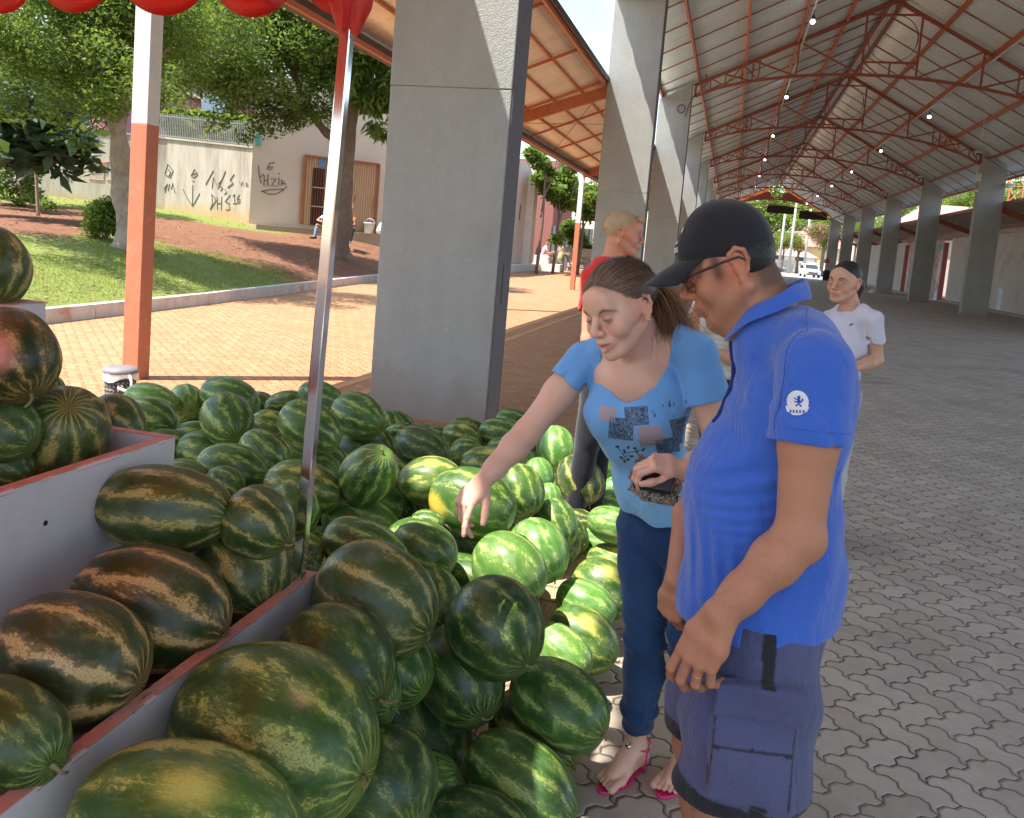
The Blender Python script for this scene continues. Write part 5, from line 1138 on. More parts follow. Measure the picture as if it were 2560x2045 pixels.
VAR = [melon_mesh(s) for s in range(7)]
STEMM = paint('dry_stalk', (.24, .19, .09), .8, .3, 30, .3)
def stem_mesh(seed):
    g = random.Random(seed); m = MB(); pts = [Vector((0, 0, 0))]; d = Vector((1, 0, 0)); L_ = g.uniform(.010, .028); ax = Vector((g.uniform(-1, 1), g.uniform(-1, 1), g.uniform(-1, 1))).normalized()
    for i in range(7): d = (Matrix.Rotation(g.uniform(.15, .45), 3, ax) @ d).normalized(); pts.append(pts[-1]+d*L_/4)
    m.tube(pts, [.0062, .0042, .0034, .003, .003, .0028, .0026, .0018], 7)
    me = bpy.data.meshes.new('stalk'); me.from_pydata(m.v, [], m.f); me.materials.append(STEMM); me.polygons.foreach_set('use_smooth', [True]*len(me.polygons)); return me
STM = [stem_mesh(s) for s in range(6)]
MESHES = {}
for idx, (x, y, z, ah, bh, phi, psi, kd, label) in enumerate(MEL):
    mj, mn = max(ah, bh), min(ah, bh)
    cp, sp = math.cos(R(psi)), math.sin(R(psi))
    mnr = max(mn, mj/1.55); RM = min(max(math.sqrt(max(mj**2-(mn*sp)**2, 1e-6))/cp, mn*1.02), mn*1.5)
    v = np.array([x, y, z-CAMH]); v /= np.linalg.norm(v); rr = np.cross(v, [0, 0, 1]); rr /= np.linalg.norm(rr); uu = np.cross(rr, v)
    # the measured tilt refers to the photograph, which leans by the camera roll
    ph = R(phi)-ROLL*0; ax = cp*(math.cos(ph)*(rr*math.cos(ROLL)+uu*math.sin(ROLL)*-1)+math.sin(ph)*-(uu*math.cos(ROLL)+rr*math.sin(ROLL)*0))-sp*v
    A = Vector(ax).normalized(); B = A.cross(Vector((0, 0, 1))).normalized(); Cc = A.cross(B)
    key = (idx % 7, kd)
    if key not in MESHES: me = VAR[idx % 7].copy(); me.materials.append(G[kd]); MESHES[key] = me
    o = bpy.data.objects.new('watermelon', MESHES[key]); COL.objects.link(o)
    spin = Matrix.Rotation((idx*2.399) % 6.28 if kd not in 'wyph' else {'w': 0, 'y': 0, 'p': .0, 'h': 0}[kd], 4, 'X')
    rot = Matrix((A, -B if True else B, Cc if False else A.cross(-B))).transposed().to_4x4()
    o.matrix_world = Matrix.Translation((x, y, z)) @ rot @ spin @ Matrix.Diagonal((RM*1.03, mn*1.03, mn*1.03, 1))
    tag(o, label, 'watermelon', 'watermelons heaped on the ground and in the trays')
    if (idx*7) % 10 < 6 or 'stalk' in label or 'tendril' in label or 'stem' in label:
        s = bpy.data.objects.new('stalk', STM[idx % 6]); COL.objects.link(s); s.parent = o
        s.matrix_parent_inverse = Matrix.Identity(4)
        e = 1 if idx % 3 else 1
        s.location = (.96*e, 0, 0); s.scale = (1/RM, 1/mn, 1/mn)
# ================================================================== STALL, PLATFORM, BIN
LAM = paint('white_laminate_board', (.60, .58, .60), .45, .06, 1.5, .08, 20, .002, dirt=((.36, .29, .27), .55))
def edge_mat():
    t = NT('chipped_red_board_edge'); co = t.tc.outputs['Object']
    n = t.noise(t.mapv(co, (60, 9, 60)), 2.2, 5, .7); n2 = t.noise(co, 12, 5, .6)
    c = t.ramp(n2, [(.3, (.50, .20, .15)), (.7, (.66, .34, .27))]); c = t.mix(t.smooth(n, .63, .68), c, (.10, .03, .02)); t.bump(n, .4, .003)
    return t.set(color=c, rough=.6)
EDG = edge_mat(); TRF = paint('pinkish_tray_floor', (.40, .20, .17), .6, .12, 3, .1)
STE = 1.93
def tray(x1, x0, ztop, floor, label, y0=-1.2):
    r = empty('display_tray', (x1, STE, 0), label, 'display tray', 'stepped white trays of the melon stall'); th = .028
    m = MB(); m.box((x1-th, y0, floor-.32), (x1, STE, ztop-.003)); m.build('front_board', LAM, r, bevel=.002)
    m = MB(); m.box((x0+.001, STE-th, floor-.32), (x1-th-.001, STE-.0, ztop-.003)); m.build('end_board', LAM, r)
    m = MB()
    n = 90; g = random.Random(int(x1*100))
    # worn upper edge, nibbled along the outer side
    ys = np.linspace(y0, STE, n)
    for a, b in zip(ys[:-1], ys[1:]):
        c_ = g.choice((0, 0, 0, .002, .004, .007)) if g.random() < .5 else 0
        m.add([(x1-th, a, ztop-.003), (x1+.001, a, ztop-.003-c_), (x1+.001, b, ztop-.003-c_), (x1-th, b, ztop-.003), (x1-th, a, ztop), (x1+.001-c_, a, ztop), (x1+.001-c_, b, ztop), (x1-th, b, ztop)],
              [(0,3,2,1), (4,5,6,7), (0,1,5,4), (1,2,6,5), (2,3,7,6), (3,0,4,7)])
    m.build('front_edging', EDG, r)
    m = MB(); m.box((x0+.001, STE-th, ztop-.003), (x1-th-.001, STE-.001, ztop)); m.build('end_edging', EDG, r)
    m = MB(); m.box((x0, y0, floor-.02), (x1-th-.001, STE-th-.001, floor)); m.build('tray_floor', TRF, r)
    return r
t1 = tray(-.95, -1.39, .70, .60, 'lowest white tray of the stall, nearest the foot of the chrome pole')
m = MB(); m.tube([(-1.389, 1.16, .83), (-1.385, 1.16, .83)], .006, 10); 
t2 = tray(-1.39, -1.82, 1.00, .88, 'middle white tray of the stall with a red worn rim')
q = atz(115, 1308, .88); q = at(115, 1308, 1.2)
qq = ray(115, 1308); s_ = (-1.388)/qq[0]; q = np.array([0, 0, CAMH])+qq*s_
m = MB(); m.tube([(-1.3895, q[1], q[2]), (-1.3885, q[1], q[2])], .006, 12); m.build('screw_hole', BLK, t2)
t3 = tray(-1.82, -2.3, 1.32, 1.2, 'top white tray of the stall cut by the left edge')
CHR = NT('polished_chrome'); CHR.bump(CHR.noise(None, 3, 2), .04, .004); CHRM = CHR.set(color=(.75, .74, .72), metal=1.0, rough=.10)
r = empty('chrome_pole', (-.975, 1.86, .6), 'square chrome tent pole rising from the corner of the lowest tray', 'pole')
m = MB(); b0 = at(748, 1425, 1.875); b1 = at(870, 60, 1.875); b2 = b1+(b1-b0)/(b1[2]-b0[2])*.25; b0 = b0-(b1-b0)/(b1[2]-b0[2])*.12
m.bar(b0, b2, .028, .028, up=(0, 1, 0)); m.build('tube', CHRM, r, bevel=.003)
m = MB(); m.box((b0[0]-.03, b0[1]-.03, .60), (b0[0]+.03, b0[1]+.03, .615)); m.box((b0[0]-.018, b0[1]-.018, .615), (b0[0]+.018, b0[1]+.018, .68)); m.build('foot_socket', DARKM, r)
# red awning with scalloped valance
RV = NT('red_awning_vinyl'); RV.bump(RV.noise(None, 14, 4), .15, .006); RV.set(color=(.62, .028, .018), rough=.38, spec=.5)
tr = RV.n('ShaderNodeBsdfTranslucent'); tr.inputs[0].default_value = (.95, .13, .06, 1); ms = RV.n('ShaderNodeMixShader'); ms.inputs[0].default_value = .36
RV.l(RV.p.outputs[0], ms.inputs[1]); RV.l(tr.outputs[0], ms.inputs[2]); RV.l(ms.outputs[0], RV.out.inputs[0]); REDV = RV.m
aw = empty('red_awning', (-.95, STE, 2.2), 'red stall awning with a scalloped edge above the trays', 'awning')
def valance(P0, P1, n, per, zt, zc, zb, name, phase=0):
    P0 = np.array(P0, float); P1 = np.array(P1, float); Ld = np.linalg.norm(P1-P0); d = (P1-P0)/Ld; nn = np.array([-d[1], d[0], 0]); N = int(Ld/.012); V = []; F = []
    for i in range(N+1):
        s = Ld*i/N; u = (s+phase) % per/per; bot = zc-(zc-zb)*abs(math.sin(math.pi*u))**.8; wob = .010*math.sin(s*23)+.012*math.sin(s*9+1)
        for j, f in enumerate((0, .3, .6, .85, 1)):
            z = zt+(bot-zt)*f; V.append(P0+d*s+nn*wob*f+np.array([0, 0, z]))
    for i in range(N):
        for j in range(4): a = i*5+j; F.append((a, a+1, a+6, a+5))
    o = put(name, mesh_np(name, V, F, REDV, True), aw); o.modifiers.new('t', 'SOLIDIFY').thickness = .0015; return o
per = .262
valance((-.93, STE, 0), (-3.2, STE, 0), 9, per, 2.34, 2.185, 2.098, 'valance', per/2+.035-.07)
valance((-1.14, STE-.01, 0), (-1.14, -1.4, 0), 9, per, 2.28, 2.19, 2.10, 'valance', .05)
m = MB(); top = [(-.90, STE, 2.34), (-3.2, STE, 2.34), (-3.2, -1.4, 2.34), (-.90, -1.4, 2.34)]
V = []; F = []; nx, ny = 24, 34
for j in range(ny+1):
    for i in range(nx+1):
        u, v = i/nx, j/ny; x = -1.14-2.06*u; y = STE-3.33*v; z = 2.28+.42*(1-abs(2*u-1))**.8*min(1, 3*v, 3*(1-v))+.012*math.sin(9*u+4*v)*math.sin(7*v); V.append((x, y, z))
for j in range(ny):
    for i in range(nx): a = j*(nx+1)+i; F.append((a, a+1, a+nx+2, a+nx+1))
put('roof_sheet', mesh_np('roof_sheet', V, F, REDV, True), aw)
# crumpled corner wrapped round the pole head
g = np.random.default_rng(4); V = []; F = []; nn_ = 40
prof = [(2.32, .085), (2.25, .065), (2.20, .055), (2.16, .050), (2.12, .042), (2.08, .030), (2.05, .021)]
for i, (z, rad) in enumerate(prof):
    for j in range(nn_):
        a = 2*math.pi*j/nn_; rr = rad*(1+.22*math.sin(5*a+i*.7)+.12*math.sin(9*a-i)+.06*g.normal())
        c_ = b1+(b2-b1)*(z-b1[2])/(b2[2]-b1[2]); V.append((c_[0]+.012*(2.3-z)*2+rr*math.cos(a), c_[1]+rr*math.sin(a), z+.012*math.sin(3*a+i)))
for i in range(len(prof)-1):
    for j in range(nn_): F.append((i*nn_+j, (i+1)*nn_+j, (i+1)*nn_+(j+1) % nn_, i*nn_+(j+1) % nn_))
put('corner_wrap', mesh_np('corner_wrap', V, F, REDV, True), aw)
m = MB(); m.bar((b2[0], STE-.05, 2.30), (-3.2, STE-.05, 2.30), .025); m.build('frame_tube', CHRM, aw)
# wooden platform under the pile
PLK = NT('raw_pallet_wood'); co = PLK.tc.outputs['Object']; PLK.bump(PLK.noise(PLK.mapv(co, (60, 6, 60)), 2, 5), .4, .004)
PLKM = PLK.set(color=PLK.ramp(PLK.noise(PLK.mapv(co, (40, 3, 40)), 2, 6, .6), [(.3, (.36, .25, .13)), (.7, (.58, .45, .28))]), rough=.85)
def platform(x0, x1, y0, y1, z, label):
    r = empty('wooden_pallet', (x1, y0, 0), label, 'pallet'); y = y0; g = random.Random(2)
    while y < y1-.05:
        m = MB(); w = .135; m.box((x0, y, z-.018), (x1-g.uniform(0, .05), y+w, z)); m.build('slat', PLKM, r, bevel=.003); y += w+.02
    for x in (x0+.05, (x0+x1)/2, x1-.15): m = MB(); m.box((x, y0, 0), (x+.08, y1, z-.019)); m.build('bearer', PLKM, r)
platform(-1.55, -.50, 2.95, 5.6, .085, 'rough wooden pallet showing between the pile and the ground row')
platform(-3.3, -1.6, 2.3, 5.3, .085, 'wooden pallet under the back of the pile')
platform(-2.25, -.98, 2.1, 2.9, .30, 'raised wooden pallet under the near part of the pile')
m = MB(); m.box((-.94, -.6, 0), (-.62, 1.25, .42)); 
# bin with white bag
bp = at(302, 925, 5.75); bx, by, bz = bp
r = empty('pedal_bin', (bx, by, 0), 'grey wicker-look pedal bin with a white bag under its lid', 'bin')
def wicker():
    t = NT('grey_wicker_plastic'); co = t.tc.outputs['Object']; X, Y, Z = t.xyz(co)
    a = t.math('ARCTAN2', t.math('SUBTRACT', Y, 0.0), t.math('SUBTRACT', X, 0.0)); u = t.math('MULTIPLY', a, 11.0); v = t.math('MULTIPLY', Z, 95.0)
    p = t.math('MULTIPLY', t.math('SINE', t.math('ADD', u, v)), t.math('SINE', t.math('SUBTRACT', u, v))); t.bump(p, .9, .006)
    return t.set(color=t.ramp(p, [(.3, (.06, .055, .05)), (.7, (.26, .24, .23))]), rough=.5)
WK = wicker(); rad = .125
def lathe_at(c, prof, mat, nm, par, n=36, smooth=True, squash=1):
    m = MB(); m.lathe((0, 0, 0), prof, n, 1, squash); o = m.build(nm, mat, par, smooth, world=False); o.location = Vector(c)-Vector(par.location); return o
lathe_at((bx, by, 0), [(.001, 0), (rad*.86, 0), (rad*.9, .02), (rad*.97, bz-.02), (.001, bz-.02)], WK, 'barrel', r)
lathe_at((bx, by, bz-.02), [(rad*1.06, 0), (rad*1.10, .012), (rad*1.06, .03), (rad*.9, .045), (rad*.5, .052), (.001, .054)], paint('grey_bin_lid', (.20, .19, .21), .45, .1, 40, .3, 120, .002), 'lid', r)
g = np.random.default_rng(3); V = []; F = []
for i, f in enumerate((0, .25, .5, .75, 1)):
    for j in range(40):
        a = 2*math.pi*j/40; dep = .05+.055*max(0, math.sin(a*1.0-.6))+.02*math.sin(3*a); rr = rad*(1.05+.04*f+.03*math.sin(7*a+i)+.012*g.normal()); V.append((bx+rr*math.cos(a), by+rr*math.sin(a), bz-.015-dep*f))
for i in range(4):
    for j in range(40): F.append((i*40+j, (i+1)*40+j, (i+1)*40+(j+1) % 40, i*40+(j+1) % 40))
put('bin_bag', mesh_np('bin_bag', V, F, paint('thin_white_bag', (.78, .78, .76), .35, .05), True), r)
m = MB(); m.tube([(bx+rad*1.05, by-.06, bz-.02), (bx+rad*1.3, by-.07, bz-.07), (bx+rad*1.35, by-.08, bz-.12), (bx+rad*1.05, by-.1, bz-.14), (bx+rad*.6, by-.12, bz-.12)], [.012, .010, .012, .012, .01], 8); m.build('bag_handle', paint('thin_white_bag_handle', (.78, .78, .76), .35), r, smooth=True)
# fallen leaves and paper scraps on the paving: too many to count
def litter():
    g = np.random.default_rng(9); n = 420; x = np.concatenate([g.uniform(-8.2, -1.0, n-120), g.uniform(.5, 9, 120)]); y = g.uniform(2.5, 30, n)**1.0; a = g.uniform(0, 6.28, n); s = g.uniform(.008, .03, n)
    V = []; 
    for i in range(n):
        c, d = math.cos(a[i]), math.sin(a[i]); L_, w = s[i], s[i]*.4
        V += [(x[i]-c*L_, y[i]-d*L_, .003), (x[i]-d*w, y[i]+c*w, .009), (x[i]+c*L_, y[i]+d*L_, .004), (x[i]+d*w, y[i]-c*w, .006)]
    F = np.arange(n*4).reshape(-1, 4); o = put('litter', mesh_np('litter', V, F, paint('dry_leaf_litter', (.40, .26, .13), .8, .5, 3))); return tag(o, 'dry leaf bits and scraps scattered over the paving', 'leaf litter', kind='stuff')
litter()
# ================================================================== BODIES: smooth surfaces grown from blended volumes
def nrm(v): v = np.asarray(v, float); return v/(np.linalg.norm(v)+1e-12)
def frame(fwd, up):         # columns: right, forward, up
    f = nrm(fwd); u = np.asarray(up, float); r = nrm(np.cross(f, u)); u = np.cross(r, f); return np.stack([r, f, u], 1)
class Vol:
    def __init__(s): s.ops = []; s.T = np.eye(3); s.o = np.zeros(3); s.s = 1.0
    def at(s, o, T=None, scale=1.0): s.o = np.asarray(o, float); s.T = np.eye(3) if T is None else T; s.s = scale; return s
    def w(s, p): return s.o+s.T@(np.asarray(p, float)*s.s)
    def cone(s, a, b, ra, rb=None, k=.01, sub=False, flat=None):
        """tapered capsule; flat=(direction, factor) squashes it along a direction"""
        rb = ra if rb is None else rb; a = s.w(a); b = s.w(b); ra *= s.s; rb *= s.s; R_ = max(ra, rb)
        fl = None if flat is None else (nrm(s.T@np.asarray(flat[0], float)), flat[1])
        s.ops.append(('c', (a, b, ra, rb, fl), k, sub, np.minimum(a, b)-R_, np.maximum(a, b)+R_)); return s
    def chain(s, pts, rs, k=.01, **kw):
        for i in range(len(pts)-1): s.cone(pts[i], pts[i+1], rs[i], rs[i+1], k, **kw)
        return s
    def ell(s, c, r, k=.01, sub=False, M=None):
        c = s.w(c); r = np.asarray(r, float)*s.s; M = s.T if M is None else s.T@M; R_ = np.abs(M)@r
        s.ops.append(('e', (c, r, M), k, sub, c-R_, c+R_)); return s
    def box(s, c, h, rd=.004, k=.004, sub=False, M=None):
        c = s.w(c); h = np.asarray(h, float)*s.s; M = s.T if M is None else s.T@M; R_ = np.abs(M)@h
        s.ops.append(('b', (c, h, M, rd), k, sub, c-R_, c+R_)); return s
    def cut(s, p, n, k=.003, lo=None, hi=None):      # remove what lies on the side n points to, inside a box
        p = s.w(p); n = nrm(s.T@np.asarray(n, float)); lo = np.full(3, -99.) if lo is None else np.asarray(lo, float); hi = np.full(3, 99.) if hi is None else np.asarray(hi, float)
        s.ops.append(('h', (p, n), k, True, lo, hi)); return s
    def join(s, other, k=.01): s.ops.append(('v', other, k, False, np.min([o[4] for o in other.ops if o[0] in 'ceb' and not o[3]], 0), np.max([o[5] for o in other.ops if o[0] in 'ceb' and not o[3]], 0))); return s
    def warp(s, fn, lo, hi): s.ops.append(('f', fn, 0, False, np.asarray(lo, float), np.asarray(hi, float))); return s
    def grid(s, lo, hi, h):
        lo = np.asarray(lo, float); n = np.ceil((np.asarray(hi)-lo)/h).astype(int)+1; F = np.full(n, .04, np.float32)
        ax = [lo[i]+h*np.arange(n[i]) for i in range(3)]
        for kd, pr, k, sub, a, b in s.ops:
            pad = k+2.5*h+.012; i0 = np.clip(np.floor((a-pad-lo)/h).astype(int), 0, n); i1 = np.clip(np.ceil((b+pad-lo)/h).astype(int)+1, 0, n)
            if (i1 <= i0).any(): continue
            sl = tuple(slice(i0[j], i1[j]) for j in range(3))
            X = ax[0][sl[0]][:, None, None]; Y = ax[1][sl[1]][None, :, None]; Z = ax[2][sl[2]][None, None, :]
            A = F[sl]
            if kd == 'c':
                p, q, ra, rb, fl = pr; d = q-p; dd = d@d+1e-12; PX, PY, PZ = X-p[0], Y-p[1], Z-p[2]
                t = np.clip((PX*d[0]+PY*d[1]+PZ*d[2])/dd, 0, 1); QX, QY, QZ = PX-t*d[0], PY-t*d[1], PZ-t*d[2]; q2 = QX**2+QY**2+QZ**2
                if fl is not None:
                    m = QX*fl[0][0]+QY*fl[0][1]+QZ*fl[0][2]; q2 = q2+m*m*(fl[1]**2-1)
                D = np.sqrt(q2)-(ra+(rb-ra)*t)
                if fl is not None: D = D/ max(1.0, fl[1]**.5)
            elif kd == 'e':
                c, r, M = pr; PX, PY, PZ = X-c[0], Y-c[1], Z-c[2]; k0 = 0; k1 = 0
                for j in range(3):
                    L_ = (PX*M[0, j]+PY*M[1, j]+PZ*M[2, j])/r[j]; k0 = k0+L_*L_; k1 = k1+(L_/r[j])**2
                k0 = np.sqrt(k0); D = k0*(k0-1)/(np.sqrt(k1)+1e-9)
            elif kd == 'b':
                c, hh, M, rd = pr; PX, PY, PZ = X-c[0], Y-c[1], Z-c[2]; o_ = 0; mx_ = None
                for j in range(3):
                    L_ = np.abs(PX*M[0, j]+PY*M[1, j]+PZ*M[2, j])-hh[j]+rd; o_ = o_+np.maximum(L_, 0)**2; mx_ = L_ if mx_ is None else np.maximum(mx_, L_)
                D = np.sqrt(o_)+np.minimum(mx_, 0)-rd
            elif kd == 'h':
                p, nn = pr; D = -((X-p[0])*nn[0]+(Y-p[1])*nn[1]+(Z-p[2])*nn[2])
            elif kd == 'v': D = pr.grid([ax[j][sl[j]][0] for j in range(3)], [ax[j][sl[j]][-1]-h*.5 for j in range(3)], h)[0][:A.shape[0], :A.shape[1], :A.shape[2]]
            elif kd == 'f':
                F[sl] = A+pr(X, Y, Z); continue
            D = D.astype(np.float32)
            if sub:
                D = -D; k = max(k, 1e-5); h_ = np.clip(.5-.5*(D-A)/k, 0, 1); F[sl] = D+(A-D)*h_+k*h_*(1-h_)
            else:
                k = max(k, 1e-5); h_ = np.clip(.5+.5*(D-A)/k, 0, 1); F[sl] = D+(A-D)*h_-k*h_*(1-h_)
        return F, lo, h
def nets(F, lo, h, keep=None):
    S = F < 0; n = S.shape; c = np.zeros(tuple(q-1 for q in n), np.int8); cor = []
    for dx in (0, 1):
        for dy in (0, 1):
            for dz in (0, 1): cor.append((dx, dy, dz)); c += S[dx:n[0]-1+dx, dy:n[1]-1+dy, dz:n[2]-1+dz]
    act = (c > 0) & (c < 8); I = np.argwhere(act); idx = np.full(act.shape, -1, np.int32); idx[act] = np.arange(len(I))
    val = np.stack([F[I[:, 0]+d[0], I[:, 1]+d[1], I[:, 2]+d[2]] for d in cor], 1); P_ = np.zeros((len(I), 3)); W_ = np.zeros(len(I))
    for a in range(8):
        for b in range(a+1, 8):
            da = np.array(cor[a]); db = np.array(cor[b])
            if np.abs(da-db).sum() != 1: continue
            va, vb = val[:, a], val[:, b]; m = (va < 0) != (vb < 0); t = np.where(m, va/(va-vb+1e-12), 0); P_ += np.where(m[:, None], da+(db-da)*t[:, None], 0); W_ += m
    V = (I+P_/W_[:, None])*h+lo; Fc = []
    for ax in range(3):
        b, c_ = (ax+1) % 3, (ax+2) % 3
        sl0 = [slice(None)]*3; sl1 = [slice(None)]*3; sl0[ax] = slice(0, n[ax]-1); sl1[ax] = slice(1, n[ax])
        s0 = S[tuple(sl0)]; s1 = S[tuple(sl1)]; E_ = np.argwhere(s0 != s1); E_ = E_[(E_[:, b] > 0) & (E_[:, c_] > 0) & (E_[:, b] < n[b]-1) & (E_[:, c_] < n[c_]-1)]
        ins = s0[E_[:, 0], E_[:, 1], E_[:, 2]]; q = []
        for db, dc in ((-1, -1), (0, -1), (0, 0), (-1, 0)):
            J = E_.copy(); J[:, b] += db; J[:, c_] += dc; q.append(idx[J[:, 0], J[:, 1], J[:, 2]])
        q = np.stack(q, 1); q[~ins] = q[~ins][:, ::-1]; Fc.append(q)
    Fc = np.concatenate(Fc)
    Fc = Fc[(Fc >= 0).all(1)]
    if keep is not None:
        ok = keep(V); Fc = Fc[ok[Fc].any(1)]; used = np.unique(Fc); mp_ = np.full(len(V), -1, np.int32); mp_[used] = np.arange(len(used)); V = V[used]; Fc = mp_[Fc]
    return V, Fc
def grow(name, vol, lo, hi, h, mat, parent, fine=(), color=None, post=None):
    """one mesh object; fine = boxes (lo, hi, h) computed at a finer step and joined on"""
    lo = np.asarray(lo, float); hi = np.asarray(hi, float)
    def outside(V):
        m = np.ones(len(V), bool)
        for a, b, hh in fine: m &= ~((V > np.asarray(a)+.0) & (V < np.asarray(b)-.0)).all(1)
        return m
    V, F = nets(*vol.grid(lo, hi, h), keep=outside if fine else None); Vs = [V]; Fs = [F]; n = len(V)
    for i, (a, b, hh) in enumerate(fine):
        a = np.asarray(a, float); b = np.asarray(b, float)
        inside = lambda V, a=a, b=b: ((V > a) & (V < b)).all(1)
        v, f = nets(*vol.grid(a-3*hh, b+3*hh, hh), keep=inside)
        Vs.append(v); Fs.append(f+n); n += len(v)
    V = np.concatenate(Vs); F = np.concatenate(Fs)
    if post: V = post(V)
    cols = color(V) if color else None
    return put(name, mesh_np(name, V, F, mat, True, cols), parent)
def vn(X, Y, Z, s, seed=0):  # cheap smooth noise from sines, for cloth folds and hair
    a = seed*1.7; return (np.sin(X*s*1.3+np.sin(Y*s*.9+a)*1.6+a)+np.sin(Y*s*1.1+np.sin(Z*s*1.2+a*2)*1.5+2*a)+np.sin(Z*s+np.sin(X*s*.8+a*3)*1.4+a))/3
def blob(V, c, r, soft=.5):  # 1 inside radius r of c, fading out
    d = np.linalg.norm(V-np.asarray(c), axis=1); return np.clip((r*(1+soft)-d)/(r*soft*2), 0, 1)

# ---- materials of people
def skin_mat(name, rough=.5):
    t = NT(name); co = t.tc.outputs['Object']; a = t.n('ShaderNodeAttribute', attribute_name='Col')
    n = t.noise(co, 60, 5, .6); n2 = t.noise(co, 9, 4, .6); n3 = t.noise(co, 420, 2, .5)
    c = t.mix(t.smooth(n2, .4, .68, 0, .22), a.outputs['Color'], t.mix(1.0, a.outputs['Color'], (1.08, .80, .72), 'MULTIPLY'))
    c = t.mix(t.smooth(n, .55, .72, 0, .16), c, t.mix(1.0, c, (.72, .62, .56), 'MULTIPLY'))
    t.bump(t.math('ADD', t.math('MULTIPLY', n, .6), t.math('MULTIPLY', n3, .4)), .22, .0022)
    t.p.inputs['Subsurface Radius'].default_value = (1, .35, .2); t.p.inputs['Subsurface Scale'].default_value = .006
    return t.set(color=c, rough=t.smooth(n2, .3, .7, rough-.06, rough+.08), spec=.4, sss=.12)
SKIN = skin_mat('skin')
def cloth_mat(name, col=None, rough=.85, weave=900, wrinkle=.25, sheen=.25, var=.08, ws=9):
    t = NT(name); co = t.tc.outputs['Object']
    if col is None: a = t.n('ShaderNodeAttribute', attribute_name='Col'); c = a.outputs['Color']
    else: c = t.n('ShaderNodeRGB'); c.outputs[0].default_value = (*col, 1); c = c.outputs[0]
    n = t.noise(co, 5, 5, .6); c = t.mix(t.smooth(n, .3, .7, 0, var*2.5), c, t.mix(1.0, c, (.72, .74, .78), 'MULTIPLY'))
    X, Y, Z = t.xyz(co); wv = t.math('MULTIPLY', t.math('SINE', t.math('MULTIPLY', Z, float(weave))), t.math('SINE', t.math('MULTIPLY', t.math('ADD', X, Y), float(weave))))
    wr = t.noise(t.mapv(co, (1, 1, .6)), ws, 5, .55, .8)
    t.bump(t.math('ADD', t.math('MULTIPLY', wr, 1.0), t.math('MULTIPLY', wv, .02)), wrinkle, .02)
    t.p.inputs['Sheen Roughness'].default_value = .5
    return t.set(color=c, rough=rough, sheen=sheen, spec=.2)
def hair_mat(name, a, b, rough=.42):
    t = NT(name); co = t.tc.outputs['Object']; v = t.n('ShaderNodeAttribute', attribute_name='Col'); s = t.xyz(v.outputs['Vector'])[0]
    n = t.noise(co, 130, 3, .6); c = t.ramp(t.math('ADD', t.math('MULTIPLY', s, .75), t.math('MULTIPLY', n, .25)), [(.15, a), (.85, b)]); t.bump(n, .5, .003)
    return t.set(color=c, rough=rough, spec=.4)
EYEW = paint('eye_white', (.42, .38, .36), .2, .05, 20, 0); IRIS = paint('dark_iris', (.03, .015, .008), .15, .1, 50, 0); LENS = NT('spectacle_lens')
LENS.set(color=(.9, .95, 1), rough=.02, trans=1.0); LENS.p.inputs['IOR'].default_value = 1.12; LENSM = LENS.m
NAIL = paint('finger_nail', (.62, .40, .34), .25, .05, 50, 0)

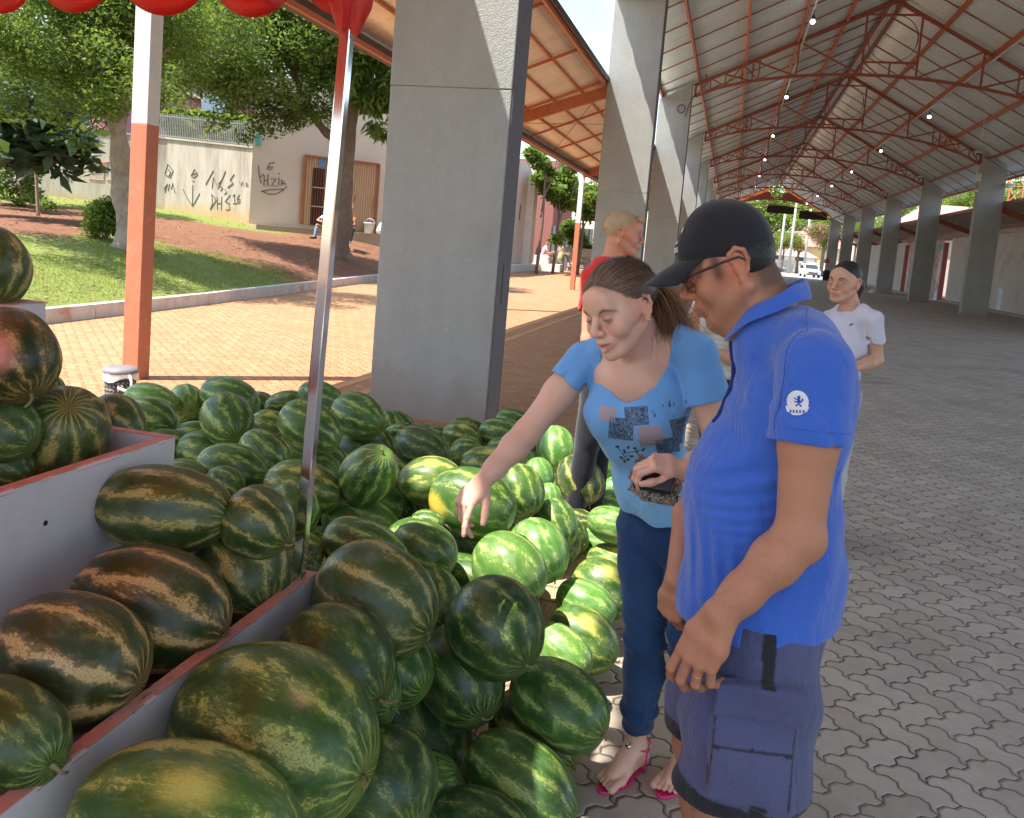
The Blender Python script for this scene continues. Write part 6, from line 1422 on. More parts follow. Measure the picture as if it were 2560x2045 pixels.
# ---- head: local axes x right, y forward, z up, origin between the ears
def head_vol(v, c, T, fem=False, jaw=1.0, mouth=0.0, smile=0.0, lids=.5, double=0.0, s=1.0, brow=1.0, cheek=1.0, occ=0.0):
    v.at(c, T, s); k = .012
    v.ell((0, -.012+occ, .038), (.074, .094-occ, .082), k); v.ell((0, .018, .018), (.066, .078, .072), .02)
    v.ell((0, .030, -.045), (.054*jaw, .058, .070), .022)
    for sx in (-1, 1):
        v.cone((sx*.056*jaw, -.008, -.045), (sx*.026*jaw, .066, -.094), .018, .015, .022)
        v.ell((sx*.042*cheek, .062, -.028), (.026, .024, .028), .02)
        v.ell((sx*.060, .03, .0), (.014, .03, .028), .02)
    v.ell((0, .076, -.100), (.021, .017, .017), .014)
    if double: v.ell((0, .035, -.105), (.042, .045, .022+.012*double), .02)
    v.cone((-.038, .078, .022), (.038, .078, .022), .012*brow, None, .016)
    v.ell((0, .082, .045), (.045, .016, .035), .02)
    for sx in (-1, 1): v.ell((sx*.032, .103, .001), (.0185, .015, .0135), .010, sub=True)
    for sx in (-1, 1): v.ell((sx*.032, .0765, .0), (.0152, .0148, .0140), .004)
    # nose
    v.chain([(0, .088, .014), (0, .100, -.006), (0, .113, -.026)], [.0075, .0085, .0105], .008)
    v.ell((0, .112, -.031), (.0125, .0115, .0095), .006)
    for sx in (-1, 1):
        v.ell((sx*.0135, .100, -.034), (.0085, .0115, .0085), .006); v.ell((sx*.0075, .107, -.0415), (.0035, .0045, .004), .003, sub=True)
    # upper lip area, lips, mouth line
    v.ell((0, .082, -.062), (.030, .020, .024), .012)
    o_ = mouth*.007; sm = smile*.009; w_ = .023+.004*smile
    v.chain([(-w_, .086, -.0635+sm), (-.009, .0995, -.0600), (0, .1005, -.0615), (.009, .0995, -.0600), (w_, .086, -.0635+sm)], [.0025, .0045, .0042, .0045, .0025], .0035)
    v.chain([(-w_+.002, .085, -.0675+sm-o_*.3), (0, .0985, -.0735-o_), (w_-.002, .085, -.0675+sm-o_*.3)], [.0025, .0058, .0025], .0045)
    v.chain([(-w_-.001, .0905, -.0655+sm-o_*.3), (0, .1045, -.0668-o_*.55), (w_+.001, .0905, -.0655+sm-o_*.3)], [.0014, .0017+.45*o_, .0014], .0022, sub=True)
    if smile or double:
        for sx in (-1, 1): v.chain([(sx*.020, .101, -.034), (sx*.036, .090, -.060)], [.002, .002], .006, sub=True)
    # ears
    for sx in (-1, 1):
        e = np.array([sx*.073, -.006, -.004]); u = lambda y, z, x=0: (e[0]+sx*(x+.005+max(0, -y)*.24), e[1]+y, e[2]+z)
        v.ell(u(-.004, .0, -.004), (.006, .015, .026), .006)
        v.chain([u(.012, .010), u(.010, .026), u(-.004, .034), u(-.018, .026), u(-.021, .008), u(-.014, -.012), u(-.004, -.024)], [.003, .0042, .0045, .0045, .0042, .0038, .0045], .004)
        v.ell(u(.0, -.028), (.0048, .0080, .0095), .004); v.ell(u(-.002, .002, .006), (.006, .009, .013), .004, sub=True); v.ell(u(-.007, .020, .005), (.004, .006, .006), .003, sub=True)
    v.at((0, 0, 0))
def eyes(parent, c, T, look=(0, 1, -.3), lid=.5, s=1.0, skin=(.5, .3, .2), r=.0128):
    """eyeball with iris, upper and lower lid drawn over it"""
    Tm = np.asarray(T); lk = nrm(look)
    SK = SKIN
    for sx in (-1, 1):
        ec = np.array([sx*.032, .0795, .0]); m = MB(); 
        V = []; n1, n2 = 12, 20
        w_ = lambda p: np.asarray(c)+Tm@(np.asarray(p)*s)
        ax = lk; a1 = nrm(np.cross(ax, [0, 0, 1])); a2 = np.cross(a1, ax)
        def ball(rad, a0, a1_, nm, mat, lift=0):
            mm = MB(); vs = []; fs = []
            for i in range(n1+1):
                th = a0+(a1_-a0)*i/n1
                for j in range(n2): ph = 2*math.pi*j/n2; vs.append(w_(ec+ax*(rad*math.cos(th)+lift)+(a1*math.cos(ph)+a2*math.sin(ph))*rad*math.sin(th)))
            for i in range(n1):
                for j in range(n2): fs.append((i*n2+j, i*n2+(j+1) % n2, (i+1)*n2+(j+1) % n2, (i+1)*n2+j))
            mm.add(vs, fs); return mm.build(nm, mat, parent, True)
        e_ = ball(r, .50, math.pi, 'eye', EYEW); i_ = ball(r*1.01, .001, .54, 'iris', IRIS); i_.parent = e_; i_.location = (0, 0, 0)
        # lids: bands of a slightly larger sphere above and below the opening
        for top in (1, 0):
            vs = []; fs = []; nu, nv = 18, 7; R2 = r*1.14
            for i in range(nu+1):
                az = -1.25+2.5*i/nu; op = math.cos(az*1.15)
                edge = (.62-1.05*lid)*op if top else -.50*op*(1-.35*lid)
                lim = 1.5 if top else -1.4
                for j in range(nv+1):
                    el = edge+(lim-edge)*j/nv; d = np.array([math.sin(az)*math.cos(el), math.cos(az)*math.cos(el), math.sin(el)]); rr = R2*(1+.05*(j == 0)); vs.append(w_(ec+d*rr))
            for i in range(nu):
                for j in range(nv): a = i*(nv+1)+j; fs.append((a, a+1, a+nv+2, a+nv+1) if top else (a, a+nv+1, a+nv+2, a+1))
            me = mesh_np('eyelid', np.array(vs), np.array(fs), SK, True, np.tile(np.array(skin)*np.array([.86, .74, .70]), (len(vs), 1))); o = put('eyelid', me, parent); o.modifiers.new('t', 'SOLIDIFY').thickness = .0012
def strands(name, roots, dirs, length, rad, mat, parent, seed=0, steps=6, grav=.0, curl=.0, tone=(.2, .8), avoid=None, noise=.15):
    """many thin flat hairs, one mesh"""
    g = np.random.default_rng(seed); n = len(roots); P_ = np.asarray(roots, float).copy(); D = np.asarray(dirs, float).copy(); D /= np.linalg.norm(D, axis=1)[:, None]
    L_ = (np.asarray(length)*np.ones(n))/steps; side = np.cross(D, g.normal(size=(n, 3))); side /= np.linalg.norm(side, axis=1)[:, None]; rings = []; ph = g.uniform(0, 6.28, n)
    for i in range(steps+1):
        w = rad*(1-.75*i/steps); rings.append(P_-side*w); rings.append(P_+side*w)
        D = D+g.normal(size=(n, 3))*noise*.4+np.array([0, 0, -grav]); D += side*(curl*np.sin(ph+i*1.1))[:, None]
        D /= np.linalg.norm(D, axis=1)[:, None]; P_ = P_+D*L_[:, None]
        if avoid is not None: P_ = avoid(P_)
    V = np.stack(rings, 1).reshape(-1, 3); k = 2*(steps+1); b = np.arange(n)[:, None]*k; F = np.concatenate([np.stack([b[:, 0]+2*i, b[:, 0]+2*i+1, b[:, 0]+2*i+3, b[:, 0]+2*i+2], 1) for i in range(steps)])
    t = np.repeat(np.clip(g.normal((tone[0]+tone[1])/2, (tone[1]-tone[0])/3, n), 0, 1), k); return put(name, mesh_np(name, V, F, mat, True, np.stack([t]*3, 1)), parent)
# ---- hand: local axes x towards the thumb side, y along the fingers, z out of the back of the hand
def hand_vol(v, c, T, side=1, curl=(.5, .5, .5, .5), spread=.05, thumb=(.6, .3), s=1.0, k=.004, flex=None):
    """side=1: thumb on +x; curl in radians at each knuckle (index, middle, ring, little)"""
    v.at(c, T, s); X = lambda x, y, z: (side*x, y, z)
    kn = [(.030, .088, .0), (.010, .092, .002), (-.011, .088, .001), (-.030, .080, -.002)]
    for i, q in enumerate(kn): v.chain([X(q[0]*.45, .0, 0), X(q[0]*.9, .045, .001), X(*q)], [.0165, .0140, .0108], .012)
    v.cone(X(.012, .012, -.004), X(.028, .050, -.008), .017, .013, .012); v.cone(X(-.014, .01, -.004), X(-.026, .05, -.006), .014, .012, .012)
    seg_ = [(.043, .026, .021), (.048, .030, .022), (.044, .028, .022), (.035, .021, .020)]; rad = [(.0098, .0088, .0080, .0066), (.0100, .0090, .0082, .0067), (.0094, .0085, .0078, .0064), (.0084, .0075, .0069, .0058)]
    out = []
    for i, q in enumerate(kn):
        p = np.array(q, float); a = spread*(1.5-i)*1.0; ang = 0.0; pts = [p.copy()]; cu = curl[i] if hasattr(curl[i], '__len__') else (curl[i], curl[i]*1.15, curl[i]*.75)
        for j in range(3):
            ang += cu[j]; d = np.array([math.sin(a)*math.cos(ang), math.cos(a)*math.cos(ang), -math.sin(ang)]); p = p+d*seg_[i][j]; pts.append(p.copy())
        r_4 = rad[i]; v.chain([X(*w) for w in pts], [r_4[0], r_4[1], r_4[2], r_4[3]], .0025); 
        for j in (1, 2): v.ell(X(*pts[j]), (r_4[j]*1.06,)*3, .003)
        out.append(([np.asarray(v.w(X(*w))) for w in pts], r_4[3]*s, nrm(v.T@np.array([0, math.sin(ang), math.cos(ang)]))))
    th, tf = thumb      # th: how far out from the palm, tf: bend
    p0 = np.array([.022, .018, -.010]); d1 = nrm([math.sin(th)*.9, math.cos(th), -.35]); p1 = p0+d1*.044; d2 = nrm([math.sin(th-tf)*.9, math.cos(th-tf), -.35-.2*tf]); p2 = p1+d2*.033; d3 = nrm([math.sin(th-2*tf)*.9, math.cos(th-2*tf), -.4-.3*tf]); p3 = p2+d3*.026
    v.chain([X(*p0), X(*p1), X(*p2), X(*p3)], [.0165, .0118, .0104, .0080], .007)
    out.append(([np.asarray(v.w(X(*w))) for w in (p1, p2, p3)], .008*s, nrm(v.T@np.array([side*.5, -.1, .8]))))
    v.at((0, 0, 0)); return out
def nails(parent, tips, col=None):
    for pts, r_4, nrm_ in tips:
        a, b = pts[-2], pts[-1]; d = nrm(b-a); n_ = nrm(nrm_-d*(nrm_@d)); x = np.cross(d, n_); c = b+d*r_4*.10+n_*r_4*.80
        vs = []; fs = []
        for i in range(5):
            for j in range(5):
                u, w = (i-2)/2, (j-2)/2; vs.append(c+x*u*r_4*.72+d*w*r_4*.9-n_*(u*u*.42+max(0, w)**2*.28)*r_4)
        for i in range(4):
            for j in range(4): a_ = i*5+j; fs.append((a_, a_+5, a_+6, a_+1))
        m = MB(); m.add(vs, fs); m.build('fingernail', NAIL, parent, True)
# ================================================================== MAN IN THE BLUE POLO SHIRT
from mathutils.bvhtree import BVHTree
def bvh(o):
    me = o.data; V = [tuple(Vector(v.co)) for v in me.vertices]; return BVHTree.FromPolygons(V, [tuple(p.vertices) for p in me.polygons])
def decal(tree, polys, origin, ux, uy, dr, lift=.0015):
    """flat polygons (lists of (u,v)) pushed along dr onto a surface; returns MB"""
    m = MB(); ux, uy, dr = nrm(ux), nrm(uy), nrm(dr)
    for pl in polys:
        vs = []
        for (u, w) in pl:
            p = np.asarray(origin)+ux*u+uy*w-dr*.25; hit = tree.ray_cast(Vector(p), Vector(dr), .6)
            vs.append(tuple(np.array(hit[0])-dr*lift) if hit[0] is not None else None)
        if any(v is None for v in vs): continue
        m.add(vs, [tuple(range(len(vs)))])
    return m
def grid_polys(u0, v0, u1, v1, n=8, m_=8, rot=0, keep=None):
    c, s = math.cos(rot), math.sin(rot); cu, cv = (u0+u1)/2, (v0+v1)/2; out = []
    for i in range(n):
        for j in range(m_):
            q = [(u0+(u1-u0)*(i+a)/n, v0+(v1-v0)*(j+b)/m_) for a, b in ((0, 0), (1, 0), (1, 1), (0, 1))]
            if keep and not keep((q[0][0]+q[2][0])/2, (q[0][1]+q[2][1])/2): continue
            out.append([(cu+(x-cu)*c-(y-cv)*s, cv+(x-cu)*s+(y-cv)*c) for x, y in q])
    return out
GM = np.array([.125, 1.80, 0.]); TM = frame((-1, -.06, 0), (0, 0, 1))
def ml(r, f, u): return GM+TM@np.array([r, f, u])
man = empty('person', (GM[0], GM[1], 0), 'man in a bright blue polo shirt and black cap looking down in the foreground', 'person')
HC = np.array([.011, 1.80, 1.588]); hp = R(24); HT = frame((-math.cos(hp)*.995, .03, -math.sin(hp)), (-math.sin(hp), 0, math.cos(hp)))
SKM = np.array([.46, .215, .125])
LS, LE, LW = ml(-.185, -.035, 1.405), np.array([.175, 1.585, 1.105]), np.array([.052, 1.555, .945])
RS, RE, RW = ml(.185, -.01, 1.405), ml(.235, .02, 1.12), ml(.13, .155, 1.01)
v = Vol()
head_vol(v, HC, HT, jaw=1.13, double=1.5, brow=1.05, s=1.03, occ=.012)
v.cone(HC+HT@[0, -.022, -.045], ml(0, .026, 1.47), .056, .058, .02); v.cone(HC+HT@[0, .010, -.07], ml(0, .045, 1.44), .052, .058, .025)
v.ell(ml(0, -.01, 1.30), (.15, .105, .16), .03, M=TM); v.ell(ml(0, .03, 1.08), (.14, .11, .16), .03, M=TM); v.ell(ml(0, -.02, .93), (.15, .12, .12), .03, M=TM)
v.cone(ml(-.15, -.02, 1.41), ml(.15, -.02, 1.41), .052, None, .03)
def arm(v, S, E, W_, s=1.0):
    v.chain([S, S+(E-S)*.45, E], [.056*s, .052*s, .0435*s], .02); d = nrm(W_-E); up = nrm(E-S)
    v.chain([E, E+(W_-E)*.30, E+(W_-E)*.72, W_], [.043*s, .0455*s, .0355*s, .0300*s], .02)
    v.ell(E-nrm((S+W_)/2-E)*.008*s, (.041*s,)*3, .015)
    v.cone(E+(W_-E)*.80, W_, .028*s, .0255*s, .01, flat=(np.cross(d, [0, 1, 0.01]), .86))
arm(v, LS, LE, LW, .97); arm(v, RS, RE, RW, .97)
yL = nrm([-.36, -.06, -.93]); zL = nrm([-.50, -.84, .22]); zL = nrm(zL-yL*(zL@yL)); THL = np.stack([np.cross(yL, zL), yL, zL], 1)
tipsL = hand_vol(v, LW+yL*.006, THL, 1, curl=((.22, .55, .3), (.36, .65, .35), (.50, .75, .4), (.62, .8, .45)), spread=.075, thumb=(.30, .25), s=1.10)
RHc = at(1692, 1452, 1.86); yR = nrm([-.10, -.12, -1.0]); zR = nrm([-.55, -.80, .1]); zR = nrm(zR-yR*(zR@yR)); xR = np.cross(yR, zR); THR = np.stack([xR, yR, zR], 1)
v.chain([RW, RHc], [.028, .026], .01)
tipsR = hand_vol(v, RHc, THR, -1, curl=((.9, 1.0, .5), (1.0, 1.1, .6), (1.1, 1.1, .6), (1.1, 1.1, .6)), spread=.03, thumb=(.15, .2), s=.88)
HL, HR = ml(-.10, -.01, .90), ml(.10, .01, .90); KL, KR = ml(-.115, .035, .49), ml(.105, .075, .49); AL, AR = ml(-.12, -.03, .09), ml(.11, .02, .09)
for H_, K_, A_ in ((HL, KL, AL), (HR, KR, AR)):
    v.chain([H_, (H_+K_)/2, K_], [.088, .074, .056], .02); v.chain([K_, K_+(A_-K_)*.35+TM@[0, -.015, 0], K_+(A_-K_)*.8, A_], [.052, .057, .038, .036], .02)
    v.chain([A_, A_+TM@[0, .06, -.045], A_+TM@[0, .16, -.07]], [.036, .034, .024], .02); v.ell(A_+TM@[0, -.03, -.05], (.032, .038, .035), .02)
def skin_col(base, c, T, s=1.0, stubble=.0, brow=(.03, .02, .015), lips=(.36, .12, .10), hands=(), red=.12, lid=1.0):
    def f(V):
        n = len(V); C_ = np.tile(base, (n, 1)); L_ = (V-np.asarray(c))@np.asarray(T)/s; x, y, z = L_.T; face = (np.linalg.norm(L_-np.array([0, .03, 0]), axis=1) < .17)
        def mixin(w, col): w = np.clip(w, 0, 1)[:, None]; C_[:] = C_*(1-w)+np.asarray(col)*w
        ax_ = np.abs(x)
        mixin(face*red*1.8*np.exp(-(((ax_-.04)/.022)**2+((z+.03)/.022)**2))*(y > .03), base*np.array([1.25, .75, .70]))
        mixin(face*red*2.5*np.exp(-((x/.016)**2+((z+.03)/.018)**2))*(y > .08), base*np.array([1.2, .72, .66]))
        mixin(face*.5*np.exp(-(((ax_-.075)/.012)**2+((z)/.04)**2))*(np.abs(y) < .04), base*np.array([1.25, .70, .62]))
        if stubble: mixin(face*.8*(np.abs(np.abs(x)-.068) < .016)*np.exp(-((y-.034)/.012)**2)*np.clip((z+.03)/.02, 0, 1), np.array([.02, .014, .012])); mixin(face*.75*np.clip((-y-.02)/.02, 0, 1)*np.clip((z+.085)/.03, 0, 1), np.array([.03, .02, .016]))
        if stubble: mixin(face*stubble*.7*np.clip(np.exp(-((z+.085)/.035)**2)*(y > .0)+.8*np.exp(-(((z+.052)/.008)**2+(x/.03)**2))*(y > .08), 0, 1), base*.45)
        lipm = face*(y > .07)*np.exp(-((x/.024)**4))*np.exp(-(((z+.0675)/.0082)**4)); mixin(lipm*.8, lips)
        zb = .0255-.6*(ax_-.036)**2/.02; mixin(face*(y > .06)*np.exp(-(((ax_-.034)/.0195)**4+((z-zb)/.0042)**2))*.9*(1 if brow is not None else 0), brow if brow is not None else base)
        mixin(face*(y > .06)*.5*lid*np.exp(-(((ax_-.032)/.016)**4+((z-.002)/.010)**4)), base*np.array([.80, .62, .58]))
        mixin(face*(y > .06)*.35*np.exp(-(((ax_-.032)/.016)**2+((z+.016)/.006)**2)), base*np.array([.72, .58, .55]))
        for tips in hands:
            for pts, r_, nn in tips:
                for p in pts[:-1]: mixin(.35*blob(V, p+nn*.006, .010), base*np.array([1.12, .72, .64]))
                mixin(.3*blob(V, pts[-1], .011), base*np.array([1.2, .78, .72]))
        return C_
    return f
lo = np.array([-.22, 1.36, -.02]); hi = np.array([.42, 2.16, 1.76])
hb = (HC-np.array([.16, .12, .15]), HC+np.array([.13, .12, .15])); lh = (np.array([-.08, 1.43, .735]), np.array([.28, 1.71, 1.30])); rh = (RHc-np.array([.07, .08, .13]), RHc+np.array([.07, .08, .03]))
grow('body', v, lo, hi, .0075, SKIN, man, fine=[(*hb, .0024), (*lh, .0024), (*rh, .0022)],
     color=skin_col(SKM, HC, HT, 1.03, .55, hands=(tipsL, tipsR), red=.2))
eyes(man, HC, HT*1.0, HT@[0, 1, -.35], .45, 1.03, tuple(SKM)); nails(man, tipsL); nails(man, tipsR)
# wedding ring
pts = tipsL[2][0]; d = nrm(pts[1]-pts[0]); c_ = pts[0]+d*.022; a_ = nrm(np.cross(d, [0, 0, 1])); b_ = np.cross(d, a_); m = MB(); m.tube([c_+(a_*math.cos(t)+b_*math.sin(t))*.0102 for t in np.linspace(0, 2*math.pi, 25)], .0012, 6)
m.build('gold_ring', paint('gold', (.8, .5, .2), .2, .05, 5, 0, metal=1), man, True)
# polo shirt
SH = Vol()
def shirt_torso(s, e=0.0):
    s.ell(ml(0, -.025, 1.285), (.178+e, .128+e, .185+e), .04, M=TM); s.ell(ml(0, .038, 1.10), (.168+e, .132+e, .20+e), .05, M=TM)
    s.ell(ml(0, -.005, .93), (.188+e, .152+e, .21+e), .05, M=TM); s.ell(ml(0, .0, .86), (.200+e, .155+e, .12+e), .05, M=TM); s.ell(ml(0, -.055, 1.36), (.15+e, .085+e, .12+e), .04, M=TM)
    s.ell(ml(0, -.045, 1.0), (.160+e, .118+e, .20+e), .05, M=TM)
    s.ell(ml(0, .022, 1.430), (.105+e, .086+e, .082+e), .03, M=TM); s.cone(ml(-.10, -.022, 1.448), ml(.10, -.022, 1.448), .055+e, None, .04)
    s.cone(ml(-.135, -.035, 1.415), ml(.135, -.03, 1.415), .055+e, None, .04); s.cone(ml(-.17, -.035, 1.395), ml(-.05, -.035, 1.46), .055+e, .045+e, .03); s.cone(ml(.17, -.035, 1.395), ml(.05, -.035, 1.46), .055+e, .045+e, .03)
shirt_torso(SH)
aL = nrm(LE-LS); hem = LS+aL*.128; SL = Vol(); SL.chain([LS-aL*.01, LS+aL*.10, hem+aL*.05], [.068, .0705, .0745], .012)
aR = nrm(RE-RS); SRr = Vol(); SRr.chain([RS-aR*.01, RS+aR*.24], [.068, .073], .015)
SL.cut(hem, aL, .002); SL.cone(hem-aL*.012, hem+aL*.08, .0600, .0640, .002, sub=True); SRr.cut(RS+aR*.15, aR, .002); SH.join(SL, .014); SH.join(SRr, .014)
SH.cut(ml(-.2, -.012, .902)+0*HC, (0, 0, -1), .001, lo=[.122, 1.55, .83], hi=[.134, 1.70, .915])
SH.cone(HC+HT@[0, -.02, -.055], ml(0, .040, 1.485), .056, .058, .006, sub=True)
def folds(X, Y, Z):
    d = .0045*np.clip((1.35-Z)/.2, 0, 1)*np.clip((Z-.86)/.16, .15, 1)*np.sin(X*17+Z*21+1.6*np.sin(Z*8+Y*6))*np.clip((X-.02)/.1, 0, 1)
    d = d+.004*np.sin((X*.8-Z*.9+.4*np.sin(Z*9))*62)*np.exp(-(((X-.06)/.09)**2+((Z-1.22)/.13)**2))+.003*np.sin((X+Z*.5+.3*np.sin(X*11))*55)*np.clip((1.10-Z)/.1, 0, 1)*np.clip((Z-.86)/.16, .15, 1)
    d = d+.0035*np.sin((Z-1.15)*60+X*40)*np.exp(-(((X-.20)/.06)**2+((Z-1.27)/.09)**2))
    d = d+.0055*np.exp(-((X-.225+.35*(Z-1.25))/.011)**2)*np.clip((1.42-Z)/.08, 0, 1)*np.clip((Z-1.02)/.1, 0, 1)*(Y < 1.72)
    return d+.0018*vn(X, Y, Z, 14, 2)
SH.warp(folds, [-.2, 1.4, .8], [.45, 2.2, 1.5]); SH.cut([.12, 1.8, .868], nrm([.10, 0, -1.0]), .002, lo=[-.3, 1.3, .6], hi=[.6, 2.3, .99])
POLO = cloth_mat('blue_polo_knit', (.045, .135, .56), .8, 1500, .75, .35, ws=11)
so = grow('polo_shirt', SH, [-.14, 1.46, .84], [.36, 2.12, 1.56], .0034, POLO, man)
# seams: shoulder seam and sleeve cuff line drawn as thin raised piping on the cloth
tr_ = bvh(so)
def seam(parent, tree, pts, r, mat, name='seam', dr=(0, 1, 0), lift=0.0):
    P_ = np.array(pts, float); n = 26; tt = np.linspace(0, len(P_)-1, n); Q = np.stack([np.interp(tt, range(len(P_)), P_[:, j]) for j in range(3)], 1); out = []
    for q in Q:
        h_ = tree.find_nearest(Vector(q), .08)
        if h_[0] is not None: out.append(tuple(np.array(h_[0])+np.array(h_[1])*lift))
    if len(out) > 3: m = MB(); m.tube(out, r, 5); return m.build(name, mat, parent, True)
SEAM = cloth_mat('blue_stitching', (.022, .075, .42), .8)
ring_ = []
for t in np.linspace(-2.4, 2.4, 24):
    e1 = nrm(np.cross(aL, [0, 1, 0])); e2 = np.cross(aL, e1); ring_.append(hem-aL*.026+(e1*math.cos(t)+e2*math.sin(t))*.075)
seam(so, tr_, ring_, .0009, SEAM)
for o_ in so.children: o_.location = (0, 0, 0)
seam(man, tr_, [at(2005, 810, 1.62), at(1948, 850, 1.58), at(1912, 930, 1.55), at(1905, 1010, 1.55), at(1898, 1070, 1.56)], .0012, SEAM, 'armhole_seam')
seam(man, tr_, [at(2030, 722, 1.75), at(2018, 770, 1.68), at(2012, 808, 1.6)], .0010, SEAM, 'shoulder_seam')
seam(man, tr_, [at(1908, 1250, 1.62), at(1905, 1380, 1.63), at(1905, 1480, 1.64)], .0009, SEAM, 'side_seam')
# collar
def collar():
    V = []; F = []; n = 46; rows = 7
    nb = ml(0, .040, 1.512)
    for i in range(n+1):
        a = R(14)+R(332)*i/n; cx_, cy_ = math.sin(a), math.cos(a)        # a=0 front
        front = max(0, math.cos(a)); back = max(0, -math.cos(a))
        for j in range(rows):
            f = j/(rows-1); up_ = math.sin(min(f*1.7, 1)*math.pi/2) if f < .4 else 1
            if f < .4: rr = .065+.001*f; zz = .0+.028*f/.4
            else: g_ = (f-.4)/.6; rr = .065+.003+.017*g_**.9+.004*front*g_; zz = .028-(.038+.026*front**3)*g_
            zz += .034*back-.052*front
            V.append(nb+TM@np.array([rr*1.02*cx_, rr*.96*cy_+.0, zz+.003*math.sin(5*a)]))
    for i in range(n):
        for j in range(rows-1): a = i*rows+j; F.append((a, a+1, a+rows+1, a+rows))
    o = put('collar', mesh_np('collar', V, F, POLO, True), man); s = o.modifiers.new('t', 'SOLIDIFY'); s.thickness = .0035; s.offset = 0; b = o.modifiers.new('s', 'SUBSURF'); b.levels = 1; b.render_levels = 1
collar()
PLACK = cloth_mat('navy_placket_lining', (.012, .03, .16), .8); m = MB(); q0, q1 = ml(-.012, .085, 1.44), ml(-.012, .125, 1.30)
seam(man, tr_, [ml(-.02, .11, 1.43), ml(-.02, .14, 1.36), ml(-.02, .16, 1.28)], .006, PLACK, 'placket')
# sleeve badge with small rampant animal and scroll
WHT = cloth_mat('white_badge_cloth', (.72, .74, .78), .8)
bo = at(1994, 1004, 1.55); k_ = 1.56/2100*1.12
disc = [[(0, 0), (22*k_*math.cos(a), 24*k_*math.sin(a)), (22*k_*math.cos(a+.26), 24*k_*math.sin(a+.26))] for a in np.arange(0, 6.28, .26)]
scroll = [[(-24*k_, -12*k_), (24*k_, -8*k_), (20*k_, -18*k_), (-20*k_, -24*k_)], [(-20*k_, -22*k_), (20*k_, -18*k_), (6*k_, -27*k_), (-8*k_, -29*k_)]]
bd_ = decal(tr_, disc+scroll, bo, (1, 0, .05), (-.05, 0, 1), (.05, 1, -.05), .0022).build('sleeve_badge', WHT, man)
lion = [[(-2, 12), (4, 14), (5, 8), (-1, 7)], [(-1, 8), (4, 8), (6, -2), (-1, -3)], [(-1, 6), (-8, 9), (-8, 6), (-1, 3)], [(-1, 1), (-7, 1), (-7, -2), (-1, -1)], [(0, -3), (-5, -9), (-2, -10), (3, -4)], [(4, -3), (9, -8), (6, -10), (1, -4)], [(5, -1), (11, 3), (10, 9), (8, 8), (8, 4), (5, 2)]]
dl_ = decal(tr_, [[(a*k_, b*k_) for a, b in pl] for pl in lion]+[grid_polys(-15*k_, -23*k_, 14*k_, -17*k_, 9, 1, .12)[i] for i in (0, 2, 4, 6, 8)], bo, (1, 0, .05), (-.05, 0, 1), (.05, 1, -.05), .003).build('badge_emblem', SEAM, man)
dl_.parent = bd_; dl_.location = (0, 0, 0)
# cargo shorts
ST = Vol()
ST.ell(ml(0, -.010, .90), (.160, .130, .08), .03, M=TM)
for (H_, K_, sx) in ((HL, KL, -1), (HR, KR, 1)):
    b_ = ml(sx*.112, .022 if sx < 0 else .055, .40); ST.chain([H_+TM@[0, 0, -.03], ml(sx*.105, .018 if sx < 0 else .035, .66), b_], [.100, .112, .115], .02)
    ST.chain([H_+TM@[0, -.02, -.04], ml(sx*.10, -.03, .62), ml(sx*.112, -.03, .40)], [.098, .104, .098], .03)
pc_ = ml(-.222, -.005, .635); PM_ = frame((-1, -.10, 0), (-.02, .03, 1))
ST.box(ml(-.210, .0, .668), (.022, .080, .100), .012, .004, M=PM_); ST.box(ml(-.218, -.002, .778), (.019, .086, .034), .008, .002, M=PM_)
def sfold(X, Y, Z):
    return .007*np.sin(Z*26+X*18+2*np.sin(Y*9+Z*5))*np.clip((.95-Z)/.2, 0, 1)+.004*vn(X, Y, Z, 20, 1)+.004*np.sin(X*55+Z*12)*np.clip((.62-Z)/.15, 0, 1)*(Y < 1.68)
ST.warp(sfold, [-.2, 1.4, .3], [.5, 2.3, 1.1]); ST.cut([.12, 1.8, .530], nrm([.05, 0, -1]), .003, lo=[-.3, 1.3, .2], hi=[.6, 2.3, .62])
def short_col(V):
    L_ = (V-GM)@TM; r, f, u = L_.T; C_ = np.tile([.10, .105, .205], (len(V), 1)); dark = np.array([.028, .028, .034])
    bl = blob(V, ml(-.2, .05, .82), .09, .8)[:, None]*.45; C_ = C_*(1-bl)+np.array([.05, .055, .14])*bl
    m1 = (np.abs(f+.012) < .0125) & (u > .812) & (r < -.1); m2 = (u+.05*(-f) < .556) ; m3 = (np.abs(f+.02) < .014) & (u < .585) & (r < -.1)
    C_[m1 | m2 | m3] = dark
    ln = ((np.abs(f-.075) < .0018) | (np.abs(f+.072) < .0018)) & (u > .585) & (u < .74) & (r < -.15); C_[ln] = dark*1.2
    ln = (np.abs(u-.690+.3*np.abs(f)*.2) < .0026) & (np.abs(f) < .075) & (r < -.15); C_[ln] = dark*1.2
    return C_
sh_ = grow('cargo_shorts', ST, [-.16, 1.46, .40], [.40, 2.12, .99], .0044, cloth_mat('slate_blue_cotton', None, .9, 800, .9, .15, ws=15), man, color=short_col)
for (A_, n_) in ((AL, 0), (AR, 1)):
    c_ = A_+TM@[0, .05, -.075]; m = MB(); vs = [(c_+TM@np.array([.045*math.cos(a)*(1+.1*math.sin(a)), .125*math.sin(a), 0])) for a in np.linspace(0, 6.283, 25)[:-1]]; m.extrude(vs, (0, 0, -.012)); m.build('flip_flop', BLK, man, bevel=.003)
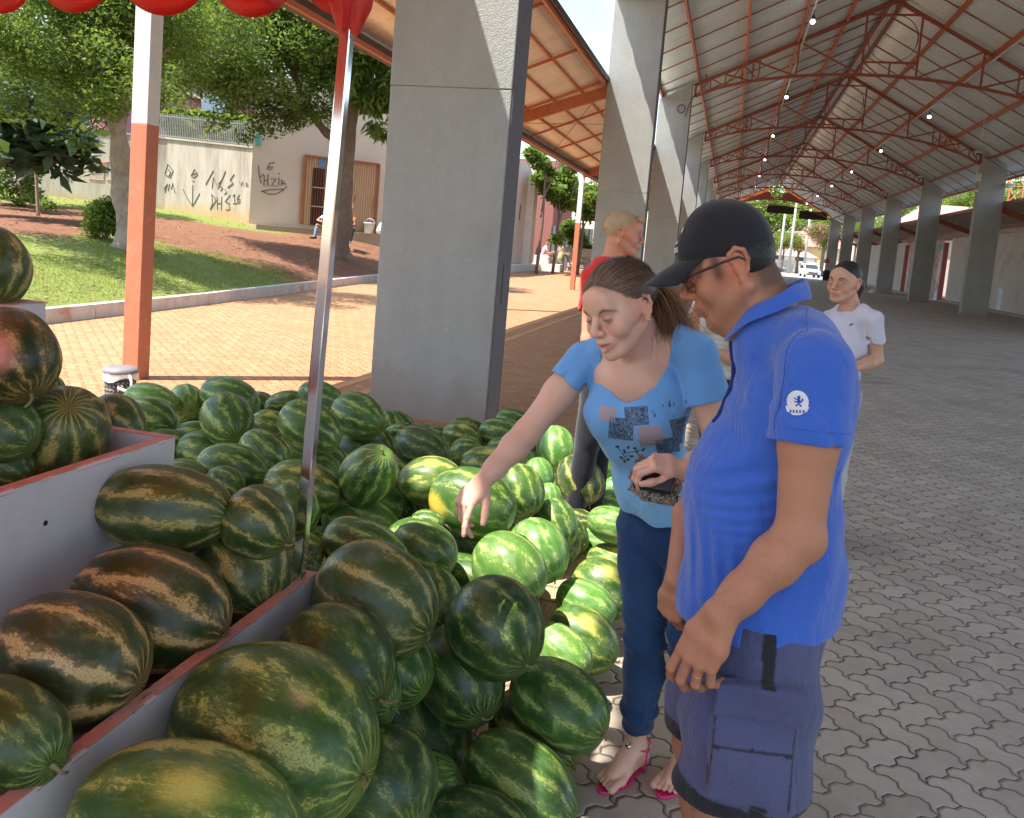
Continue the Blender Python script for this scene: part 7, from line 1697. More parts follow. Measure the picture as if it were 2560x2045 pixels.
# cap
CAPM = cloth_mat('black_cap_twill', (.016, .016, .021), .75, 1400, .12, .2)
CP = Vol(); CP.at(HC, HT, 1.03); CP.ell((0, .005, .048), (.0785, .0890, .0850), .01); CP.ell((0, .036, .050), (.064, .068, .052), .02); CP.cone((0, .048, .045), (0, .02, .08), .046, .042, .03); CP.ell((0, .005, .134), (.007, .007, .004), .002)
CP.ell((0, .003, .030), (.0780, .0870, .06), .008); CP.cut((0, .06, .030), (0, .22, -1.0), .002, lo=HC-.3, hi=HC+.3)
pan = lambda X, Y, Z: 0
CP.at((0, 0, 0))
def capfold(X, Y, Z): return .0006*vn(X, Y, Z, 60, 3)
CP.warp(capfold, HC-.2, HC+.2)
cpo = grow('cap', CP, HC-np.array([.16, .12, .03]), HC+np.array([.16, .12, .18]), .0026, CAPM, man)
V = []; F = []; nu, nv = 30, 14
for i in range(nu+1):
    u = -1+2*i/nu
    for j in range(nv+1):
        w_ = j/nv; a = u*1.12; ix, iy = .079*math.sin(a), -.006+.102*math.cos(a); ox, oy = .073*math.sin(a*1.02)*1.0, .075+.112*math.cos(a*1.15)**.8 if abs(a) < 1.36 else .075
        x = ix+(ox-ix)*w_; y = iy+(oy-iy)*w_; z = .046-.020*w_-.030*(x/.075)**2*(.35+.65*w_)-.006*w_*w_; V.append(HC+HT@(np.array([x, y, z])*1.03))
for i in range(nu):
    for j in range(nv): a = i*(nv+1)+j; F.append((a, a+nv+1, a+nv+2, a+1))
o = put('cap_bill', mesh_np('cap_bill', V, F, CAPM, True), man); o.modifiers.new('t', 'SOLIDIFY').thickness = .003
ct = bvh(cpo); hw_ = lambda p: HC+HT@(np.array(p, float)*1.03)
for i in range(6):          # cap panel seams
    az = R(30+60*i); pts = [hw_((.0800*math.sin(az)*math.sin(t), .005+.0905*math.cos(az)*math.sin(t), .048+.0865*math.cos(t))) for t in np.linspace(.1, 1.62, 12)]
    seam(man, ct, pts, .0006, CAPM, 'cap_seam', lift=.0002)
WHP = paint('white_embroidery', (.85, .85, .85), .7); th_ = HT@np.array([0, -1, -.12]); ux_ = HT@np.array([-1, 0, 0]); uy_ = HT@np.array([0, 0, 1])
bars = [[(-.020+i*.014, -.012), (-.012+i*.014, -.012), (-.010+i*.014, -.004+i*.010), (-.016+i*.014, .0+i*.010)] for i in range(3)]
def glyph(ch, x, y, s):     # small block letters made of bars
    S_ = dict(a=[((0, 0), (0, .6)), ((0, .6), (.5, .6)), ((.5, .6), (.5, 0)), ((0, 0), (.5, 0)), ((0, .3), (.5, .3))], d=[((.5, 0), (.5, 1)), ((0, 0), (.5, 0)), ((0, 0), (0, .6)), ((0, .6), (.5, .6))], i=[((.2, 0), (.2, .6)), ((.2, .8), (.2, .95))],
              s=[((0, 0), (.5, 0)), ((.5, 0), (.5, .3)), ((.5, .3), (0, .3)), ((0, .3), (0, .6)), ((0, .6), (.5, .6))])[ch]; out = []
    for (a, b), (c, d) in S_:
        w = .07; out.append([(x+(a-w)*s, y+(b-w)*s), (x+(c+w)*s, y+(b-w)*s), (x+(c+w)*s, y+(d+w)*s), (x+(a-w)*s, y+(d+w)*s)])
    return out
lt = []; xx = -.029
for ch in 'adidas': lt += glyph(ch, xx, -.028, .0125); xx += .0098 if ch != 'i' else .0062
decal(ct, bars+lt, hw_((-.012, .10, .088)), ux_, uy_, th_, .0012).build('cap_logo', WHP, man)
# hair below the cap
HB = Vol(); HB.at(HC, HT, 1.03); HB.ell((0, -.006, .020), (.0748, .0775, .079), .01); HB.cut((0, .042, 0), (0, 1, -.35), .004, lo=HC-.3, hi=HC+.3); HB.cut((0, .0, -.026), (0, .70, -1.0), .006, lo=HC-.3, hi=HC+.3); HB.cut((0, -.02, .045), (0, 0, 1), .004, lo=HC-.3, hi=HC+.3)

for sx in (-1, 1): HB.ell((sx*.083, -.006, -.004), (.022, .021, .036), .004, sub=True)
HB.at((0, 0, 0)); HB.warp(lambda X, Y, Z: .0004*vn(X, Y, Z, 240, 5), HC-.2, HC+.2)
DKH = hair_mat('short_black_hair', (.006, .005, .005), (.028, .022, .02), .5)
ho = grow('hair', HB, HC-np.array([.16, .12, .13]), HC+np.array([.16, .12, .13]), .0024, DKH, man, color=lambda V: np.tile([.3]*3, (len(V), 1)))
g = np.random.default_rng(3); hv = np.array([tuple(q.co) for q in ho.data.vertices]); hn = np.array([tuple(q.normal) for q in ho.data.vertices]); pick = g.choice(len(hv), 900)
strands('short_hair', hv[pick], hn[pick]*.6+np.array([.3, 0, -1.0]), .006, .0004, DKH, man, 2, 3)
# glasses
GLF = paint('dark_spectacle_frame', (.03, .022, .02), .3, .1, 20, 0)
gl = lambda p: hw_(p)
for sx in (-1, 1):
    rim = [gl((sx*(.034+.025*math.copysign(abs(math.cos(t))**.7, math.cos(t))), .104-.10*abs(.034+.025*math.cos(t)-.034)*.35-.004*(math.cos(t) > 0), -.004+.0165*math.copysign(abs(math.sin(t))**.75, math.sin(t)))) for t in np.linspace(0, 2*math.pi, 29)]
    m = MB(); m.tube(rim, .0016, 6); gf = m.build('spectacle_rim', GLF, man, True)
    m = MB(); m.add([tuple(q) for q in rim[:-1]], [tuple(range(28))]); ln_ = m.build('lens', LENSM, man); ln_.parent = gf; ln_.location = (0, 0, 0)
    m = MB(); m.tube([gl((sx*.059, .099, .004)), gl((sx*.072, .080, .007)), gl((sx*.0815, .02, .012)), gl((sx*.083, -.012, .012)), gl((sx*.081, -.028, -.004))], [.0028, .0026, .0024, .0022, .002], 6); m.build('temple', GLF, man, True)
m = MB(); m.tube([gl((-.010, .106, .002)), gl((0, .109, .005)), gl((.010, .106, .002))], .0014, 6); m.build('bridge', GLF, man, True)

# fine dark hairs on the left forearm
g = np.random.default_rng(21); n = 800; e1 = nrm(np.cross(LW-LE, [0, 1, 0])); e2 = nrm(np.cross(LW-LE, e1)); bt = bvh([c for c in man.children if c.name.startswith('body')][0]); rr_ = []; dd_ = []
for i in range(n):
    t = g.uniform(.05, .95); a = g.uniform(0, 6.28); p = LE+(LW-LE)*t+(e1*math.cos(a)+e2*math.sin(a))*.04; h_ = bt.find_nearest(Vector(p), .05)
    if h_[0] is None: continue
    nn_ = np.array(h_[1]); rr_.append(np.array(h_[0])); dd_.append(nn_*.45+nrm(LW-LE)*.8+g.normal(size=3)*.25)
strands('arm_hair', np.array(rr_), np.array(dd_), .009, .00014, hair_mat('arm_hair_dark', (.06, .035, .02), (.14, .08, .05)), man, 3, 3)
# ================================================================== WOMAN POINTING AT THE MELONS
wc = np.array([-.04, 2.42, 0.])
wom = empty('person', (wc[0], wc[1], 0), 'woman in a printed light blue top and jeans leaning over the melons and pointing down', 'person')
fw2 = nrm([-.53, -.76, -.33]); WHC = at(1553, 772, 2.17); WT_ = frame(fw2, (-.25, -.06, 1)); WS = .985
SKW = np.array([.72, .44, .315])
wN = at(1612, 852, 2.27); rS, lS = at(1462, 903, 2.33), at(1742, 884, 2.235); rE, rW = at(1318, 1082, 2.235), at(1203, 1208, 2.115)
pel = at(1684, 1300, 2.42); wst = at(1640, 1195, 2.385); rib = at(1600, 1065, 2.33); chs = at(1592, 985, 2.275)
TW = frame((-.42, -.90, -.28), (-.22, -.18, 1)); TP = frame((-.42, -.90, 0), (0, 0, 1))
w = Vol(); head_vol(w, WHC, WT_, True, jaw=.90, mouth=1.1, s=WS, brow=.7, cheek=1.04, smile=.25)
w.cone(WHC+WT_@[0, -.03, -.05], wN+TW@[0, -.01, .0], .050, .056, .02); w.cone(WHC+WT_@[0, .012, -.075], wN+TW@[0, .03, -.03], .038, .050, .02)
w.chain([rS, wN+TW@[0, 0, -.02], lS], [.042, .052, .042], .03)
w.ell(chs+TW@[0, -.015, .0], (.135, .085, .13), .03, M=TW); w.ell(chs+TW@[0, .035, .045], (.10, .045, .06), .03, M=TW)
w.ell(rib, (.115, .085, .12), .03, M=TW); w.ell(wst, (.11, .08, .10), .03, M=TP); w.ell(pel, (.14, .10, .10), .03, M=TP)
lE, lW = at(1800, 1120, 2.20), at(1712, 1178, 2.06)
def armw(v, S, E, W_, s=1.0):
    v.chain([S, S+(E-S)*.45, E], [.047*s, .0445*s, .036*s], .02); v.chain([E, E+(W_-E)*.28, E+(W_-E)*.7, W_], [.0355*s, .0375*s, .0285*s, .0235*s], .02)
    v.ell(E+nrm(E-(S+W_)/2)*.005, (.034*s,)*3, .015)
armw(w, rS, rE, rW, 1.0); armw(w, lS, lE, lW)
# pointing hand: back of the hand up and towards the camera, fingers down to the left
yH = nrm([-.28, -.20, -.94]); zH = nrm([-.75, -.55, .35]); 
k1 = at(1158, 1262, 2.045); yH = nrm(k1-rW); zH = nrm(np.array([-.45, -.75, .50])); zH = nrm(zH-yH*(zH@yH)); TH = np.stack([np.cross(yH, zH), yH, zH], 1)
tipsH = hand_vol(w, rW, TH, -1, curl=((.25, .22, .12), (.85, .55, .35), (1.05, .75, .5), (1.15, .8, .5)), spread=.10, thumb=(.62, .22), s=.93)
yK = nrm([-.95, -.10, .05]); k2 = at(1655, 1160, 2.04); yK = nrm(k2-lW); zK = nrm([.0, -.35, .93]); zK = nrm(zK-yK*(zK@yK)); TK = np.stack([np.cross(yK, zK), yK, zK], 1)
tipsK = hand_vol(w, lW, TK, -1, curl=((.75, .9, .5), (.8, 1.0, .5), (.9, 1.0, .5), (1.0, 1.0, .5)), spread=.03, thumb=(.42, .12), s=.92)
rH_, lH_ = pel+TP@[-.0+.085, .0, -.04], pel+TP@[-.085, .0, -.04]
rK_, lK_ = at(1612, 1600, 2.40), at(1722, 1600, 2.36); rA, lA = atz(1590, 1862, .085), atz(1722, 1868, .085)
for H_, K_, A_ in ((rH_, rK_, rA), (lH_, lK_, lA)):
    w.chain([H_, (H_+K_)/2, K_], [.078, .064, .048], .02); w.chain([K_, K_+(A_-K_)*.35, K_+(A_-K_)*.8, A_], [.043, .043, .031, .029], .012)
# bare feet in sandals
FT = []
for A_, toe in ((rA, atz(1528, 1950, .02)), (lA, atz(1682, 1950, .02))):
    f_d = toe-A_; f_d[2] = 0; f_d = nrm(f_d); s_d = np.array([f_d[1], -f_d[0], 0]); side = 1 if A_ is rA else -1     # s_d: outer/inner
    L_ = .135; w.ell(A_-f_d*.035+np.array([0, 0, -.050]), (.026, .026, .028), .015); w.chain([A_, A_+f_d*.055+np.array([0, 0, -.032]), A_+f_d*.115+np.array([0, 0, -.052])], [.031, .027, .020], .02)
    w.chain([A_-f_d*.03+np.array([0, 0, -.055]), A_+f_d*.10+np.array([0, 0, -.062])], [.022, .022], .015)
    for i in range(5):
        off_ = (-.030+.0155*i)*side; ln = (.050, .047, .042, .036, .030)[i]; base_ = A_+f_d*.105+s_d*off_*-1*-1+np.array([0, 0, -.060]); tip = base_+f_d*ln+np.array([0, 0, -.004]); r1 = (.0125, .0088, .0084, .0078, .0074)[i]
        w.chain([A_+f_d*.06+s_d*off_*.6+np.array([0, 0, -.052]), base_], [.014, r1*1.05], .012); w.chain([base_, (base_+tip)/2+np.array([0, 0, .004]), tip], [r1, r1*.92, r1*.95], .002)
    FT.append((A_, f_d, s_d, side))
low = np.array([-.72, 1.90, -.005]); hiw = np.array([.22, 2.66, 1.62])
fb = (WHC-np.array([.13, .13, .15]), WHC+np.array([.13, .13, .14])); hb1 = (np.minimum(rW, k1)-np.array([.10, .10, .13]), rW+np.array([.06, .06, .03])); kb1 = (np.minimum(lW, k2)-np.array([.09, .07, .07]), lW+np.array([.04, .05, .06]))
fr = (rA-np.array([.12, .18, .09]), rA+np.array([.10, .06, .02])); fl_ = (lA-np.array([.10, .18, .09]), lA+np.array([.10, .06, .02]))
grow('body', w, low, hiw, .0065, SKIN, wom, fine=[(*fb, .0023), (*hb1, .002), (*kb1, .002), (*fr, .0024), (*fl_, .0024)], color=skin_col(SKW, WHC, WT_, WS, 0, brow=(.09, .045, .03), lips=(.46, .15, .14), hands=(tipsH, tipsK), red=.10, lid=.8))
eyes(wom, WHC, WT_, WT_@[0, 1, -.38], .42, WS, tuple(SKW), .0126); nails(wom, tipsH); nails(wom, tipsK)
LSH = paint('dark_eyelash', (.02, .012, .01), .6)
for sx in (-1, 1):
    m = MB(); pts = []
    for i in range(9):
        az = -1.0+2.0*i/8; d = np.array([math.sin(az)*math.cos(-.05), math.cos(az), -.02*math.cos(az)]); pts.append(WHC+WT_@((np.array([sx*.032, .0795, -.001])+d*.0155)*WS))
    m.tube(pts, .0007, 5); m.build('eyelash', LSH, wom)
# t-shirt
T_ = Vol(); T_.ell(chs+TW@[0, -.01, -.01], (.152, .098, .135), .03, M=TW)
for sx in (-1, 1): T_.ell(chs+TW@[sx*.062, .062, -.045], (.066, .058, .068), .035, M=TW)
T_.ell(rib+TW@[0, .005, 0], (.132, .105, .135), .04, M=TW); T_.ell(wst+TP@[0, .005, -.005], (.130, .103, .12), .04, M=TP); T_.ell(pel+TP@[0, .01, .045], (.142, .112, .10), .04, M=TP)
T_.chain([rS, (rS+wN)/2+TW@[0, -.01, .008], (lS+wN)/2+TW@[0, -.01, .008], lS], [.052, .050, .050, .052], .03)
ar = nrm(rE-rS); al = nrm(lE-lS); hr = rS+ar*.085; A1 = Vol(); A1.chain([rS, rS+ar*.14], [.053, .0625], .012); A1.cut(hr, ar, .002); A1.cone(hr-ar*.02, hr+ar*.07, .0515, .056, .002, sub=True)
A2 = Vol(); A2.chain([lS, lS+al*.18], [.053, .060], .012); A2.cut(lS+al*.13, al, .002); T_.join(A1, .014); T_.join(A2, .014)
T_.cut(pel+np.array([0, 0, .005]), nrm([-.10, -.05, -1]), .003)
nk = wN+TW@[0, .015, .005]
T_.chain([nk+TW@[-.062, -.03, .06], nk+TW@[-.048, .055, -.035], nk+TW@[.0, .085, -.085], nk+TW@[.048, .055, -.035], nk+TW@[.062, -.03, .06]], [.038, .052, .055, .052, .038], .004, sub=True)
T_.cone(nk+TW@[0, .0, .10], nk+TW@[0, .02, -.01], .085, .075, .004, sub=True)
def wf(X, Y, Z):
    d = .0065*np.sin(X*62+Z*22+1.5*np.sin(Z*11))*np.clip((1.22-Z)/.2, 0, 1)*.7+.003*vn(X, Y, Z, 22, 4)
    return d+.0035*np.sin((X*1.0-Z*.55)*85)*np.exp(-(((X+.36)/.07)**2+((Z-1.2)/.10)**2))
T_.warp(wf, [-.6, 2.0, .8], [.3, 2.7, 1.45])
def top_col(V):
    z = np.clip((V[:, 2]-.88)/.42, 0, 1)[:, None]; n = .5+.5*vn(V[:, 0], V[:, 1], V[:, 2], 9, 3)[:, None]
    a = np.array([.24, .52, .80]); b = np.array([.15, .38, .76]); return a*(1-z)+b*z+.03*(n-.5)
TOPM = cloth_mat('light_blue_jersey', None, .75, 1300, .55, .3, ws=12)
to = grow('t_shirt', T_, [-.56, 2.0, .84], [.24, 2.62, 1.42], .003, TOPM, wom, color=top_col)
tt_ = bvh(to)
co_ = at(1640, 1075, 2.0); ux_ = np.array([.985, .15, .06]); uy_ = np.array([-.08, .0, 1.0]); dr_ = nrm(co_-np.array([0, 0, CAMH])); kk = 2.18/2100
def im(px, py): return ((px-1640)*kk, -(py-1075)*kk)
def patchm(name, a, b, scale):
    t = NT(name); co = t.tc.outputs['Object']; v_ = t.noise(co, scale, 6, .75, 1.2); return t.set(color=t.mix(t.smooth(v_, .46, .54), a, b), rough=.8)
PD = patchm('charcoal_floral_print', (.035, .04, .06), (.13, .24, .40), 150); PO = patchm('peach_grainy_print', (.55, .30, .22), (.30, .36, .50), 190)
PG = paint('olive_sprig_print', (.05, .10, .06), .8); PB = patchm('brown_shell_print', (.42, .24, .17), (.12, .12, .14), 90)
zc = lambda a, b: (1050+a/2.153, 600+b/2.153)
def square(x0, y0, x1, y1, rot, mt):
    a = im(*zc(x0, y0)); b = im(*zc(x1, y1)); return decal(tt_, grid_polys(a[0], b[1], b[0], a[1], 9, 9, rot), co_, ux_, uy_, dr_, .0009).build('print_square', mt, to)
PRT = []
for q in ((960, 905, 1050, 985, -.10, PO), (1102, 900, 1228, 1002, .10, PD), (1012, 965, 1150, 1085, -.06, PD), (1178, 1005, 1308, 1108, .16, PO), (1355, 945, 1495, 1085, .28, PD), (1272, 1065, 1400, 1150, .22, PD)):
    o = square(*q); o.parent = to; o.location = (0, 0, 0); PRT.append(o)
def outline(x0, y0, x1, y1, rot):
    a = im(*zc(x0-6, y0-6)); b = im(*zc(x1+6, y1+6)); q = []
    for (c0_, c1_) in (((a[0], b[1]), (b[0], b[1]+.0008)), ((a[0], a[1]-.0008), (b[0], a[1]))): q += grid_polys(c0_[0], c0_[1], c1_[0], c1_[1], 10, 1, 0)
    return q
sprig = []
for (a, b) in (((1060, 1130), (1115, 1205)), ((1090, 1165), (1205, 1135)), ((1100, 1180), (1150, 1172))):
    p, q = im(*zc(*a)), im(*zc(*b)); L_ = math.hypot(q[0]-p[0], q[1]-p[1]); n_ = ((q[1]-p[1])/L_*.0011, -(q[0]-p[0])/L_*.0011)
    for i in range(6): s0, s1 = i/6, (i+1)/6; sprig.append([(p[0]+(q[0]-p[0])*s0-n_[0], p[1]+(q[1]-p[1])*s0-n_[1]), (p[0]+(q[0]-p[0])*s0+n_[0], p[1]+(q[1]-p[1])*s0+n_[1]), (p[0]+(q[0]-p[0])*s1+n_[0], p[1]+(q[1]-p[1])*s1+n_[1]), (p[0]+(q[0]-p[0])*s1-n_[0], p[1]+(q[1]-p[1])*s1-n_[1])])
for (x, y, a) in ((1058, 1128, 0), (1120, 1128, 1), (1158, 1130, 0), (1205, 1134, 1), (1168, 1150, 2), (1098, 1150, 2), (1080, 1190, 2.6), (1118, 1198, .5), (1098, 1210, 2), (1140, 1178, .2)):
    c = im(*zc(x, y)); sprig.append([(c[0]+.0062*math.cos(t)*math.cos(a)-.0036*math.sin(t)*math.sin(a), c[1]+.0062*math.cos(t)*math.sin(a)+.0036*math.sin(t)*math.cos(a)) for t in np.linspace(0, 6.283, 9)[:-1]])
o = decal(tt_, sprig, co_, ux_, uy_, dr_, .001).build('print_sprig', PG, to); o.location = (0, 0, 0)
birds = []
for (x, y, s_) in ((1262, 945, 1.3), (1250, 925, .7), (1340, 882, 1.6), (1362, 880, .9), (1425, 860, 1.0), (1362, 945, .7), (1305, 890, .8)):
    c = im(*zc(x, y)); k = .0052*s_; birds += [[(c[0], c[1]+k*1.6), (c[0]+k*.35, c[1]), (c[0], c[1]-k), (c[0]-k*.35, c[1])], [(c[0], c[1]), (c[0]+k, c[1]-k*.9), (c[0], c[1]-k*.3)], [(c[0], c[1]), (c[0]-k, c[1]-k*.6), (c[0], c[1]-k*.3)]]
o = decal(tt_, birds, co_, ux_, uy_, dr_, .001).build('print_birds', paint('dark_bird_print', (.06, .09, .14), .8), to); o.location = (0, 0, 0)
shell = []
for (x, y, rx, ry, rot) in ((1200, 1210, 40, 48, .3), (1175, 1340, 45, 70, -.5), (1225, 1390, 55, 38, .2), (1300, 1405, 60, 30, 0), (1150, 1290, 25, 40, -.6)):
    c = im(*zc(x, y)); rx *= kk/2.153; ry *= kk/2.153
    for i in range(14):
        t0, t1 = 6.283*i/14, 6.283*(i+1)/14; w0 = 1+.22*math.sin(5*t0+x); w1 = 1+.22*math.sin(5*t1+x)
        f2 = lambda t, w, s: (c[0]+rx*s*w*math.cos(t)*math.cos(rot)-ry*s*w*math.sin(t)*math.sin(rot), c[1]+rx*s*w*math.cos(t)*math.sin(rot)+ry*s*w*math.sin(t)*math.cos(rot))
        shell.append([c, f2(t0, w0, .5), f2(t1, w1, .5)]); shell.append([f2(t0, w0, .5), f2(t0, w0, 1), f2(t1, w1, 1), f2(t1, w1, .5)])
o = decal(tt_, shell, co_, ux_, uy_, dr_, .001).build('print_shells', PB, to); o.location = (0, 0, 0)
# jeans
J_ = Vol(); J_.ell(pel+TP@[0, 0, -.02], (.148, .112, .12), .03, M=TP)
rJ, lJ = rA+(rK_-rA)*.16, lA+(lK_-lA)*.16
for H_, K_, A_ in ((rH_, rK_, rJ), (lH_, lK_, lJ)):
    J_.chain([H_, H_+(K_-H_)*.35, H_+(K_-H_)*.7, K_], [.090, .081, .066, .057], .02); J_.chain([K_, K_+(A_-K_)*.35+np.array([.004, .008, 0]), K_+(A_-K_)*.75, A_], [.057, .061, .052, .045], .02)
    d_ = nrm(A_-K_); J_.cut(A_-d_*.01, d_, .002, lo=A_-.07, hi=A_+.07)
J_.cut(pel+np.array([0, 0, .055]), (0, 0, 1), .003)
def jf(X, Y, Z):
    k = np.exp(-((Z-.50)/.07)**2)+.7*np.exp(-((Z-.84)/.07)**2)+.9*np.exp(-((Z-.20)/.07)**2)
    return .0035*np.sin(Z*105+X*28+1.8*np.sin(X*22+Y*9))*k+.002*vn(X, Y, Z, 26, 6)
J_.warp(jf, [-.4, 2.1, .0], [.4, 2.8, 1.0])
def jc(V):
    a = np.array([.016, .050, .135]); n = vn(V[:, 0], V[:, 1], V[:, 2], 14, 8); fade = (blob(V, rK_+np.array([0, -.05, .12]), .12)+blob(V, rK_+np.array([0, -.05, -.18]), .08)*.8)[:, None]*.5; c = a*(1+.25*n[:, None]); c = c*(1-fade)+np.array([.035, .105, .23])*fade
    hm = ((np.abs(V[:, 2]-(rJ[2]+.022)) < .0022))[:, None]; return np.where(hm, c*1.9, c)
jo = grow('jeans', J_, [-.28, 2.16, .06], [.22, 2.68, 1.0], .0042, cloth_mat('dark_blue_denim', None, .88, 900, .35, .15, ws=22), wom, color=jc)
jt = bvh(jo); STI = cloth_mat('pale_denim_stitch', (.08, .16, .30), .8)
seam(wom, jt, [at(1660, 1680, 2.3), at(1650, 1760, 2.3), at(1622, 1850, 2.4)], .0007, STI, 'leg_seam')
# sandals
PK = paint('glossy_magenta_strap', (.62, .02, .16), .18, .08, 20, 0, coat=.4); BUT = paint('silver_button', (.6, .6, .6), .15, .05, 9, 0, metal=1)
for A_, f_d, s_d, side in FT:
    r = empty('sandal', A_+f_d*.06, None, None); r.parent = wom; r.location = Vector(A_+f_d*.06)-Vector(wom.location)
    def stp(pts, rr=.0042, nm='strap'):
        m = MB(); m.tube(pts, rr, 7); o = m.build(nm, PK, r, True, world=False); o.location = -(Vector(A_+f_d*.06)); return o
    W_ = lambda f, s, z: A_+f_d*f+s_d*s*side+np.array([0, 0, z-A_[2]])
    sole = [W_(.060+.115*math.sin(a), (.040 if math.sin(a) > 0 else .030)*math.cos(a)*(1.0), .010) for a in np.linspace(0, 6.283, 33)[:-1]]
    m = MB(); m.extrude(sole, (0, 0, -.009)); o = m.build('sole', PK, r, bevel=.002, world=False); o.location = -(Vector(A_+f_d*.06))
    stp([W_(.118, -.041, .010), W_(.114, -.034, .028), W_(.105, -.012, .042), W_(.105, .012, .040), W_(.110, .032, .026), W_(.112, .040, .010)])
    stp([W_(.135, -.015, .022), W_(.112, -.010, .043), W_(.075, -.004, .064), W_(.042, .0, .086), W_(.034, .002, .098)], .0050)
    stp([W_(.034, .002, .098), W_(.018, .030, .088), W_(-.010, .040, .080), W_(-.045, .022, .086), W_(-.055, .0, .090), W_(-.045, -.022, .086), W_(-.010, -.040, .080), W_(.018, -.030, .088), W_(.034, .002, .098)], .0038)
    stp([W_(-.005, .040, .082), W_(-.002, .040, .05), W_(.0, .034, .010)], .0036); stp([W_(-.005, -.040, .082), W_(-.002, -.040, .05), W_(.0, -.034, .010)], .0036)
    m = MB(); c_ = W_(.040, .0, .098); m.tube([c_, c_+f_d*.004+np.array([0, 0, .005])], .010, 14); o = m.build('button', BUT, r, True, world=False); o.location = -(Vector(A_+f_d*.06))
# hair: combed back volume, combed strands, fluffy tail
HH = Vol(); HH.at(WHC, WT_, WS); HH.ell((0, -.016, .044), (.0785, .0990, .0845), .01); HH.cut((0, .081, .088), (0, .74, -.67), .008, lo=WHC-.3, hi=WHC+.3); HH.cut((0, 0, -.050), (0, 0, -1), .01, lo=WHC-.3, hi=WHC+.3)
for sx in (-1, 1): HH.ell((sx*.083, .002, -.008), (.022, .020, .036), .006, sub=True)
HH.ell((0, -.105, .030), (.026, .022, .028), .012); HH.at((0, 0, 0))
WHM = hair_mat('brown_grey_hair', (.075, .034, .018), (.40, .27, .19), .36); WHB = hair_mat('warm_brown_hair', (.075, .030, .014), (.36, .17, .08), .45)
def hairtone(V):
    L_ = (V-WHC)@WT_/WS; g_ = np.clip((L_[:, 1]-.0)/.09, 0, 1)*.55+.12+.18*np.sin(L_[:, 0]*520+L_[:, 2]*90); return np.repeat(np.clip(g_, 0, 1)[:, None], 3, 1)
grow('hair', HH, WHC-.14, WHC+.15, .0026, WHM, wom, color=hairtone)
g = np.random.default_rng(8); n = 3400; az = g.uniform(-1.62, 1.62, n); P0 = []; tie = np.array([0, -.112, .032])
for a in az:
    x = .0755*math.sin(a); y = .088-.092*(1-math.cos(a))*.98+g.normal()*.004; z = .098*max(0, math.cos(a))**.75-.015*(1-math.cos(a))+g.normal()*.003; P0.append((x, y, z))
P0 = np.array(P0); rings = []; st = 14; wd = .00042; jit = g.normal(size=(n, 3))*.0035; sp_ = g.uniform(0, .9, n)
for i in range(st+1):
    t = (i/st)[None] if False else i/st; t_ = sp_*.35+(1-sp_*.35)*t; q = P0*(1-t_)[:, None]+tie*t_[:, None]; c0_ = np.array([0, -.016, .044]); e_ = (q-c0_)/np.array([.0785, .0990, .0845]); ln_ = np.linalg.norm(e_, axis=1)[:, None]
    s_ = c0_+e_/ln_*np.array([.0785, .0990, .0845])*(1.012+.02*np.abs(jit[:, :1])*100*.3)+jit*np.sin(math.pi*t)*1.2; far = np.clip((t-.86)/.14, 0, 1); s_ = s_*(1-far)+(tie+jit*3)*far; rings.append(s_)
V = []; 
for i, s_ in enumerate(rings):
    d = rings[min(i+1, st)]-rings[max(i-1, 0)]; nn_ = s_-np.array([0, -.016, .044]); sd = np.cross(d, nn_); sd /= np.linalg.norm(sd, axis=1)[:, None]+1e-9; V += [s_-sd*wd, s_+sd*wd]
V = np.stack(V, 1).reshape(-1, 3); k = 2*(st+1); b = np.arange(n)*k; F = np.concatenate([np.stack([b+2*i, b+2*i+1, b+2*i+3, b+2*i+2], 1) for i in range(st)])
tn = np.repeat(np.clip(g.normal(.38, .24, n), 0, 1), k); fr_ = np.clip((V[:, 1]+.01)/.09, 0, 1); tn = np.clip(tn*(.45+.9*fr_), 0, 1)
put('combed_hair', mesh_np('combed_hair', WHC+(V*WS)@WT_.T, F, WHM, True, np.repeat(tn[:, None], 3, 1)), wom)
n = 6500; tw = WHC+WT_@(tie*WS); roots = tw+g.normal(size=(n, 3))*.010; back = -fw2*np.array([1, 1, 0]); dd = back*.80+np.array([.35, .0, -.62])+np.clip(g.normal(size=(n, 3)), -1.6, 1.6)*.55
dd[:, 2] = np.minimum(dd[:, 2], -.25)
strands('ponytail', roots, dd, g.uniform(.09, .21, n), .0011, WHB, wom, 5, 9, .16, .22, (.15, .85))
m = MB(); m.tube([tw+np.array([.022*math.cos(a)*.6, .022*math.cos(a)*.7, .022*math.sin(a)]) for a in np.linspace(0, 6.283, 17)], .005, 6); m.build('hair_tie', DARKM, wom, True)
n = 420; a = g.uniform(-1.4, 1.4, n); rt = np.stack([.074*np.sin(a), .086-.07*(1-np.cos(a)), .085*np.cos(a)**.8+.01], 1); strands('flyaway_hair', WHC+(rt*WS)@WT_.T, (g.normal(size=(n, 3))*.5+np.array([.3, .3, .3])), g.uniform(.015, .04, n), .00025, WHM, wom, 6, 5, .05, .3, (.4, .9))
m = MB(); c_ = WHC+WT_@(np.array([-.080, -.008, -.036])*WS); m.lathe(c_, [(.001, -.004), (.004, -.002), (.0045, .001), (.001, .004)], 10); m.build('earring', BUT, wom, True)
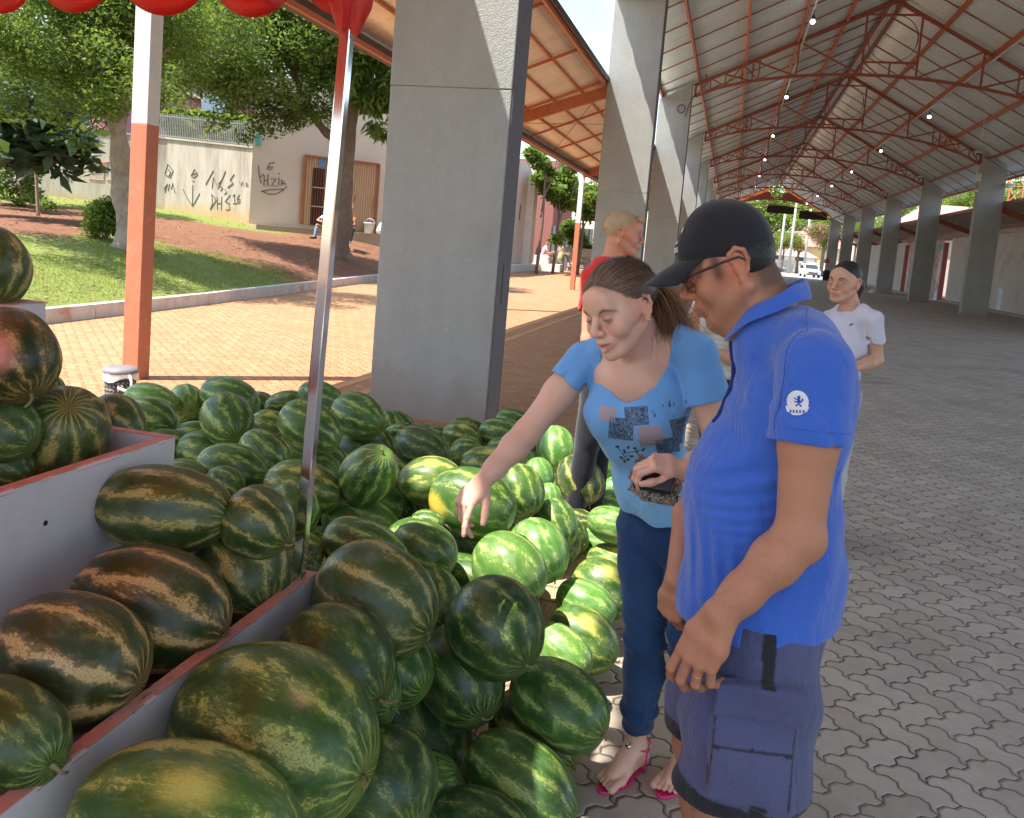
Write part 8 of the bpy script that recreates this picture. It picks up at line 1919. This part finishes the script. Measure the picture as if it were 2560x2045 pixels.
# wallet and phone in her left hand
wl = at(1640, 1195, 2.03); WTm = frame((-.35, -.55, -.75), (-.1, -.85, .55))
r = empty('wallet', wl, 'black leather wallet held flat in the left hand of the woman in blue', 'wallet')
def obj_box(c, T, h, rd, nm, mat, par):
    v_ = Vol(); v_.box(c, h, rd, .001, M=T); R_ = np.abs(T)@np.array(h)+.01; return grow(nm, v_, c-R_, c+R_, .0016, mat, par)
LEA = paint('black_leather', (.014, .016, .024), .42, .2, 30, .4, 160, .001)
Tw = np.stack([nrm([.93, -.30, .12]), nrm([-.25, -.75, -.60]), nrm(np.cross([.93, -.30, .12], [-.25, -.75, -.60]))], 1)
obj_box(wl, Tw, (.050, .038, .008), .003, 'cover', LEA, r)
ph = wl+np.array([.012, .012, -.032]); r2 = empty('coin_purse', ph, 'dark purse with pale letter pattern held under the black wallet', 'purse'); obj_box(ph, Tw, (.047, .034, .013), .006, 'pouch', patchm('lettered_purse_cloth', (.02, .018, .02), (.42, .34, .26), 120), r2)
ri = wl+np.array([.052, -.012, -.012]); r3 = empty('key_ring', ri, 'rose metal ring with tag hanging beside the purse in her hand', 'key ring')
m = MB(); q = [ri+np.array([0, 0, .022]), ri+np.array([.012, -.004, .006]), ri+np.array([.013, -.004, -.02]), ri+np.array([-.010, .002, -.024]), ri+np.array([-.010, .002, .012]), ri+np.array([0, 0, .022])]; m.tube(q, .0016, 6); m.build('loop', paint('rose_metal', (.65, .35, .28), .2, .05, 5, 0, metal=.9), r3)
m = MB(); m.box((ri[0]-.008, ri[1]-.004, ri[2]-.045), (ri[0]+.006, ri[1]+.0, ri[2]-.020)); m.build('tag', LEA, r3)
# ================================================================== OTHER PEOPLE
def figure(label, J, cloth, skin, hair, res=.006, fres=None, s=1.0, shoes=None, hands=True, extra=None, fem=False, smile=0, sleeve=.55, kind='shirt', lower='trousers', hairm=None, eyesd=None, bare=False):
    """J: dict of joints in world space; cloth: (top material, lower material)"""
    c = np.array(J['head']); T = J['T']; fwd = T[:, 1]; P0 = (J['hipL']+J['hipR'])/2
    r = empty('person', (P0[0], P0[1], 0), label, 'person'); v = Vol(); head_vol(v, c, T, fem, s=s, smile=smile)
    nk = J['neck']; sL, sR = J['shL'], J['shR']; upv = nrm(nk-P0); rt = nrm(sR-sL); fr = nrm(np.cross(upv, rt)); TB = np.stack([rt, fr, upv], 1); L_ = np.linalg.norm(nk-P0)
    w = np.linalg.norm(sR-sL)/2
    v.cone(c+T@[0, -.03, -.05], nk, .050*s, .056*s, .02); v.chain([sL, nk-upv*.03, sR], [.045*s, .055*s, .045*s], .03)
    v.ell(nk-upv*L_*.35, (w*.82, .09*s, L_*.30), .03, M=TB); v.ell(nk-upv*L_*.72, (w*.72, .09*s, L_*.28), .03, M=TB); v.ell(P0, (w*.82, .10*s, .11*s), .03, M=TB)
    for a in 'LR':
        S, E, W_ = J['sh'+a], J['el'+a], J['wr'+a]; v.chain([S, (S+E)/2, E], [.046*s, .042*s, .035*s], .02); v.chain([E, E+(W_-E)*.3, W_], [.035*s, .037*s, .025*s], .02)
        d = nrm(W_-E) if 'hd'+a not in J else nrm(J['hd'+a]); z_ = nrm(np.cross(d, [0.1, 0, 1])) if 'hn'+a not in J else nrm(J['hn'+a]); z_ = nrm(z_-d*(z_@d)); Th = np.stack([np.cross(d, z_), d, z_], 1)
        if hands: hand_vol(v, W_, Th, 1 if a == 'L' else -1, curl=((.5, .6, .4),)*4, s=.92*s)
        H_, K_, A_ = J['hip'+a], J['kn'+a], J['an'+a]; v.chain([H_, K_], [.08*s, .052*s], .02); v.chain([K_, K_+(A_-K_)*.35, A_], [.048*s, .050*s, .032*s], .02)
        f2 = nrm(J.get('ft'+a, fr)*np.array([1, 1, 0])); v.chain([A_, A_+f2*.07+np.array([0, 0, -.045]), A_+f2*.15+np.array([0, 0, -.065])], [.034*s, .030*s, .022*s], .02)
    allp = np.array([J[k] for k in J if k not in ('T', 'ftL', 'ftR', 'hdL', 'hdR', 'hnL', 'hnR')]); lo, hi = allp.min(0)-.24, allp.max(0)+.24; lo[2] = max(lo[2], allp[:, 2].min()-.12)
    fine = [(c-.15*s, c+.15*s, fres)] if fres else []
    grow('body', v, lo, hi, res, SKIN, r, fine=fine, color=skin_col(np.array(skin), c, T, s, 0, brow=hair[0] if fres else None, lips=np.array(skin)*np.array([.85, .5, .5]), red=.12))
    top = Vol(); top.ell(nk-upv*L_*.33, (w*.95, .115*s, L_*.34), .04, M=TB); top.ell(nk-upv*L_*.66, (w*.86, .118*s, L_*.36), .04, M=TB); top.ell(P0+upv*.0, (w*.96, .135*s, .15*s), .04, M=TB)
    top.chain([sL, (sL+nk)/2, (sR+nk)/2, sR], [.055*s, .052*s, .052*s, .055*s], .03)
    for a in 'LR':
        S, E = J['sh'+a], J['el'+a]; d = nrm(E-S); l_ = np.linalg.norm(E-S)*sleeve; q = Vol(); q.chain([S, S+d*(l_+.04)], [.056*s, .062*s], .012); q.cut(S+d*l_, d, .002); q.cone(S+d*(l_-.02), S+d*(l_+.06), .050*s, .054*s, .002, sub=True); top.join(q, .014)
    top.cut(P0-upv*.07, -upv, .004); top.cone(nk+upv*.12, nk-upv*.005, .085*s, .068*s, .004, sub=True)
    top.warp(lambda X, Y, Z: .005*vn(X, Y, Z, 22, 3)+.004*np.sin(X*60+Z*35), lo, hi); grow('shirt', top, lo, hi, res*.85, cloth[0], r, color=extra)
    tr = Vol(); tr.ell(P0-upv*.02, (w*.86, .115*s, .12*s), .03, M=TB); cutk = {'trousers': 1.0, 'skirt': .0, 'knee': .3}[lower]
    for a in 'LR':
        H_, K_, A_ = J['hip'+a], J['kn'+a], J['an'+a]; tr.chain([H_, K_], [.095*s, .070*s], .03)
        if lower != 'skirt': E_ = K_+(A_-K_)*.93*cutk; tr.chain([K_, E_], [.068*s, .058*s], .02)
    tr.cut(P0+upv*.05, upv, .003); tr.warp(lambda X, Y, Z: .004*vn(X, Y, Z, 26, 5), lo, hi); grow('skirt' if lower == 'skirt' else 'trousers', tr, lo, hi, res*.95, cloth[1], r)
    if hairm is not None:
        h_ = Vol(); h_.at(c, T, s); hairm(h_, c, T, s); h_.at((0, 0, 0)); h_.warp(lambda X, Y, Z: .0008*vn(X, Y, Z, 160, 5), c-.4, c+.4); M_ = hair_mat('head_hair', hair[0], hair[1], .5); grow('hair', h_, c-np.array([.2, .2, .35]), c+.2, min(res*.8, .005), M_, r, color=lambda V: np.repeat((.5+.12*vn(V[:, 0], V[:, 1], V[:, 2], 70, 2))[:, None], 3, 1))
    for a in 'LR':
        A_ = J['an'+a]; f2 = nrm(J.get('ft'+a, fr)*np.array([1, 1, 0])); sv = Vol(); sv.chain([A_+f2*-.02+np.array([0, 0, -.055]), A_+f2*.08+np.array([0, 0, -.06]), A_+f2*.17+np.array([0, 0, -.07])], [.040*s, .040*s, .032*s], .02); sv.cut(A_+np.array([0, 0, -.105]), (0, 0, -1), .002)
        if shoes: grow('shoe', sv, A_-.25, A_+.25, res*.9, shoes, r)
    return r
def cap_short(h_, c, T, s, fr=.062, top=.088):
    h_.ell((0, -.0135, .040), (.0757, .0955, .0825), .01); h_.cut((0, fr, top), (0, .85, -.52), .006, lo=c-.3, hi=c+.3); h_.cut((0, .0, -.030), (0, .5, -1.0), .008, lo=c-.3, hi=c+.3)
    for sx in (-1, 1): h_.ell((sx*.083, .0, -.008), (.022, .020, .034), .006, sub=True)
# man in red t-shirt, profile to the right
YR = 4.6
Jr = dict(head=at(1556, 584, YR), T=frame((.97, .16, -.05), (0, 0, 1)), neck=at(1534, 642, YR), shL=at(1596, 684, YR+.13), shR=at(1480, 690, YR-.13), elL=at(1640, 840, YR+.22), elR=at(1470, 850, YR-.22), wrL=at(1655, 800, YR+.1), wrR=at(1640, 830, YR-.15),
          hipL=at(1508, 930, YR+.09), hipR=at(1500, 930, YR-.09), knL=at(1500, 1090, YR+.1), knR=at(1470, 1100, YR-.1), anL=np.array([0, 0, 0.]), anR=np.array([0, 0, 0.]))
Jr['anL'] = Jr['knL']*[1, 1, 0]+[0, 0, .09]; Jr['anR'] = Jr['knR']*[1, 1, 0]+[-.04, 0, .09]; Jr['ftL'] = Jr['ftR'] = np.array([1, .1, 0])
for k in ('shL', 'shR', 'elL', 'elR'): Jr[k] = Jr[k]
BLOND = ((.30, .19, .10), (.62, .46, .28))
rm = figure('fair haired man in a red t-shirt in profile behind the woman in blue', Jr, (cloth_mat('red_jersey', (.66, .035, .03), .8), cloth_mat('black_trousers', (.012, .013, .02), .9)), (.56, .25, .155), BLOND, .007, .0034, 1.02, shoes=BLK,
           hairm=lambda h_, c, T, s: (cap_short(h_, c, T, s, .080, .078), h_.ell((0, .085, .085), (.045, .022, .022), .012)))
eyes(rm, Jr['head'], Jr['T'], Jr['T']@[0, 1, -.05], .45, 1.02, (.56, .25, .155))
g = np.random.default_rng(5); hv = np.array([tuple(q.co) for q in [c for c in rm.children if c.name.startswith('hair')][0].data.vertices]); hn = np.array([tuple(q.normal) for q in [c for c in rm.children if c.name.startswith('hair')][0].data.vertices]); hc_ = Jr['head']; ok = hv[:, 2] > hc_[2]+.01; pk = g.choice(np.where(ok)[0], 4500)
strands('short_hair', hv[pk], hn[pk]*.7+np.array([.6, 0, .1]), .009, .0005, hair_mat('blond_hair', *BLOND), rm, 4, 3)
m = MB(); q = at(1612, 665, YR-.13); 
# smiling woman in pale t-shirt with ponytail and glasses
YW = 5.0
Jw = dict(head=at(2112, 706, YW), T=frame((-.60, -.80, -.02), (.03, 0, 1)), neck=at(2128, 772, YW+.03), shL=at(2182, 800, YW-.06), shR=at(2078, 800, YW+.14), elL=at(2192, 900, YW-.02), elR=at(2060, 905, YW+.1), wrL=at(2120, 925, YW-.22), wrR=at(2085, 925, YW-.16),
          hipL=at(2112, 985, YW-.03), hipR=at(2055, 985, YW+.08), knL=at(2085, 1190, YW-.05), knR=at(2035, 1190, YW+.05), anL=np.zeros(3), anR=np.zeros(3))
Jw['anL'] = Jw['knL']*[1, 1, 0]+[0, 0, .09]; Jw['anR'] = Jw['knR']*[1, 1, 0]+[0, 0, .09]; Jw['ftL'] = Jw['ftR'] = np.array([-.6, -.8, 0])
def tail(h_, c, T, s):
    h_.ell((0, -.014, .042), (.0775, .0975, .0850), .01); h_.cut((0, .089, .070), (0, .74, -.67), .006, lo=c-.3, hi=c+.3); h_.cut((0, 0, -.045), (0, 0, -1), .01, lo=c-.3, hi=c+.3)
    h_.chain([(0, -.11, .03), (0, -.15, -.02), (.01, -.14, -.10), (.01, -.12, -.16)], [.026, .034, .030, .014], .012)
ww = figure('smiling woman with glasses, dark ponytail and pale lilac t-shirt in the hall', Jw, (cloth_mat('pale_lilac_jersey', (.58, .56, .66), .8), cloth_mat('light_trousers', (.45, .44, .46), .9)), (.55, .31, .21), ((.008, .006, .006), (.03, .022, .02)), .0075, .0034, .97, shoes=BLK, fem=True, smile=1.0, hairm=tail)
eyes(ww, Jw['head'], Jw['T'], Jw['T']@[-.1, 1, 0], .1, .97, (.55, .31, .21))
for sx in (-1, 1):
    p = lambda a: Jw['head']+Jw['T']@(np.array(a)*.97); rim = [p((sx*.034+.023*math.cos(t), .106-.02*abs(math.cos(t)), -.004+.019*math.sin(t))) for t in np.linspace(0, 6.283, 21)]
    m = MB(); m.tube(rim, .0012, 5); m.build('spectacle_rim', paint('thin_gold_rim', (.45, .3, .2), .3, .1, 9, 0, metal=.8), ww, True); m = MB(); m.tube([p((sx*.057, .10, 0)), p((sx*.075, .02, .004))], .001, 4); m.build('temple', GLF, ww)
m = MB(); q = Jw['neck']+np.array([.03, -.14, -.15]); tq = None
tree = bvh([c for c in ww.children if c.name.startswith('shirt')][0]); dr_w = nrm(Jw['neck']-np.array([0, 0, CAMH]))
o = decal(tree, [[(-.012, 0), (0, .004), (.012, 0), (0, -.004)], [(-.004, .004), (.012, .012), (.006, .002)], [(-.006, -.002), (-.012, -.012), (0, -.003)]], at(2128, 812, YW-.1), (1, 0, 0), (0, 0, 1), dr_w, .002).build('shirt_motif', GLF, ww)
# person behind, mostly hidden: raised forearm, white shirt, dark belt
YB = 5.2
Jb = dict(head=at(1790, 640, YB), T=frame((-.8, -.6, -.05), (0, 0, 1)), neck=at(1795, 735, YB), shL=at(1850, 770, YB-.1), shR=at(1752, 765, YB+.12), elL=at(1840, 900, YB-.15), elR=at(1728, 850, YB-.05), wrL=at(1780, 880, YB-.25), wrR=at(1742, 770, YB-.25),
          hipL=at(1822, 960, YB-.06), hipR=at(1775, 960, YB+.08), knL=at(1822, 1130, YB-.05), knR=at(1780, 1130, YB+.05), anL=np.zeros(3), anR=np.zeros(3))
Jb['anL'] = Jb['knL']*[1, 1, 0]+[0, 0, .09]; Jb['anR'] = Jb['knR']*[1, 1, 0]+[0, 0, .09]; Jb['ftL'] = Jb['ftR'] = np.array([-.8, -.6, 0])
STR = NT('striped_pale_shirt'); co = STR.tc.outputs['Object']; _, _, Z = STR.xyz(co); STRM = STR.set(color=STR.mix(STR.smooth(STR.math('SINE', STR.math('MULTIPLY', Z, 210.0)), .2, .6, 0, .5), (.58, .58, .52), (.42, .42, .38)), rough=.85)
bb_ = figure('person in a striped pale shirt with raised forearm, mostly behind the capped man', Jb, (STRM, cloth_mat('charcoal_trousers', (.02, .02, .03), .9)), (.56, .30, .20), ((.05, .035, .02), (.12, .08, .05)), .008, None, 1.0, shoes=BLK, hairm=lambda h_, c, T, s: cap_short(h_, c, T, s))
# seated woman with backpack looking at her phone on the white steps
sY2 = SY+.55; zs_ = .84
def a3(px, py, dy=0): return at(px, py, sY2+dy)
Js = dict(head=a3(1374, 598), T=frame((.88, -.30, -.38), (.38, 0, .9)), neck=a3(1366, 614), shL=a3(1362, 620, .17), shR=a3(1366, 622, -.17), elL=a3(1375, 636, .2), elR=a3(1371, 634, -.22), wrL=a3(1392, 628, .06), wrR=a3(1392, 626, -.12), hipL=a3(1352, 640, .1), hipR=a3(1352, 640, -.1),
          knL=a3(1388, 638, .1), knR=a3(1384, 638, -.1), anL=a3(1375, 657, .08), anR=a3(1371, 658, -.1))
Js['ftL'] = Js['ftR'] = np.array([1, -.3, 0])
FLO = NT('pink_flowered_cloth'); co = FLO.tc.outputs['Object']; FLOM = FLO.set(color=FLO.ramp(FLO.noise(co, 14, 3, .6, .5), [(.40, (.65, .55, .62)), (.5, (.45, .10, .16)), (.56, (.75, .70, .72)), (.66, (.18, .12, .30))]), rough=.85)
sw = figure('woman in a pink flowered blouse sitting on white steps reading her phone', Js, (FLOM, cloth_mat('blue_jeans_cloth', (.04, .08, .22), .9)), (.42, .25, .17), ((.14, .09, .06), (.28, .19, .13)), .014, None, 1.0, lower='knee', hairm=lambda h_, c, T, s: cap_short(h_, c, T, s, .08, .08), shoes=BLK)
bp_ = a3(1346, 628, -.02); v_ = Vol(); v_.box(bp_, (.13, .17, .24), .06, .02, M=frame((-1, 0, .15), (0, 0, 1))[:, [1, 0, 2]]); r = empty('backpack', bp_, 'dark maroon backpack on the back of the seated woman', 'backpack'); grow('pouch', v_, bp_-.35, bp_+.35, .016, cloth_mat('dark_maroon_nylon', (.05, .02, .035), .7), r)
pq = a3(1401, 617, -.05); r = empty('mobile_phone', pq, 'white mobile phone in the hands of the seated woman', 'phone'); m = MB(); m.bar(pq-np.array([.04, 0, .06]), pq+np.array([.05, 0, .07]), .10, .014, up=(.7, 0, -.7)); m.build('case', WHITEP, r)
m = MB(); q = a3(1400, 655, -.15); m.lathe(q, [(.001, -.02), (.16, 0), (.20, .25), (.12, .48), (.02, .55)], 10, .9, .6); tag(m.build('straw_bag', paint('yellowish_bag', (.42, .36, .16), .7, .2, 6), smooth=True), 'yellowish bag standing by the feet of the seated woman', 'bag')
# two workers seated on the doorstep in the park
def wk(px, py, d): return dist(px, py, d)
DW = 29.8
Jk = dict(head=wk(871, 529, DW), T=frame((-.35, -.92, -.25), (0, 0, 1)), neck=wk(873, 540, DW+.03), shL=wk(886, 547, DW), shR=wk(864, 547, DW), elL=wk(887, 562, DW-.1), elR=wk(860, 563, DW-.1), wrL=wk(872, 566, DW-.35), wrR=wk(864, 566, DW-.35), hipL=wk(882, 575, DW), hipR=wk(870, 575, DW),
          knL=wk(882, 573, DW-.45), knR=wk(866, 573, DW-.45), anL=wk(876, 602, DW-.5), anR=wk(866, 602, DW-.5)); Jk['ftL'] = Jk['ftR'] = np.array([-.3, -.9, 0])
wk1 = figure('worker in an orange vest and grey cap seated beside the tree trunk', Jk, (cloth_mat('orange_vest', (.75, .16, .03), .8), cloth_mat('dark_patched_trousers', (.04, .045, .05), .9)), (.28, .16, .11), ((.02, .015, .01), (.05, .04, .03)), .014, None, 1.0, shoes=WHITEP, sleeve=.5)
c = Jk['head']; v_ = Vol(); v_.at(c, Jk['T']); v_.ell((0, -.01, .06), (.085, .105, .07), .01); v_.ell((0, .11, .05), (.07, .07, .012), .01); v_.cut((0, 0, .025), (0, .1, -1), .003, lo=c-.3, hi=c+.3); grow('cap', v_, c-.22, c+.25, .012, cloth_mat('grey_blue_cap', (.10, .12, .18), .8), wk1)
Jk2 = dict(head=wk(818, 527, DW), T=frame((-.2, -.95, -.25), (0, 0, 1)), neck=wk(819, 539, DW), shL=wk(830, 545, DW), shR=wk(806, 543, DW), elL=wk(832, 560, DW-.1), elR=wk(794, 550, DW-.25), wrL=wk(818, 560, DW-.4), wrR=wk(801, 553, DW-.45), hipL=wk(826, 572, DW), hipR=wk(812, 572, DW),
          knL=wk(820, 562, DW-.45), knR=wk(793, 563, DW-.5), anL=wk(815, 592, DW-.5), anR=wk(788, 590, DW-.55)); Jk2['ftL'] = Jk2['ftR'] = np.array([-.6, -.7, 0])
figure('man in a white shirt, jeans and black shoes seated left of the chrome pole line', Jk2, (cloth_mat('white_shirt_cloth', (.6, .6, .62), .8), cloth_mat('light_jeans', (.16, .25, .36), .9)), (.40, .22, .15), ((.02, .015, .01), (.05, .04, .03)), .014, None, 1.0, shoes=BLK, hairm=lambda h_, c, T, s: cap_short(h_, c, T, s))
